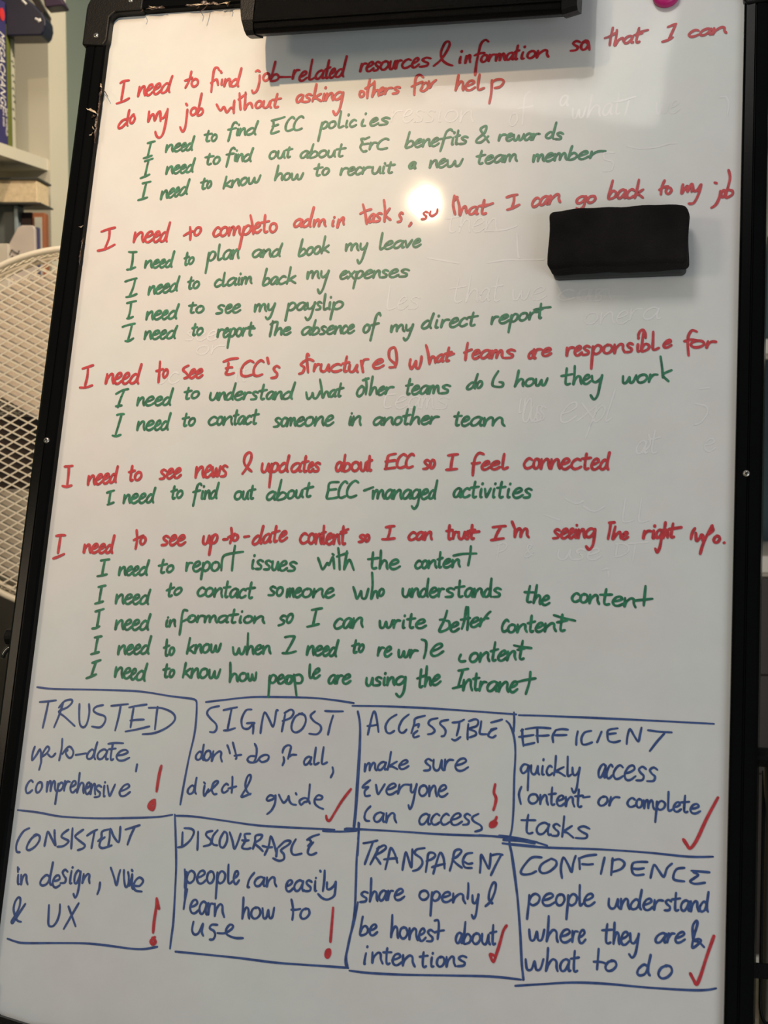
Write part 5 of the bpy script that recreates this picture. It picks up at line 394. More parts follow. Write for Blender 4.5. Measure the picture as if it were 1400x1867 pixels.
 '1917,7243 1835,7265 1806,7311 1845,7360 1903,7408 1914,7452 1891,7484 1851,7483;1963,7279 2028,7262 2093,7246;2041,7261 2031,7352 2021,7454;1985,7465 2035,7459 2092,7438;2234,7262 2182,7271 2149,7341 2151,7398 2171,7435 2218,7439 2254,7400 2272,7383 2200,7390;2263,7387 2267,7431 2268,7483;2340,7475 2344,7378 2361,7283 2406,7337 2452,7411 2466,7348 2472,7266 2488,7261;2541,7451 2552,7357 2559,7294;2552,7282 2608,7248 2638,7272 2614,7323 2539,7355;2721,7275 2659,7309 2630,7379 2637,7434 2678,7454 2733,7418 2760,7348 2742,7293 2689,7283;2840,7255 2801,7297 2837,7345 2898,7380 2909,7423 2873,7462 2802,7459;2933,7248 3010,7249 3103,7245;3013,7286 2994,7364 2979,7461;1796,7683 1773,7666 1745,7694 1740,7726 1759,7743 1788,7727 1799,7671 1805,7601 1800,7663 1803,7719 1816,7744;1855,7653 1831,7670 1820,7712 1835,7743 1862,7736 1881,7699 1873,7661 1851,7653 1854,7661;1904,7657 1897,7747 1913,7700 1956,7658 1981,7668 1981,7711 1996,7748;2032,7597 2049,7628 2066,7671;2083,7570 2104,7625 2131,7699 2126,7718;2110,7690 2143,7684 2175,7678;2294,7573 2317,7616 2318,7691 2300,7744;2314,7685 2262,7687 2238,7719 2267,7743 2325,7734 2360,7689 2404,7668 2438,7679 2428,7717 2378,7735 2349,7714;2578,7679 2587,7716 2575,7756;2565,7642 2574,7599 2610,7572 2640,7583 2635,7627 2622,7695;2633,7676 2657,7657 2698,7655;2837,7675 2817,7666 2789,7683 2775,7714 2784,7739 2808,7733 2833,7694 2840,7671 2833,7709 2836,7734 2848,7730;2876,7581 2871,7661 2870,7720 2883,7734 2915,7716;2948,7574 2943,7655 2942,7714 2957,7727 2991,7709;3045,7750 3055,7792 3036,7842;1757,7992 1731,7977 1700,8007 1694,8039 1715,8055 1747,8037 1760,7980 1767,7905 1761,7972 1763,8028 1778,8051;1851,7973 1848,8035 1858,8066 1875,8040 1891,8002;1842,7943 1854,7955;1887,8033 1942,7981 1979,7936 1962,7924 1932,7951 1924,8007 1948,8045 1974,8041;2077,7956 2058,7946 2034,7968 2021,8001 2034,8026 2057,8022 2079,8004;2110,7880 2116,7948 2117,8024;2081,7987 2125,7975 2157,7964;2295,8031 2259,8002 2240,7942 2253,7873 2278,7854 2285,7890 2256,7966 2212,8054 2263,8039 2300,8022;2529,8038 2483,8028 2454,8060 2468,8078 2518,8057 2535,8025 2535,8099 2508,8161 2470,8197;2566,8018 2590,8059 2618,8088 2647,8056 2658,8025 2668,8067 2696,8096 2735,8100;2723,7997 2730,8009;2847,7912 2847,7985 2841,8058 2810,8072 2780,8098 2764,8062 2806,8036 2839,8046 2862,8082;2903,8043 2960,8040 2971,8015 2932,8005 2903,8043 2913,8085 2954,8113 2990,8123'),
('r', 0.002239, 'red tick beside guide',
 '3023,8180 3032,8212 3058,8222 3097,8154 3158,8042 3232,7935'),
('b', 0.001885, 'blue handwriting: top rule and side of the accessible cell',
 '3186,7192 3505,7185 3883,7187 4258,7197 4683,7211;3238,7240 3269,7353 3288,7598 3293,7902 3292,8144 3290,8270;3203,8293 3310,8293;3215,8282 3397,8282 3709,8282 4079,8285 4444,8277 4625,8275;4413,8272 4601,8279 4745,8283 4925,8304;4626,8305 4782,8304 4902,8317;4622,8333 4748,8335 4927,8342;3328,8232 3335,8369 3338,8511;4661,7193 4668,7272 4667,7371;4597,7272 4633,7309 4675,7416 4693,7559 4694,7774 4701,8010 4698,8186 4681,8316 4711,8430'),
('b', 0.002003, 'blue handwriting: ACCESSIBLE make sure everyone can access',
 '3349,7445 3364,7349 3382,7249 3401,7242 3426,7322 3446,7417;3340,7368 3391,7362 3434,7352;3601,7255 3538,7299 3507,7361 3521,7414 3554,7425 3590,7401;3714,7249 3658,7300 3630,7375 3648,7413 3679,7412 3702,7384;3863,7255 3777,7283 3768,7332 3748,7416;3775,7347 3812,7331 3807,7361;3803,7392 3768,7424 3776,7452 3819,7438;3979,7272 3915,7290 3899,7327 3938,7356 3959,7386 3936,7411 3899,7419;4077,7283 4016,7298 4005,7323 4044,7358 4059,7388 4049,7424 4024,7432;4116,7306 4177,7297 4219,7275;4177,7297 4174,7352 4160,7420;4119,7452 4150,7463 4195,7430;4259,7312 4257,7385 4261,7448;4263,7288 4318,7268 4347,7285 4334,7328 4267,7355 4324,7376 4332,7406 4278,7431;4374,7283 4371,7332 4368,7393 4430,7396;4461,7292 4509,7278 4560,7261;4464,7353 4513,7341 4465,7365 4443,7408 4481,7424 4510,7405;3344,7706 3346,7772 3355,7727 3374,7699 3388,7709 3390,7763 3397,7730 3419,7694 3436,7704 3439,7740 3453,7760;3532,7690 3510,7681 3479,7699 3463,7730 3473,7754 3499,7748 3527,7709 3534,7686 3526,7723 3530,7748 3543,7743;3574,7589 3566,7675 3554,7749;3635,7672 3570,7715 3597,7719 3644,7740;3659,7705 3697,7694 3730,7672 3717,7655 3684,7670 3659,7709 3672,7735 3705,7733 3743,7707;3949,7650 3918,7636 3893,7658 3912,7683 3939,7702 3933,7733 3885,7741;3967,7639 3969,7706 3993,7735 4022,7719 4039,7641 4042,7702 4060,7732;4070,7635 4071,7727 4077,7680 4103,7638 4144,7636;4165,7681 4216,7669 4259,7641 4238,7617 4194,7634 4165,7686 4187,7724 4232,7724 4281,7691;3402,7848 3349,7893 3338,7918 3388,7910 3359,7947 3369,7989 3410,7983;3458,7886 3481,7966 3507,7933 3538,7877;3557,7925 3600,7913 3638,7888 3623,7867 3585,7883 3557,7930 3572,7963 3609,7962 3652,7932;3672,7872 3663,7954 3676,7913 3713,7874 3766,7871;3778,7866 3779,7924 3798,7936 3821,7894 3828,7862 3816,7949 3800,8045 3780,8083 3766,8048;3889,7870 3862,7888 3854,7931 3876,7962 3908,7953 3927,7915 3912,7877 3884,7870 3889,7877;3943,7871 3948,7962 3954,7914 3979,7870 3998,7879 4003,7922 4017,7960;4028,7917 4064,7906 4095,7881 4080,7858 4048,7873 4028,7921 4044,7957 4077,7958 4112,7929;3545,8137 3516,8125 3478,8143 3461,8178 3477,8208 3510,8203 3541,8159 3548,8133 3542,8176 3550,8206 3567,8201;3572,8128 3576,8210 3585,8166 3619,8127 3644,8135 3649,8173 3668,8207;3422,8077 3385,8121 3374,8175 3392,8204 3423,8206;3956,8129 3928,8116 3890,8137 3872,8176 3886,8208 3919,8202 3951,8153 3960,8124 3951,8172 3957,8205 3974,8199;4050,8124 4024,8111 3994,8136 3980,8175 4000,8205 4030,8201 4058,8180;4136,8119 4110,8106 4080,8131 4066,8170 4085,8200 4115,8196 4143,8175;4156,8156 4200,8144 4238,8118 4221,8096 4183,8112 4156,8161 4173,8196 4211,8195 4255,8165;4325,8109 4297,8096 4274,8116 4290,8139 4314,8157 4306,8185 4263,8193;4397,8091 4344,8123 4358,8158 4421,8190 4429,8225 4375,8245'),
('r', 0.002474, 'red exclamation mark beside access',
 '4530,7829 4522,7901 4544,7947 4538,8007 4526,8052;4558,8109 4545,8142 4510,8167 4509,8197 4542,8189 4558,8159 4535,8172 4523,8184'),
('b', 0.001885, 'blue handwriting: rules around the efficient cell',
 '4706,7217 4969,7214 5401,7215 5826,7218 6391,7225;4588,8265 4733,8278 4877,8298 5010,8328;4626,8298 4763,8297 4878,8312;4621,8330 4736,8341 5022,8345 5445,8334 5862,8337 6206,8351 6409,8339'),
('b', 0.002003, 'blue handwriting: EFFICIENT quickly access content or complete tasks',
 '4742,7339 4749,7418 4761,7486;4716,7408 4774,7399 4846,7385;4761,7478 4814,7465 4857,7453;4735,7353 4749,7343;4771,7337 4872,7319 4991,7321;4875,7326 4879,7398 4886,7448;4868,7391 4933,7388 4979,7382;5039,7334 5013,7385 5020,7442;5039,7334 5089,7324 5144,7326;5017,7378 5070,7378 5135,7373;5231,7337 5222,7390 5222,7455;5348,7328 5291,7345 5265,7396 5274,7445 5310,7448 5359,7427;5437,7331 5421,7375 5402,7426;5575,7297 5497,7315 5489,7358 5501,7407 5551,7419 5600,7403;5503,7350 5534,7344 5562,7340;5657,7429 5662,7358 5681,7300 5718,7355 5755,7403 5767,7353 5779,7282;5836,7303 5928,7311 6037,7313;5977,7323 5916,7396 5856,7481;4816,7653 4774,7644 4747,7685 4768,7722 4804,7694 4816,7653 4816,7727 4818,7867;4838,7649 4839,7702 4858,7727 4881,7715 4896,7653 4898,7703 4912,7727;4939,7649 4936,7686 4939,7723 4954,7723;4942,7601 4943,7592;5020,7658 5002,7646 4983,7666 4975,7699 4989,7726 5009,7724 5027,7707;5050,7558 5048,7646 5040,7728;5123,7651 5056,7691 5085,7700 5138,7729;5153,7559 5155,7647 5158,7712 5168,7729 5190,7712;5198,7651 5204,7704 5228,7717 5254,7680 5261,7651 5252,7729 5241,7830 5219,7868 5198,7830;5483,7628 5466,7610 5440,7634 5425,7681 5431,7724 5452,7718 5477,7658 5485,7622 5476,7683 5477,7725 5488,7719;5544,7630 5528,7611 5507,7641 5494,7689 5504,7729 5524,7726 5544,7702;5632,7632 5606,7613 5572,7642 5553,7690 5571,7730 5603,7727 5635,7704;5649,7680 5692,7669 5731,7640 5717,7610 5679,7627 5649,7686 5662,7732 5698,7735 5743,7700;5829,7636 5798,7617 5769,7641 5786,7671 5811,7695 5800,7731 5750,7736;5926,7638 5893,7619 5862,7643 5880,7673 5907,7697 5895,7733 5841,7738;4761,7839 4742,7904 4764,7988;4869,7896 4839,7911 4828,7948 4852,7977 4889,7971 4911,7938 4896,7903 4864,7896 4870,7903;4930,7900 4932,7980 4940,7938 4966,7901 4984,7910 4988,7948 5001,7982;5030,7830 5028,7898 5029,7965 5040,7982 5056,7974;5001,7893 5033,7888 5065,7882;5075,7945 5106,7937 5133,7917 5120,7896 5093,7908 5076,7949 5089,7982 5116,7984 5147,7959;5153,7905 5155,7985 5163,7943 5191,7906 5211,7915 5215,7952 5229,7986;5262,7836 5259,7903 5259,7970 5272,7987 5290,7979;5229,7898 5265,7893 5300,7887;5301,7904 5357,7894;5479,7886 5449,7902 5433,7939 5451,7965 5485,7957 5510,7924 5502,7892 5474,7886 5478,7892;5539,7886 5527,7960 5540,7923 5571,7889 5612,7888;5743,7900 5720,7887 5693,7905 5681,7935 5699,7961 5726,7960 5751,7946;5782,7892 5763,7905 5757,7939 5772,7964 5794,7959 5807,7930 5798,7899 5779,7892 5782,7898;5818,7900 5824,7968 5829,7923 5843,7897 5855,7909 5859,7966 5863,7932 5880,7899 5894,7911 5899,7949 5911,7973;5930,7905 5928,7973 5921,8079 5928,7973 5941,7921 5969,7899 5999,7920 5990,7957 5957,7975 5932,7958;6025,7819 6025,7902 6026,7963 6038,7979 6062,7965;6071,7946 6099,7940 6122,7922 6112,7902 6088,7913 6071,7950 6083,7979 6107,7982 6134,7960;6165,7843 6161,7909 6160,7969 6172,7985 6189,7978;6132,7903 6167,7899 6201,7894;6211,7953 6248,7947 6280,7930 6266,7910 6234,7920 6212,7957 6226,7986 6258,7989 6294,7968;4834,8074 4827,8130 4826,8214 4848,8236 4878,8226;4775,8125 4836,8122 4897,8119;5014,8153 4979,8136 4933,8155 4912,8196 4930,8233 4970,8229 5009,8179 5018,8148 5010,8200 5018,8236 5038,8232;5111,8156 5081,8140 5056,8160 5074,8186 5101,8208 5094,8239 5047,8243;5145,8072 5142,8142 5135,8246;5216,8150 5150,8200 5179,8211 5232,8249;5367,8166 5315,8148 5271,8168 5302,8195 5347,8217 5334,8248 5252,8250'),
('r', 0.00271, 'red tick beside tasks',
 '6161,8211 6189,8250 6218,8282 6270,8211 6348,8029 6439,7846'),
('b', 0.002003, 'blue handwriting: rules around the consistent cell',
 '90,9450 168,9469 265,9477 561,9456 856,9438 1070,9441 1297,9452 1428,9447 1553,9418;1592,8247 1625,8466 1655,8708 1671,8973 1681,9189 1677,9332 1675,9425'),
('b', 0.002121, 'blue handwriting: CONSISTENT in design, voice & UX',
 '173,8448 122,8476 82,8541 63,8611 74,8667 106,8671;258,8506 213,8534 179,8592 171,8636 200,8647 251,8613 286,8561 287,8517 250,8500 224,8514;346,8601 352,8538 363,8469 405,8523 455,8589 439,8521 428,8453;566,8439 516,8479 507,8511 564,8533 580,8550 537,8590 477,8600;605,8424 610,8511 615,8608;713,8431 653,8478 643,8503 703,8543 747,8572 730,8601 682,8619;757,8484 800,8451 851,8423;826,8443 821,8512 815,8593;966,8414 901,8439 901,8495 871,8527;877,8523 909,8507 934,8487;902,8507 889,8564 919,8587 978,8571 1010,8557;977,8565 982,8490 979,8410 1020,8476 1074,8525 1079,8460 1075,8386;1127,8408 1192,8386 1263,8361;1218,8376 1187,8454 1163,8542;119,8874 121,8916 128,8957 139,8957;117,8828 117,8820;149,8873 159,8960 162,8914 183,8870 201,8879 208,8920 225,8956;105,8808 113,8851;434,8877 401,8860 358,8900 349,8940 376,8957 419,8933 440,8861 450,8744 442,8851 442,8920 459,8948;471,8908 506,8905 536,8886 524,8857 494,8866 471,8913 483,8956 512,8965 547,8941;607,8819 580,8801 558,8825 574,8856 596,8881 590,8917 548,8924;645,8807 641,8862 643,8917 659,8917;650,8779 651,8775;730,8813 706,8801 683,8850 687,8911 711,8911 730,8850 735,8807 735,8911 729,9000 710,9044 689,9011;768,8828 763,8910 775,8867 806,8827 825,8835 825,8874 836,8908;936,8893 936,8948 922,9000;1025,8756 1063,8830 1099,8907 1110,8827 1120,8771;1156,8769 1164,8836 1187,8914 1212,8900 1211,8833 1198,8785;1226,8905 1237,8831 1241,8807 1248,8904 1263,8933;1232,8764 1239,8773;1279,8902 1325,8899 1353,8854 1317,8826 1280,8853 1266,8903 1290,8943 1351,8948;225,9131 175,9218 125,9307 110,9296 137,9245 168,9169 171,9095 148,9078 120,9123 117,9197 162,9280 205,9292;461,9125 468,9210 480,9301 522,9310 557,9265 574,9191 568,9112;654,9125 698,9207 746,9295;751,9091 692,9207 633,9327'),
('r', 0.002592, 'red exclamation mark beside UX',
 '1502,8999 1505,9081 1499,9201 1501,9299;1503,9008 1532,9085;1521,9337 1486,9375 1508,9403 1532,9378 1502,9344 1493,9387 1520,9391'),
('b', 0.002003, 'blue handwriting: rules around the discoverable cell',
 '1729,9447 2015,9452 2336,9459 2655,9473 2906,9472 3155,9469 3326,9468;3322,9464 3303,9380 3316,9240 3348,9087 3371,8910'),
('b', 0.002121, 'blue handwriting: DISCOVERABLE people can easily learn how to use',
 '1684,8401 1688,8462 1693,8533;1697,8364 1764,8366 1793,8395 1767,8464 1708,8522 1654,8538;1832,8387 1838,8466 1842,8549;1969,8373 1918,8388 1914,8419 1964,8459 1955,8496 1898,8514;2018,8364 1980,8415 1972,8471 1994,8494 2027,8498;2080,8373 2048,8442 2054,8502 2088,8513 2115,8456 2108,8390 2080,8373;2133,8376 2166,8447 2192,8519 2219,8457 2238,8383;2328,8378 2277,8387 2289,8440 2262,8503 2309,8514 2344,8504;2256,8440 2289,8443 2321,8436;2366,8509 2380,8447 2381,8393 2439,8383 2429,8420 2381,8459 2423,8493 2462,8525;2481,8556 2512,8476 2523,8391 2562,8461 2588,8532;2454,8479 2513,8488 2545,8484;2591,8496 2590,8562;2602,8483 2661,8425 2710,8422 2696,8453 2630,8505 2659,8540 2663,8581 2620,8600 2563,8581;2759,8402 2729,8463 2727,8512 2755,8540 2823,8524;2971,8348 2912,8369 2864,8402;2876,8395 2903,8417 2875,8455;2923,8419 2888,8466 2880,8515 2913,8531 2959,8510;1761,8749 1766,8847 1769,8979 1766,8847 1774,8770 1804,8736 1840,8762 1835,8816 1799,8845 1769,8825;1865,8793 1903,8780 1934,8752 1917,8728 1884,8743 1865,8798 1884,8839 1919,8839 1954,8805;1989,8729 1966,8750 1960,8799 1983,8834 2011,8824 2026,8780 2011,8737 1985,8730 1990,8738;2053,8735 2057,8832 2060,8964 2057,8832 2065,8756 2093,8722 2127,8747 2122,8802 2088,8830 2060,8810;2151,8659 2154,8719 2162,8805 2177,8826 2204,8803;2211,8776 2233,8764 2250,8736 2239,8712 2220,8727 2211,8781 2224,8821 2244,8822 2264,8789;1740,8727 1753,8799 1758,8889;2399,8717 2360,8774 2347,8840 2364,8845;2495,8760 2465,8749 2427,8768 2410,8803 2427,8831 2461,8825 2491,8781 2498,8755 2493,8797 2501,8826 2518,8821;2522,8750 2527,8829 2536,8786 2568,8747 2592,8754 2597,8791 2616,8823;2704,8816 2734,8805 2758,8780 2745,8760 2719,8773 2705,8821 2719,8856 2746,8856 2774,8826;2855,8769 2829,8756 2795,8777 2781,8816 2796,8848 2826,8842 2852,8793 2858,8764 2854,8812 2862,8844 2876,8839;2938,8764 2910,8751 2889,8771 2907,8794 2931,8811 2926,8840 2885,8847;2970,8752 2970,8795 2975,8837 2987,8836;2973,8729 2974,8726;3007,8662 3011,8669;3048,8657 3051,8742 3046,8837;3078,8758 3082,8811 3107,8816 3143,8784 3158,8747 3158,8818 3150,8872 3096,8905 3045,8896 3005,8863;1781,8900 1771,8991 1767,9075;1826,9051 1862,9042 1891,9015 1874,8987 1844,9002 1827,9057 1845,9100 1877,9104 1910,9073;1976,9015 1953,8997 1926,9017 1916,9062 1930,9102 1955,9098 1975,9043 1978,9009 1977,9065 1986,9105 1998,9100;1997,9005 2004,9106 2005,9056 2018,9012 2044,9013;2057,9008 2066,9115 2073,9059 2104,9011 2129,9024 2136,9074 2156,9120;2319,8937 2323,9020 2325,9121 2332,9070 2353,9023 2375,9037 2381,9087 2391,9117;2444,9014 2413,9035 2404,9080 2431,9112 2468,9101 2489,9060 2471,9021 2438,9015 2444,9022;2505,9018 2520,9098 2548,9096 2560,9030 2576,9094 2602,9087 2612,9006;2764,8926 2782,8984 2790,9042 2788,9099;2772,9014 2816,9011 2853,9001;2905,8994 2873,9013 2858,9055 2878,9084 2914,9074 2940,9036 2929,9000 2900,8995 2904,9002;1872,9177 1866,9251 1891,9287 1929,9272 1962,9189 1958,9257 1976,9293;2098,9190 2046,9193 2030,9224 2071,9245 2087,9279 2072,9316 2040,9321;2105,9260 2175,9256 2236,9216 2245,9186 2213,9182 2185,9225 2196,9266 2269,9290 2348,9287'),
('r', 0.002357, 'red exclamation mark beside use',
 '3152,8971 3152,9100 3151,9261;3137,9328 3120,9347 3117,9382 3137,9394 3156,9361 3150,9327 3133,9346 3135,9374'),
('b', 0.002003, 'blue handwriting: rules around the transparent cell',
 '3324,8226 3333,8345 3331,8524 3341,8759 3347,8994 3322,9228 3299,9380 3305,9448 3329,9470;3340,9490 3503,9497 3807,9489 4227,9465 4582,9446 4841,9452;4682,8327 4727,8499 4768,8727 4807,9010 4839,9290 4859,9454'),
('b', 0.002121, 'blue handwriting: TRANSPARENT share openly & be honest about intentions',
 '3382,8402 3443,8389 3507,8371;3468,8387 3438,8482 3408,8581;3527,8423 3495,8502 3458,8581;3510,8442 3569,8409 3590,8431 3549,8469 3499,8502 3523,8536 3550,8570;3597,8614 3615,8519 3633,8429 3674,8480 3701,8551;3578,8530 3640,8520 3695,8512;3751,8611 3758,8534 3771,8456 3800,8519 3829,8582 3829,8494 3828,8429;3938,8411 3868,8427 3852,8463 3910,8501 3925,8547 3891,8596 3844,8613;3960,8615 3967,8533 3974,8456 4016,8448 4036,8470 4008,8501 3960,8522;4028,8625 4047,8540 4077,8444 4111,8489 4125,8576;4012,8571 4072,8550 4126,8535;4172,8591 4191,8508 4204,8425 4245,8405 4265,8422 4225,8471 4190,8490 4229,8529 4277,8559;4362,8428 4308,8442 4282,8502 4303,8554 4364,8556;4294,8507 4331,8523 4367,8515;4438,8592 4440,8516 4441,8440 4481,8502 4514,8552 4522,8488 4522,8424;4526,8441 4585,8424 4627,8429;4615,8430 4572,8520 4535,8606;3455,8825 3423,8816 3398,8837 3417,8857 3445,8871 3438,8898 3390,8908;3476,8698 3480,8809 3478,8898 3488,8852 3510,8810 3533,8820 3538,8864 3547,8889;3617,8806 3597,8795 3570,8816 3559,8852 3571,8882 3594,8874 3615,8828 3619,8801 3616,8845 3623,8875 3634,8870;3637,8794 3640,8873 3643,8833 3657,8797 3681,8794;3697,8831 3735,8818 3768,8792 3751,8771 3718,8789 3697,8836 3714,8867 3748,8864 3785,8834;3957,8773 3927,8787 3917,8823 3942,8850 3977,8845 3998,8813 3982,8780 3952,8773 3957,8779;4027,8781 4027,8853 4026,8980 4027,8853 4038,8797 4066,8773 4096,8794 4089,8834 4056,8854 4031,8837;4117,8819 4156,8811 4188,8792 4172,8772 4139,8783 4117,8823 4134,8854 4168,8856 4205,8832;4215,8780 4217,8857 4230,8817 4272,8781 4301,8790 4306,8826 4327,8858;4341,8685 4345,8742 4343,8818;4384,8784 4390,8840 4411,8849 4431,8807 4436,8776 4431,8859 4423,8944 4405,8978 4387,8949;4502,8870 4547,8822 4578,8739 4581,8676 4557,8671 4531,8742 4529,8811 4560,8838 4554,8844;3425,9029 3418,9085 3412,9178 3438,9185 3472,9165 3479,9130 3453,9106 3428,9125 3413,9161;3496,9142 3526,9131 3552,9108 3540,9087 3514,9101 3496,9146 3508,9178 3535,9178 3565,9150;3688,8996 3691,9088 3690,9185 3698,9137 3719,9094 3740,9109 3745,9158 3753,9187;3797,9094 3773,9110 3766,9154 3787,9187 3816,9180 3833,9141 3819,9102 3793,9093 3798,9101;3849,9098 3854,9191 3861,9142 3887,9099 3908,9110 3912,9154 3928,9193;3936,9149 3962,9141 3984,9117 3972,9093 3950,9106 3936,9154 3949,9192 3972,9194 3997,9166;4064,9115 4036,9099 4013,9118 4031,9143 4056,9163 4050,9192 4007,9195;4066,9020 4096,9015 4106,9069 4102,9171;4072,9118 4114,9103 4153,9095;4309,9117 4292,9104 4270,9123 4261,9160 4271,9191 4290,9186 4307,9140 4311,9112 4308,9158 4314,9189 4323,9184;4336,9011 4333,9084 4331,9184 4355,9192 4385,9173 4390,9136 4365,9110 4343,9129 4331,9166;4438,9100 4414,9117 4406,9158 4426,9188 4455,9179 4472,9142 4459,9106 4434,9100 4438,9107;4487,9101 4489,9160 4508,9186 4530,9172 4543,9103 4546,9158 4560,9184;4579,9020 4579,9093 4581,9165 4591,9183 4604,9173;4556,9089 4583,9082 4609,9073;3478,9334 3471,9379 3469,9423 3476,9421;3485,9284 3486,9275;3535,9322 3539,9409 3548,9363 3583,9323 3608,9332 3613,9374 3632,9410;3664,9278 3661,9319 3664,9392 3677,9411 3695,9402;3630,9316 3667,9313 3703,9310;3717,9370 3752,9362 3783,9340 3768,9319 3736,9330 3717,9375 3733,9410 3765,9412 3800,9385;3808,9326 3811,9413 3823,9367 3862,9327 3891,9337 3896,9378 3917,9414;3987,9288 3984,9329 3986,9397 3999,9413 4016,9403;3954,9330 3989,9322 4025,9315;4062,9326 4059,9364 4063,9402 4081,9400;4067,9295 4068,9290;4139,9315 4115,9333 4108,9372 4128,9398 4157,9389 4174,9353 4161,9320 4135,9316 4140,9322;4190,9313 4194,9393 4202,9350 4231,9309 4252,9315 4256,9353 4271,9385;4362,9304 4326,9295 4297,9315 4318,9334 4350,9348 4341,9374 4286,9384'),
('r', 0.002474, 'red tick beside about',
 '4695,9017 4668,9065 4644,9169 4619,9261 4597,9325 4567,9270 4584,9266 4602,9273'),
('b', 0.002003, 'blue handwriting: rules below the confident cell',
 '4685,8329 4714,8467 4753,8659 4789,8863 4820,9134 4842,9335 4865,9451;4795,9506 5006,9477 5282,9442 5557,9431 5898,9435 6234,9429 6380,9417 6457,9398'),
('b', 0.002121, 'blue handwriting: CONFIDENCE people understand where they are & what to do',
 '4967,8431 4884,8436 4823,8502 4793,8560 4813,8583 4877,8575 4925,8549;5041,8441 4972,8486 4953,8536 4983,8562 5039,8545 5093,8493 5091,8452 5048,8436;5150,8593 5136,8511 5153,8420 5198,8480 5229,8536 5240,8463 5258,8400;5298,8508 5292,8447 5287,8419;5291,8419 5349,8395 5433,8380;5317,8466 5366,8467 5408,8460;5504,8400 5492,8462 5478,8538;5573,8402 5569,8471 5565,8542;5567,8423 5629,8406 5675,8437 5646,8487 5564,8519;5865,8415 5782,8420 5741,8440 5741,8502 5772,8530 5838,8520;5745,8477 5791,8478 5839,8468;5896,8544 5921,8436 5963,8481 6006,8529 6031,8457 6071,8416;6174,8445 6113,8458 6087,8507 6095,8548 6177,8556;6233,8465 6304,8467 6382,8469;6250,8477 6291,8495 6258,8524 6225,8553 6266,8571 6347,8556;4876,8750 4874,8837 4867,8950 4874,8837 4889,8769 4926,8738 4965,8760 4955,8808 4912,8835 4879,8817;4992,8787 5039,8775 5080,8748 5061,8727 5019,8742 4992,8792 5011,8827 5053,8826 5100,8795;5142,8727 5116,8746 5107,8790 5128,8820 5160,8811 5179,8771 5166,8734 5138,8728 5143,8735;5209,8731 5208,8817 5202,8930 5208,8817 5221,8750 5251,8719 5283,8741 5275,8790 5239,8815 5212,8798;5304,8641 5305,8716 5309,8792 5318,8811 5336,8791;5347,8766 5385,8755 5418,8729 5403,8707 5369,8722 5347,8771 5363,8806 5397,8806 5435,8775;5555,8736 5555,8793 5579,8818 5609,8804 5630,8738 5631,8790 5649,8816;5656,8732 5658,8816 5666,8772 5694,8731 5713,8739 5716,8779 5729,8813;5809,8745 5782,8728 5747,8760 5738,8795 5759,8812 5795,8793 5813,8732 5826,8648 5815,8723 5813,8784 5826,8810;5844,8770 5879,8760 5910,8737 5896,8716 5865,8730 5844,8774 5859,8807 5890,8808 5924,8780;5936,8723 5934,8802 5942,8762 5967,8726 6007,8725;6073,8727 6049,8715 6029,8733 6043,8754 6064,8771 6058,8798 6021,8803;6112,8654 6108,8713 6107,8783 6119,8800 6136,8791;6079,8710 6113,8704 6147,8697;6217,8722 6196,8710 6168,8728 6155,8764 6166,8794 6190,8789 6213,8744 6219,8718 6214,8762 6219,8792 6231,8787;6236,8713 6237,8796 6245,8752 6270,8712 6287,8720 6289,8759 6301,8793;6364,8726 6343,8710 6316,8741 6309,8776 6325,8793 6353,8774 6368,8713 6378,8630 6369,8704 6367,8765 6378,8791;4890,9037 4904,9118 4937,9117 4956,9051 4970,9116 5002,9110 5019,9029;5051,8914 5050,9023 5043,9124 5058,9073 5092,9027 5122,9041 5127,9092 5138,9122;5158,9075 5200,9064 5235,9038 5218,9013 5182,9029 5158,9081 5176,9118 5213,9119 5253,9088;5258,9022 5260,9113 5263,9067 5278,9027 5303,9026;5314,9071 5339,9060 5360,9034 5349,9009 5328,9025 5314,9076 5325,9114 5347,9115 5371,9085;5549,8945 5544,9004 5543,9085 5559,9105 5581,9094;5506,9001 5551,8995 5595,8989;5609,8930 5608,9004 5606,9104 5613,9054 5630,9009 5646,9024 5649,9074 5655,9104;5667,9059 5697,9048 5723,9023 5711,9000 5685,9013 5668,9064 5680,9102 5707,9103 5736,9073;5742,9008 5749,9073 5776,9088 5806,9043 5814,9008 5803,9103 5788,9177 5763,9205 5739,9178;6037,8997 6013,8988 5976,9007 5954,9041 5963,9068 5994,9061 6029,9018 6041,8993 6028,9034 6029,9062 6045,9056;6062,8987 6050,9060 6061,9023 6083,8989 6110,8986;6118,9021 6154,9010 6187,8987 6176,8968 6144,8983 6117,9025 6127,9055 6157,9053 6195,9026;6352,9078 6311,9041 6270,9031 6310,9015 6324,9034 6272,9084 6254,9079 6269,8991 6294,8890 6280,8871 6254,8926 6264,9032;4872,9282 4887,9362 4926,9361 4948,9294 4965,9359 5001,9352 5023,9271;5058,9177 5056,9264 5048,9365 5065,9314 5100,9267 5132,9281 5137,9331 5148,9360;5239,9271 5215,9257 5181,9279 5167,9320 5180,9354 5209,9348 5236,9296 5242,9266 5237,9316 5243,9351 5257,9345;5285,9184 5282,9254 5283,9334 5296,9354 5313,9343;5253,9251 5288,9244 5322,9235;5484,9154 5481,9234 5477,9321;5447,9261 5509,9259 5551,9269;5599,9241 5564,9259 5546,9299 5567,9326 5606,9316 5636,9279 5625,9246 5593,9241 5598,9248;5896,9269 5865,9253 5823,9289 5812,9327 5837,9343 5879,9322 5901,9255 5917,9172 5904,9246 5901,9311 5916,9337;6050,9248 6007,9270 5985,9319 6011,9352 6059,9340 6095,9295 6083,9254 6043,9248 6049,9256'),
('r', 0.00271, 'red tick beside where they are',
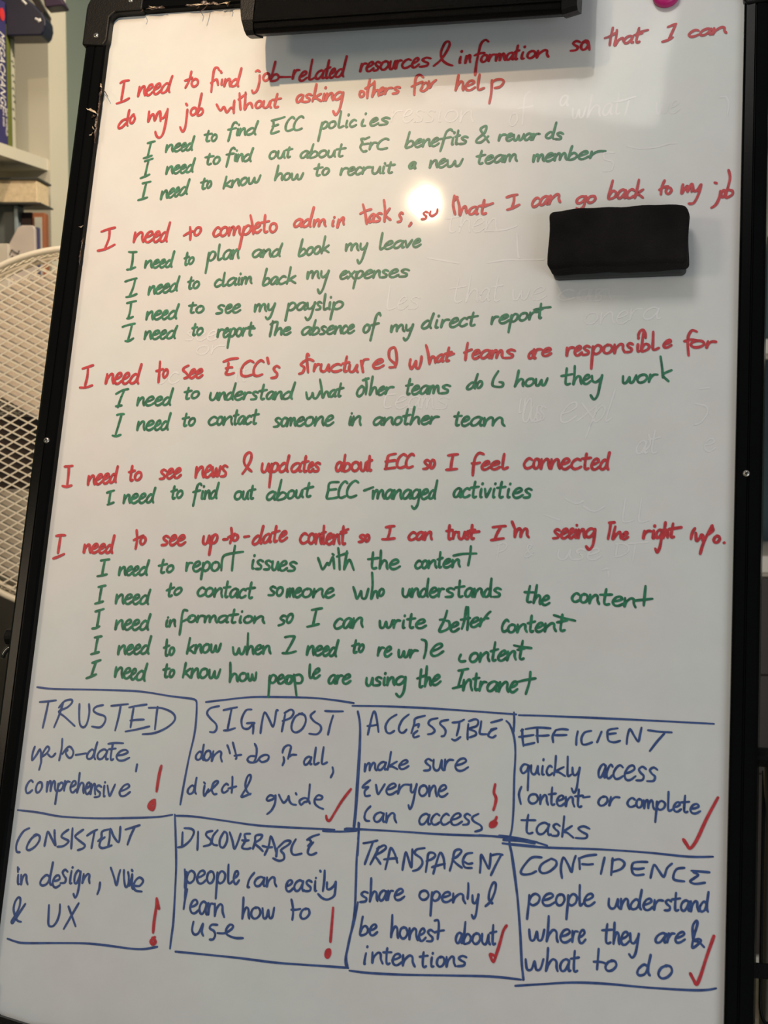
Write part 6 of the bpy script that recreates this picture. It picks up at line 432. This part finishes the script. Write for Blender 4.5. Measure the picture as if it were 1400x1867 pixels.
 '6246,9297 6272,9341 6299,9378 6331,9303 6374,9156 6430,8983'),
('w', 0.001767, 'pale leftovers of wiped writing',
 '3133,1266 3124,1383 3138,1325 3176,1275 3231,1278;3247,1337 3290,1327 3329,1296 3314,1264 3275,1280 3246,1344 3262,1394 3299,1399 3344,1362;3455,1297 3413,1275 3376,1299 3399,1333 3435,1361 3422,1399 3355,1402;3565,1303 3527,1281 3494,1306 3515,1339 3547,1367 3535,1405 3475,1409;3616,1293 3608,1351 3609,1409 3629,1410;3626,1228 3628,1217;3737,1296 3688,1316 3667,1374 3701,1418 3758,1411 3796,1361 3777,1309 3729,1295 3737,1306;3832,1305 3825,1428 3845,1364 3898,1309 3931,1324 3932,1382 3953,1434;4357,1360 4328,1384 4314,1447 4333,1495 4365,1485 4389,1430 4379,1372 4352,1359 4356,1371;4501,1136 4451,1191 4446,1348 4441,1489;4392,1316 4535,1296;4873,1218 4851,1200 4818,1221 4801,1265 4810,1306 4837,1301 4867,1246 4876,1213 4866,1269 4869,1309 4882,1304;4926,1344 4931,1445 4963,1443 4988,1359 4996,1441 5027,1433 5053,1330;5104,1208 5091,1322 5069,1449 5096,1384 5144,1325 5182,1341 5181,1404 5192,1442;5299,1328 5275,1311 5238,1338 5218,1390 5228,1433 5258,1425 5292,1360 5302,1322 5291,1385 5294,1429 5309,1422;5364,1216 5352,1306 5344,1407 5357,1431 5380,1417;5315,1303 5360,1292 5405,1281;5460,1292 5439,1403 5427,1445;5372,1301 5522,1254;5726,1334 5728,1434 5757,1434 5781,1352 5786,1434 5814,1427 5839,1327;5851,1390 5892,1377 5929,1345 5916,1315 5880,1333 5851,1396 5863,1443 5898,1445 5940,1408;6372,1304 6398,1374 6388,1498;6310,1308 6372,1304;5464,1767 5578,1800 5728,1794 5851,1764 5926,1763;5340,1830 5252,1826 5255,1895 5331,1926 5322,2009 5247,2019;3814,2356 3800,2456 3792,2566 3813,2594 3846,2581;3745,2449 3811,2441 3877,2431;3913,2332 3902,2457 3885,2595 3907,2526 3948,2464 3980,2485 3980,2554 3989,2596;4017,2534 4070,2521 4117,2487 4098,2453 4052,2472 4017,2541 4035,2594 4080,2597 4133,2556;4150,2466 4142,2597 4160,2529 4208,2467 4237,2481 4238,2543 4255,2598;4137,2594 4317,2587 4444,2550;4181,2919 4360,2897 4513,2902 4717,2903;4448,2632 4472,2852 4487,2879;3592,2851 3897,2915;3242,3128 3233,3251 3230,3350 3256,3374 3316,3349;3334,3318 3376,3305 3413,3274 3399,3243 3361,3262 3334,3324 3348,3370 3385,3372 3428,3335;3547,3266 3502,3248 3462,3273 3487,3303 3526,3327 3512,3364 3440,3371;3912,3072 3896,3180 3886,3289 3911,3316 3950,3302;3830,3174 3908,3164 3986,3153;4026,3044 4014,3180 3995,3315 4018,3247 4063,3186 4098,3206 4098,3274 4108,3314;4213,3199 4188,3179 4152,3206 4132,3260 4143,3307 4174,3300 4207,3233 4217,3192 4206,3260 4209,3307 4225,3300;4291,3070 4278,3178 4269,3286 4287,3313 4317,3299;4230,3172 4288,3162 4346,3151;4442,3200 4450,3297 4491,3296 4521,3217 4532,3296 4571,3289 4602,3192;4623,3252 4684,3239 4738,3208 4717,3179 4663,3197 4623,3258 4643,3303 4696,3305 4758,3268;5076,3224 5070,3302 5095,3337 5133,3318 5165,3228 5162,3299 5180,3334;5299,3230 5257,3213 5218,3238 5241,3267 5277,3290 5263,3326 5194,3334;5020,3229 4968,3213 4906,3240 4874,3282 4911,3318 4972,3314 5031,3293;5186,3229 5143,3213 5081,3235 5049,3277 5068,3314 5121,3309 5175,3256 5191,3224 5174,3277 5181,3314 5207,3309;5229,3219 5221,3319 5244,3266 5307,3219 5347,3229 5347,3277 5371,3319;5198,3447 5152,3469 5131,3522 5162,3561 5214,3551 5251,3503 5234,3456 5190,3447 5197,3456;5286,3450 5277,3562 5298,3503 5353,3449 5386,3461 5386,3514 5405,3561;5428,3507 5478,3495 5522,3465 5505,3437 5462,3454 5428,3513 5443,3558 5486,3560 5537,3524;5559,3421 5547,3527 5562,3474 5601,3426 5656,3424;5806,3427 5765,3410 5704,3435 5672,3483 5690,3524 5742,3516 5796,3457 5812,3421 5795,3480 5801,3521 5826,3514;4574,4288 4566,4352 4565,4416 4580,4416;4583,4217 4585,4204;4613,4288 4606,4423 4619,4352 4653,4289 4672,4303 4671,4367 4681,4424;4607,4366 4600,4467 4620,4512 4651,4487 4678,4370 4674,4462 4687,4508;4784,4371 4751,4350 4720,4383 4738,4420 4766,4449 4754,4496 4699,4507;3294,4171 3280,4245 3271,4340 3297,4364 3336,4353;3214,4238 3293,4234 3371,4229;3381,4313 3434,4302 3480,4274 3461,4245 3415,4260 3381,4319 3400,4364 3445,4368 3497,4334;3609,4271 3577,4253 3531,4275 3508,4322 3522,4364 3561,4359 3601,4301 3613,4266 3601,4325 3606,4366 3625,4361;3635,4266 3635,4373 3646,4302 3667,4261 3682,4279 3683,4368 3691,4315 3716,4263 3733,4281 3736,4340 3751,4376;3894,4279 3841,4260 3795,4283 3824,4313 3870,4338 3853,4373 3769,4376;4678,4378 4673,4462 4687,4499 4710,4478 4731,4380 4727,4458 4737,4495;4811,4380 4786,4363 4762,4391 4776,4422 4796,4446 4787,4485 4746,4494;4957,4434 5025,4413 5091,4366 5078,4323 5016,4351 4954,4443 4962,4510 5016,4511 5093,4455;5142,4337 5266,4500;5308,4330 5101,4507;5275,4377 5235,4515 5186,4667 5235,4515 5280,4407 5327,4359 5354,4395 5323,4473 5272,4513 5249,4485;5439,4202 5398,4355 5367,4477 5374,4507 5414,4475;6163,4345 6258,4371 6271,4434 6215,4521 6145,4546;6195,4206 6282,4194;5736,4709 5710,4692 5671,4719 5650,4770 5660,4813 5693,4805 5729,4741 5740,4702 5727,4766 5730,4809 5746,4802;5812,4596 5798,4687 5788,4787 5804,4811 5831,4797;5754,4683 5808,4673 5861,4660;5702,4808 5771,4733 5756,4633;6254,4734 6297,4728 6336,4705 6322,4675 6284,4687 6254,4740 6267,4784 6304,4791 6348,4762;5023,5236 5122,5285 5193,5259;5195,5309 5293,5358 5386,5307;4836,5387 4984,5440;4429,5813 4438,5738 4445,5670;4431,5676 4485,5657 4517,5682 4491,5723 4442,5745;4759,5772 4727,5748 4703,5705 4718,5668 4743,5680 4720,5717 4684,5761 4695,5785 4725,5779 4757,5741;4992,5712 4986,5776 5016,5805 5060,5789 5095,5715 5092,5774 5114,5803;5228,5718 5187,5704 5151,5724 5173,5748 5208,5767 5194,5797 5128,5803;5251,5757 5304,5746 5351,5721 5333,5697 5286,5712 5251,5762 5268,5799 5314,5800 5368,5770;5514,5656 5506,5711 5500,5769;5494,5657 5559,5650 5609,5675 5606,5724 5552,5760 5494,5772;5671,5648 5653,5806;5612,5649 5776,5634;5386,5896 5432,5883 5447,5955;5570,5232 5556,5355 5551,5434 5578,5454 5643,5433;5712,5231 5698,5354 5693,5433 5720,5452 5785,5432;4335,9145 4384,9172 4447,9152;997,3988 957,4010 941,4061 971,4098 1018,4088 1048,4041 1030,3996 990,3988 997,3997;1167,3999 1132,3982 1092,4012 1073,4058 1099,4095 1139,4090 1176,4066;1292,3569 1251,3554 1217,3572 1240,3597 1275,3616 1263,3645 1200,3648;1315,3608 1361,3599 1401,3576 1384,3552 1343,3565 1315,3612 1332,3649 1373,3652 1418,3624;1430,3610 1475,3601 1515,3578 1498,3554 1458,3567 1430,3614 1447,3651 1487,3654 1533,3626;1396,3709 1350,3726 1332,3770 1366,3800 1419,3792 1453,3753 1434,3716 1388,3709 1396,3716;1494,3710 1487,3796 1502,3753 1547,3714 1615,3713;1774,3982 1766,4033 1769,4084 1792,4082;1783,3948 1785,3942;1848,3928 1844,3973 1841,4063 1851,4085 1865,4073;1820,3971 1848,3966 1876,3960'),
]

for i_, (c_, w_, l_, d_) in enumerate(INK): write(c_, w_, l_, d_, i_)
# ---------------------------------------------------------------- bookcase on the left
dS = Vector((-.155, -.988, 0)); dS.normalize()          # along the shelf, towards the camera
dD = Vector((-.988, .155, 0)); dD.normalize()           # into the shelf, away from the room
P0 = at(91, 290, 3.0); P0.z = 0                            # far front corner of the openings
SM = Matrix(((dS.x, dD.x, 0, P0.x), (dS.y, dD.y, 0, P0.y), (0, 0, 1, 0), (0, 0, 0, 1)))   # local x along, y in, z up
def sz(px, py, a, b):
    """height above the floor of the pixel at local (a, b)"""
    p = SM @ Vector((a, b, 0)); return at(px, py, p.y).z
bc = thing('bookcase', P0 + dS * .4 + dD * .14, 'white bookcase filled with books at the left edge, behind the easel', 'bookcase', rz=0)
def bpart(name, a0, a1, b0, b1, z0, z1, m, parent=bc, bev=0, label=None):
    bm = bmesh.new(); box(bm, a0, a1, b0, b1, z0, z1); o = obj(name, bm, m, parent, world=SM, bevel=bev)
    if label: tag(o, label)
    return o
zt0 = sz(91, 290, 0, 0); zt1 = sz(91, 311, 0, 0)        # shelf under the upper books
bpart('side_panel', -.095, 0, 0, .30, 0, 2.3, M_white); bpart('side_panel', 0.55, .57, 0, .30, 0, 2.3, M_white)
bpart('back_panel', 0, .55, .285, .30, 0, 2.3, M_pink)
bpart('shelf', 0, .55, .004, .285, zt1, zt0, M_white)
z2 = zt1 - .30
bpart('shelf', 0, .55, .004, .285, z2 - .02, z2, M_white)
bpart('shelf', 0, .55, .004, .285, zt0 + .305, zt0 + .325, M_white)
bpart('shelf', 0, .55, .004, .285, 2.27, 2.3, M_white); bpart('plinth', 0, .55, .01, .03, 0, .06, M_white)
bpart('lower_shade_front', 0, .55, -.002, .02, .08, z2 - .03, M_brown, label='dark brown front standing in for the shade low in the bookcase')  # added dark front where the lower bookcase lies in shade
bpart('shelf', 0, .55, .004, .285, .04, .07, M_white)
M_paper = mat('page_edges', (.72, .58, .38), .9, noise=.25, nscale=160)
def book(a0, a1, b0, b1, z0, z1, m, label, group, lean=None, spine_text=None, hard=True):
    """upright book, spine to the room (b0 side): cover > spine text; page block"""
    t = thing('book', SM @ Vector(((a0 + a1) / 2, (b0 + b1) / 2, z0)), label, 'book', group)
    M_ = SM.copy()
    if lean: M_ = SM @ Matrix.Translation((a0, b0, z0)) @ lean @ Matrix.Translation((-a0, -b0, -z0))
    c = min(.0025, (a1 - a0) * .2); bm = bmesh.new()
    box(bm, a0, a0 + c, b0, b1, z0, z1); box(bm, a1 - c, a1, b0, b1, z0, z1); box(bm, a0, a1, b0, b0 + c, z0, z1)
    obj('cover', bm, m, t, world=M_)
    bm = bmesh.new(); box(bm, a0 + c, a1 - c, b0 + c, b1 - .003, z0 + .002, z1 - .003); obj('page_block', bm, M_paper, t, world=M_)
    return t, M_
sb = .020
M_navy = mat('navy_cover', (.035, .030, .13), .5, noise=.15); M_olive = mat('olive_cover', (.13, .15, .022), .5, noise=.15); M_cream = mat('cream_cover', (.50, .49, .38), .5, noise=.1)
zb = zt0
t1 = sz(17, 44, .15, sb)
G = 'books standing on the upper shelf'
def along(px):
    """shelf coordinate where the spine plane meets the view line of pixel column px"""
    lo, hi = 0.0, .6
    for _ in range(40):
        mid = (lo + hi) / 2; p = SM @ Vector((mid, sb, 0)); q = at(px, 150, p.y)
        if p.x > q.x: lo = mid
        else: hi = mid
    return lo
aw, ao, an, ag = along(27.5), along(20), along(10.5), along(-16)
bkW, _ = book(aw, ao - .0005, sb, sb + .17, zb, t1, M_cream, 'white-spined book with thin black lettering, rightmost on the upper shelf', G)
bkO, _ = book(ao, an - .0005, sb, sb + .17, zb, t1 + .001, M_olive, 'plain olive green book between the white and the navy book', G)
bkN, _ = book(an, ag - .0005, sb - .002, sb + .17, zb, t1 + .035, M_navy, 'tall navy book with white slanted capitals down its spine', G)
bk4, _ = book(ag, ag + .045, sb, sb + .17, zb, t1 - .01, mat('grey_cover', (.2, .2, .2), .5, noise=.1), 'grey book at the left frame edge beside the navy one', G)
M_txt = mat('white_print', (.75, .72, .68), .6, noise=.05); M_tred = mat('red_print', (.6, .03, .03), .5, noise=.1); M_tblk = mat('black_print', (.03, .03, .03), .5, noise=.1)
def spine_text(parent, body, size, m, a, z, b, shear=0, sx=1):
    # reads downwards on the spine: text x -> -z, text y -> towards far end (-a)
    R = Matrix(((0, -1, 0, a), (0, 0, -1, b), (-1, 0, 0, z), (0, 0, 0, 1)))
    return text_mesh('spine_lettering', body, size, m, parent, SM @ R @ Matrix.Diagonal((sx, 1, 1, 1)), shear)
spine_text(bkN, 'MEGACHANGE', .034, M_txt, an + .0315, t1 - .016, sb - .0025, .3, .56)
spine_text(bkN, 'THE WORLD', .010, M_txt, an + .009, zb + .066, sb - .0025, 0, .8)
spine_text(bkN, 'IN 2050', .010, M_txt, an + .022, zb + .060, sb - .0025, 0, .8)
bm = bmesh.new(); tube(bm, [(an + .018, sb - .0035, t1 + .012), (an + .018, sb - .0015, t1 + .012)], .0105, 20); tag(obj('red_disc', bm, M_tred, bkN, world=SM), 'red disc on the spine')
for dz, da in ((.045, .3), (.055, .7), (.062, .4), (.078, .6), (.088, .35), (.100, .6), (.112, .5), (.122, .3), (.135, .65), (.150, .5)):
    w_ = ao - aw; bm = bmesh.new(); a_ = aw + w_ * da
    tube(bm, [(a_ - w_ * .22, sb - .0006, t1 - dz - .004), (a_, sb - .0006, t1 - dz), (a_ + w_ * .22, sb - .0006, t1 - dz - .003)], .0006, 5)
    tag(obj('spine_lettering', bm, M_tblk, bkW, world=SM), 'thin black stroke of spine lettering')
# dark books lying tilted on top of the row
def tilted(name, px, Y, w_, h_, d_, ang, m, label, group=None, rnd_=.01, mark=None):
    p = at(px[0], px[1], Y); M_ = Matrix.Translation(p) @ Matrix.Rotation(math.radians(-9), 4, 'Z') @ Matrix.Rotation(math.radians(ang), 4, 'Y')
    t = thing('book', p, label, 'book', group)
    bm = bmesh.new(); box(bm, -w_ / 2, w_ / 2, -d_ / 2, d_ / 2, -h_ / 2, h_ / 2); obj('cover', bm, m, t, world=M_, bevel=rnd_)
    bm = bmesh.new(); box(bm, -w_ / 2 - .002, w_ / 2 - .02, -d_ / 2 + .004, d_ / 2 - .004, -h_ / 2 + .005, h_ / 2 - .005); obj('page_block', bm, M_paper, t, world=M_)
    if mark:
        for (mx, mz, s_) in mark:
            bm = bmesh.new(); box(bm, mx - s_, mx + s_, -d_ / 2 - .0006, -d_ / 2 + .001, mz - s_ * .35, mz + s_ * .35); obj('spine_lettering', bm, M_txt, t, world=M_, bevel=.0004)
    return t
G2 = 'dark books piled on top of the upright row'
def silhouette(pts, Y, d, m, label, bev, marks=()):
    q = [at(x, y, Y) for x, y in pts]; t = thing('book', (sum(p.x for p in q) / len(q), Y + d / 2, min(p.z for p in q)), label, 'book', G2)
    bm = bmesh.new(); prism(bm, [(p.x, p.z) for p in q], 1, Y, Y + d); obj('cover', bm, m, t, bevel=bev)
    for mk in marks:
        bm = bmesh.new(); tube(bm, [at(x, y, Y - .0006) for x, y in mk], .0022, 6); obj('spine_lettering', bm, M_txt, t)
M_nv = mat('navy_glossy', (.003, .004, .026), .4, noise=.4, nscale=20)
silhouette([(-70, -60), (20, -24), (45, -6), (62, 8), (76, 22), (82, 34), (83, 46), (80, 58), (75, 65), (-70, 67)], 2.86, .07, M_nv, 'dark blue rounded book lying tilted over the upright books', .003, [[(64, 34), (69, 36), (72, 40)], [(72, 34), (73, 39)], [(40, 0), (44, 4), (48, 8)]])
silhouette([(50, -14), (60, -16), (70, 2), (81, 20), (80, 29), (68, 16)], 2.90, .06, M_brown, 'thin brown book leaning above the dark blue one', .001)
silhouette([(66, -60), (100, -60), (106, -12), (117, 8), (112, 10), (82, 13)], 2.87, .05, mat('purple_cover', (.026, .007, .034), .5, noise=.2), 'dark purple book at the top edge beside the bookcase upright', .002)
# lower compartment: seen nearly face on
LM = Matrix.Identity(4)
def wbox(name, x0, y0, x1, y1, Y, d, m, parent, bev=.002, label=None, z0=None):
    a = at(x0, y1, Y); b = at(x1, y0, Y); bm = bmesh.new(); box(bm, a.x, b.x, Y, Y + d, a.z if z0 is None else z0, b.z)
    o = obj(name, bm, m, parent, bevel=bev)
    if label: tag(o, label)
    return o
t = thing('book', at(20, 372, 2.86), 'thick hardback lying flat with its tan page edges showing', 'book', 'books in the lower compartment')
wbox('page_block', -75, 327, 67, 369, 2.86, .10, M_paper, t, .0015)
M_hc = mat('dark_cover', (.03, .035, .035), .5, noise=.1)
wbox('cover', -78, 323.5, 70, 327, 2.855, .11, M_hc, t, .0005); wbox('cover', -78, 369, 74, 372, 2.855, .11, M_hc, t, .0005)
zf = z2
G3 = 'books in the lower compartment'
def lbook(x0, y0, x1, Y, d, m, label, pages=True, zb_=None):
    t = thing('book', at((x0 + x1) / 2, y0, Y) * 1, label, 'book', G3); t.location.z = zf
    wbox('cover', x0, y0, x1, y0 + 10, Y, d, m, t, .0015, z0=zf); return t
c_ = lambda n, col: mat(n, col, .5, noise=.15, nscale=25)
lbook(-60, 373, 25, 2.88, .03, c_('slate_cover', (.085, .10, .10)), 'slate grey book standing under the flat hardback')
lbook(25, 374, 32, 2.87, .05, c_('pale_blue_cover', (.22, .28, .31)), 'narrow pale blue book next to the slate grey one')
lbook(32.5, 387, 58, 2.90, .02, c_('dark_red_cover', (.035, .012, .014)), 'dark red book behind the white rounded folder')
t = lbook(59, 388, 82, 2.88, .03, c_('rust_cover', (.30, .10, .04)), 'rust orange framed folder next to the bookcase upright')
wbox('page_block', 63, 396, 76, 420, 2.878, .01, c_('grey_sheet', (.42, .42, .36)), t, .0005, z0=zf + .001)
lbook(64.5, 414, 69.5, 2.862, .02, c_('blue_cover', (.035, .04, .12)), 'thin dark blue book against the white rounded folder')
# white rounded folder
t = thing('folder', (at(40, 440, 2.85).x, 2.85, zf), 'white rounded folder with dark squiggle low on its front', 'folder')
a = at(14, 450, 2.85); b = at(36, 411, 2.85); c2 = at(60, 411, 2.85); e = at(64, 418, 2.85)
bm = bmesh.new(); prism(bm, [(a.x - .03, zf), (a.x, a.z), (b.x - .004, b.z - .004), (b.x + .004, b.z), (c2.x, c2.z), (e.x, e.z), (e.x, zf)], 1, 2.848, 2.862); obj('cover', bm, c_('white_card', (.52, .46, .42)), t, bevel=.0015)
bm = bmesh.new(); q = [at(*p, 2.8475) for p in ((17, 466), (22, 455), (27, 460), (34, 463), (35, 457))]; tube(bm, q, .0012, 6); obj('squiggle', bm, M_tblk, t)
bm = bmesh.new(); q = [at(*p, 2.8475) for p in ((18, 474), (23, 466), (27, 473), (22, 480), (18, 474))]; tube(bm, q, .0010, 6); obj('squiggle', bm, M_tblk, t)
t = lbook(-8, 444, 15, 2.84, .03, c_('offwhite_card', (.56, .52, .45)), 'short off-white book at the left edge in front of the slate one')
# ---------------------------------------------------------------- round mesh chair
CY = 2.35; cc = at(150, 788, CY); RR = .2585
ch = thing('mesh_chair', (cc.x, cc.y + .1, 0), 'cream chair with a round back of diamond wire mesh, behind the easel at left', 'chair')
CM = Matrix.Translation(cc) @ Matrix.Rotation(math.radians(90), 4, 'X')      # local x right, y up, z towards camera
def lattice(z, R, dx=.0249, dy=.01355, wd=.00105, th=.0001, skew=.14, dome=.0):
    bm = bmesh.new(); ni = int(R / dx) + 2; nj = int(R / dy) + 2
    def P(i, j): return Vector((i * dx / 2 + skew * j * dy / 2 * -1, j * dy / 2, 0))
    def zz(p): return z + dome * (1 - (p.length / R) ** 2)
    for j in range(-2 * nj, 2 * nj):
        for i in range(-2 * ni, 2 * ni):
            if (i + j) % 2: continue
            for di in (-1, 1):
                a = P(i, j); b = P(i + di, j + 1)
                if a.length > R or b.length > R: continue
                d = (b - a).normalized(); n = Vector((-d.y, d.x, 0)) * wd
                if n.y < 0: n = -n
                # tilted ribbon: upper edge back, lower edge forward, like expanded metal
                v = [bm.verts.new((p + s * n).to_tuple()[:2] + (zz(p) + s * -th * .6 + o_,)) for p in (a, b) for s in (-1, 1) for o_ in (-.0004, .0004)]
                for f in ((0, 2, 6, 4), (1, 5, 7, 3), (0, 4, 5, 1), (2, 3, 7, 6)): bm.faces.new([v[k] for k in f])
    return bm
o = obj('wire_mesh', lattice(0, RR - .006), M_mesh, ch, world=CM); o['kind'] = 'stuff'
o = obj('wire_mesh', lattice(-.075, RR - .010, skew=.10), M_mesh, ch, world=CM @ Matrix.Translation((.006, .004, 0))); o['kind'] = 'stuff'
def ring(R, z, r, name='rim'):
    bm = bmesh.new(); tube(bm, [(R * math.cos(2 * math.pi * k / 96), R * math.sin(2 * math.pi * k / 96), z) for k in range(96)], r, 10, True); return obj(name, bm, M_mesh, ch, smooth=True, world=CM)
ring(RR, .002, .0048); ring(RR - .004, -.075, .004); ring(RR - .0105, -.006, .0030)
bm = bmesh.new()
for k in range(120):   # side wall mesh between the rims
    for s in (-1, 1):
        a0 = 2 * math.pi * k / 120; a1 = a0 + s * 2 * math.pi / 120
        for h in range(4):
            z0_, z1_ = -.075 * h / 4, -.075 * (h + 1) / 4; b0_, b1_ = (a0, a1) if h % 2 == 0 else (a1, a0)
            tube(bm, [(RR * math.cos(b0_), RR * math.sin(b0_), z0_), (RR * math.cos(b1_), RR * math.sin(b1_), z1_)], .0010, 4)
o = obj('wire_mesh', bm, M_mesh, ch, world=CM); o['kind'] = 'stuff'
def cushion(name, y0, y1, slope, R, z0, z1, m, label, slope_top=None):
    """slab inside the circle between two sloping lines"""
    pts = []; N = 160
    for k in range(N):
        a = 2 * math.pi * k / N; x, y = R * math.cos(a), R * math.sin(a)
        lo = y0 + slope * x; hi = y1 + (slope_top or 0) * x
        pts.append((x, min(max(y, lo), hi)))
    out = [pts[0]]
    for p in pts[1:]:
        if math.hypot(p[0] - out[-1][0], p[1] - out[-1][1]) > 1e-4: out.append(p)
    bm = bmesh.new(); prism(bm, out, 2, z0, z1); o = obj(name, bm, m, ch, world=CM, bevel=.004); tag(o, label); return o
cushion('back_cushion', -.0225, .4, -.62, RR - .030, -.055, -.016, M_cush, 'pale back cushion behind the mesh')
cushion('seat_cushion', -.4, -.085, 0, RR - .022, -.058, -.016, M_cush2, 'seat cushion under the dark gap, greyed in colour as shade')
bm = bmesh.new(); box(bm, -.20, .22, -.14, .02, -.074, -.068); tag(obj('gap_shade_sheet', bm, M_brown, ch, world=CM), 'dark sheet added as shade in the gap between the cushions')  # added dark sheet, stands in for the shade between the cushions
for sx in (-.16, .16):
    bm = bmesh.new(); tube(bm, [(cc.x + sx, cc.y + .03, cc.z - RR * .75), (cc.x + sx * 1.1, cc.y + .05, .012)], .010, 10); obj('leg', bm, M_mesh, ch, smooth=True)
    bm = bmesh.new(); tube(bm, [(cc.x + sx, cc.y + .05, .62), (cc.x + sx, cc.y + .28, .60), (cc.x + sx * 1.1, cc.y + .29, .012)], .010, 10); obj('leg', bm, M_mesh, ch, smooth=True)
# ---------------------------------------------------------------- cabinet on the right
YR = 3.25
x0 = at(1340, 900, YR).x; x1 = x0 + .55
sh = thing('shelf_unit', (x0 + .27, YR + .15, 0), 'dark teal shelf unit with white shelves at the right edge, behind the easel', 'shelf unit')
def rpart(name, y0, y1, m, d0=0, d1=.30, xa=x0, xb=x1, label=None, bev=.001):
    bm = bmesh.new(); box(bm, xa, xb, YR + d0, YR + d1, max(0, at(1390, y1, YR).z), at(1390, y0, YR).z); o = obj(name, bm, m, sh, bevel=bev)
    if label: tag(o, label)
    return o
M_wht = mat('white_shelf', (.72, .68, .62), .5, noise=.03); M_und = mat('shelf_bottom_shade', (.45, .40, .34), .5, noise=.05)  # M_und: shelf white darkened for the shade along the shelf bottoms
rpart('back_panel', 200, 1052, M_teal, .28, .30); rpart('side_panel', 200, 1770, M_teal, 0, .30, x0 - .02, x0); rpart('side_panel', 200, 1770, M_teal, 0, .30, x1, x1 + .02)
rpart('shelf', 618, 645, M_wht, 0, .28); rpart('shelf', 1014, 1044, M_wht, 0, .28); rpart('shelf_bottom_shade', 645, 655, M_und, .004, .28); rpart('shelf_bottom_shade', 1044, 1052, M_und, .004, .28)
rpart('shelf', 195, 215, M_wht, 0, .28)
rpart('drawer_front', 1053, 1230, M_brown, 0, .28, label='dark brown drawer front'); rpart('drawer_front', 1232, 1410, M_brown, 0, .28, label='dark brown drawer front')
rpart('drawer_front', 1412, 1738, M_brown, 0, .28, label='tall dark brown lower front'); rpart('plinth', 1742, 1775, M_wht, -.01, .28, label='white plinth')
t = thing('storage_box', (x0 + .25, YR + .1, at(1390, 618, YR).z), 'pale cream box on the top white shelf of the teal unit', 'box')
bm = bmesh.new(); box(bm, x0 + .02, x0 + .5, YR + .05, YR + .26, at(1390, 428, YR).z, at(1390, 262, YR).z); obj('body', bm, mat('cream_box', (.70, .68, .50), .6, noise=.05), t, bevel=.003)
bm = bmesh.new(); box(bm, x0 + .03, x0 + .49, YR + .06, YR + .26, at(1390, 618, YR).z + .001, at(1390, 428, YR).z); obj('lower_box', bm, M_teal, t, bevel=.003)
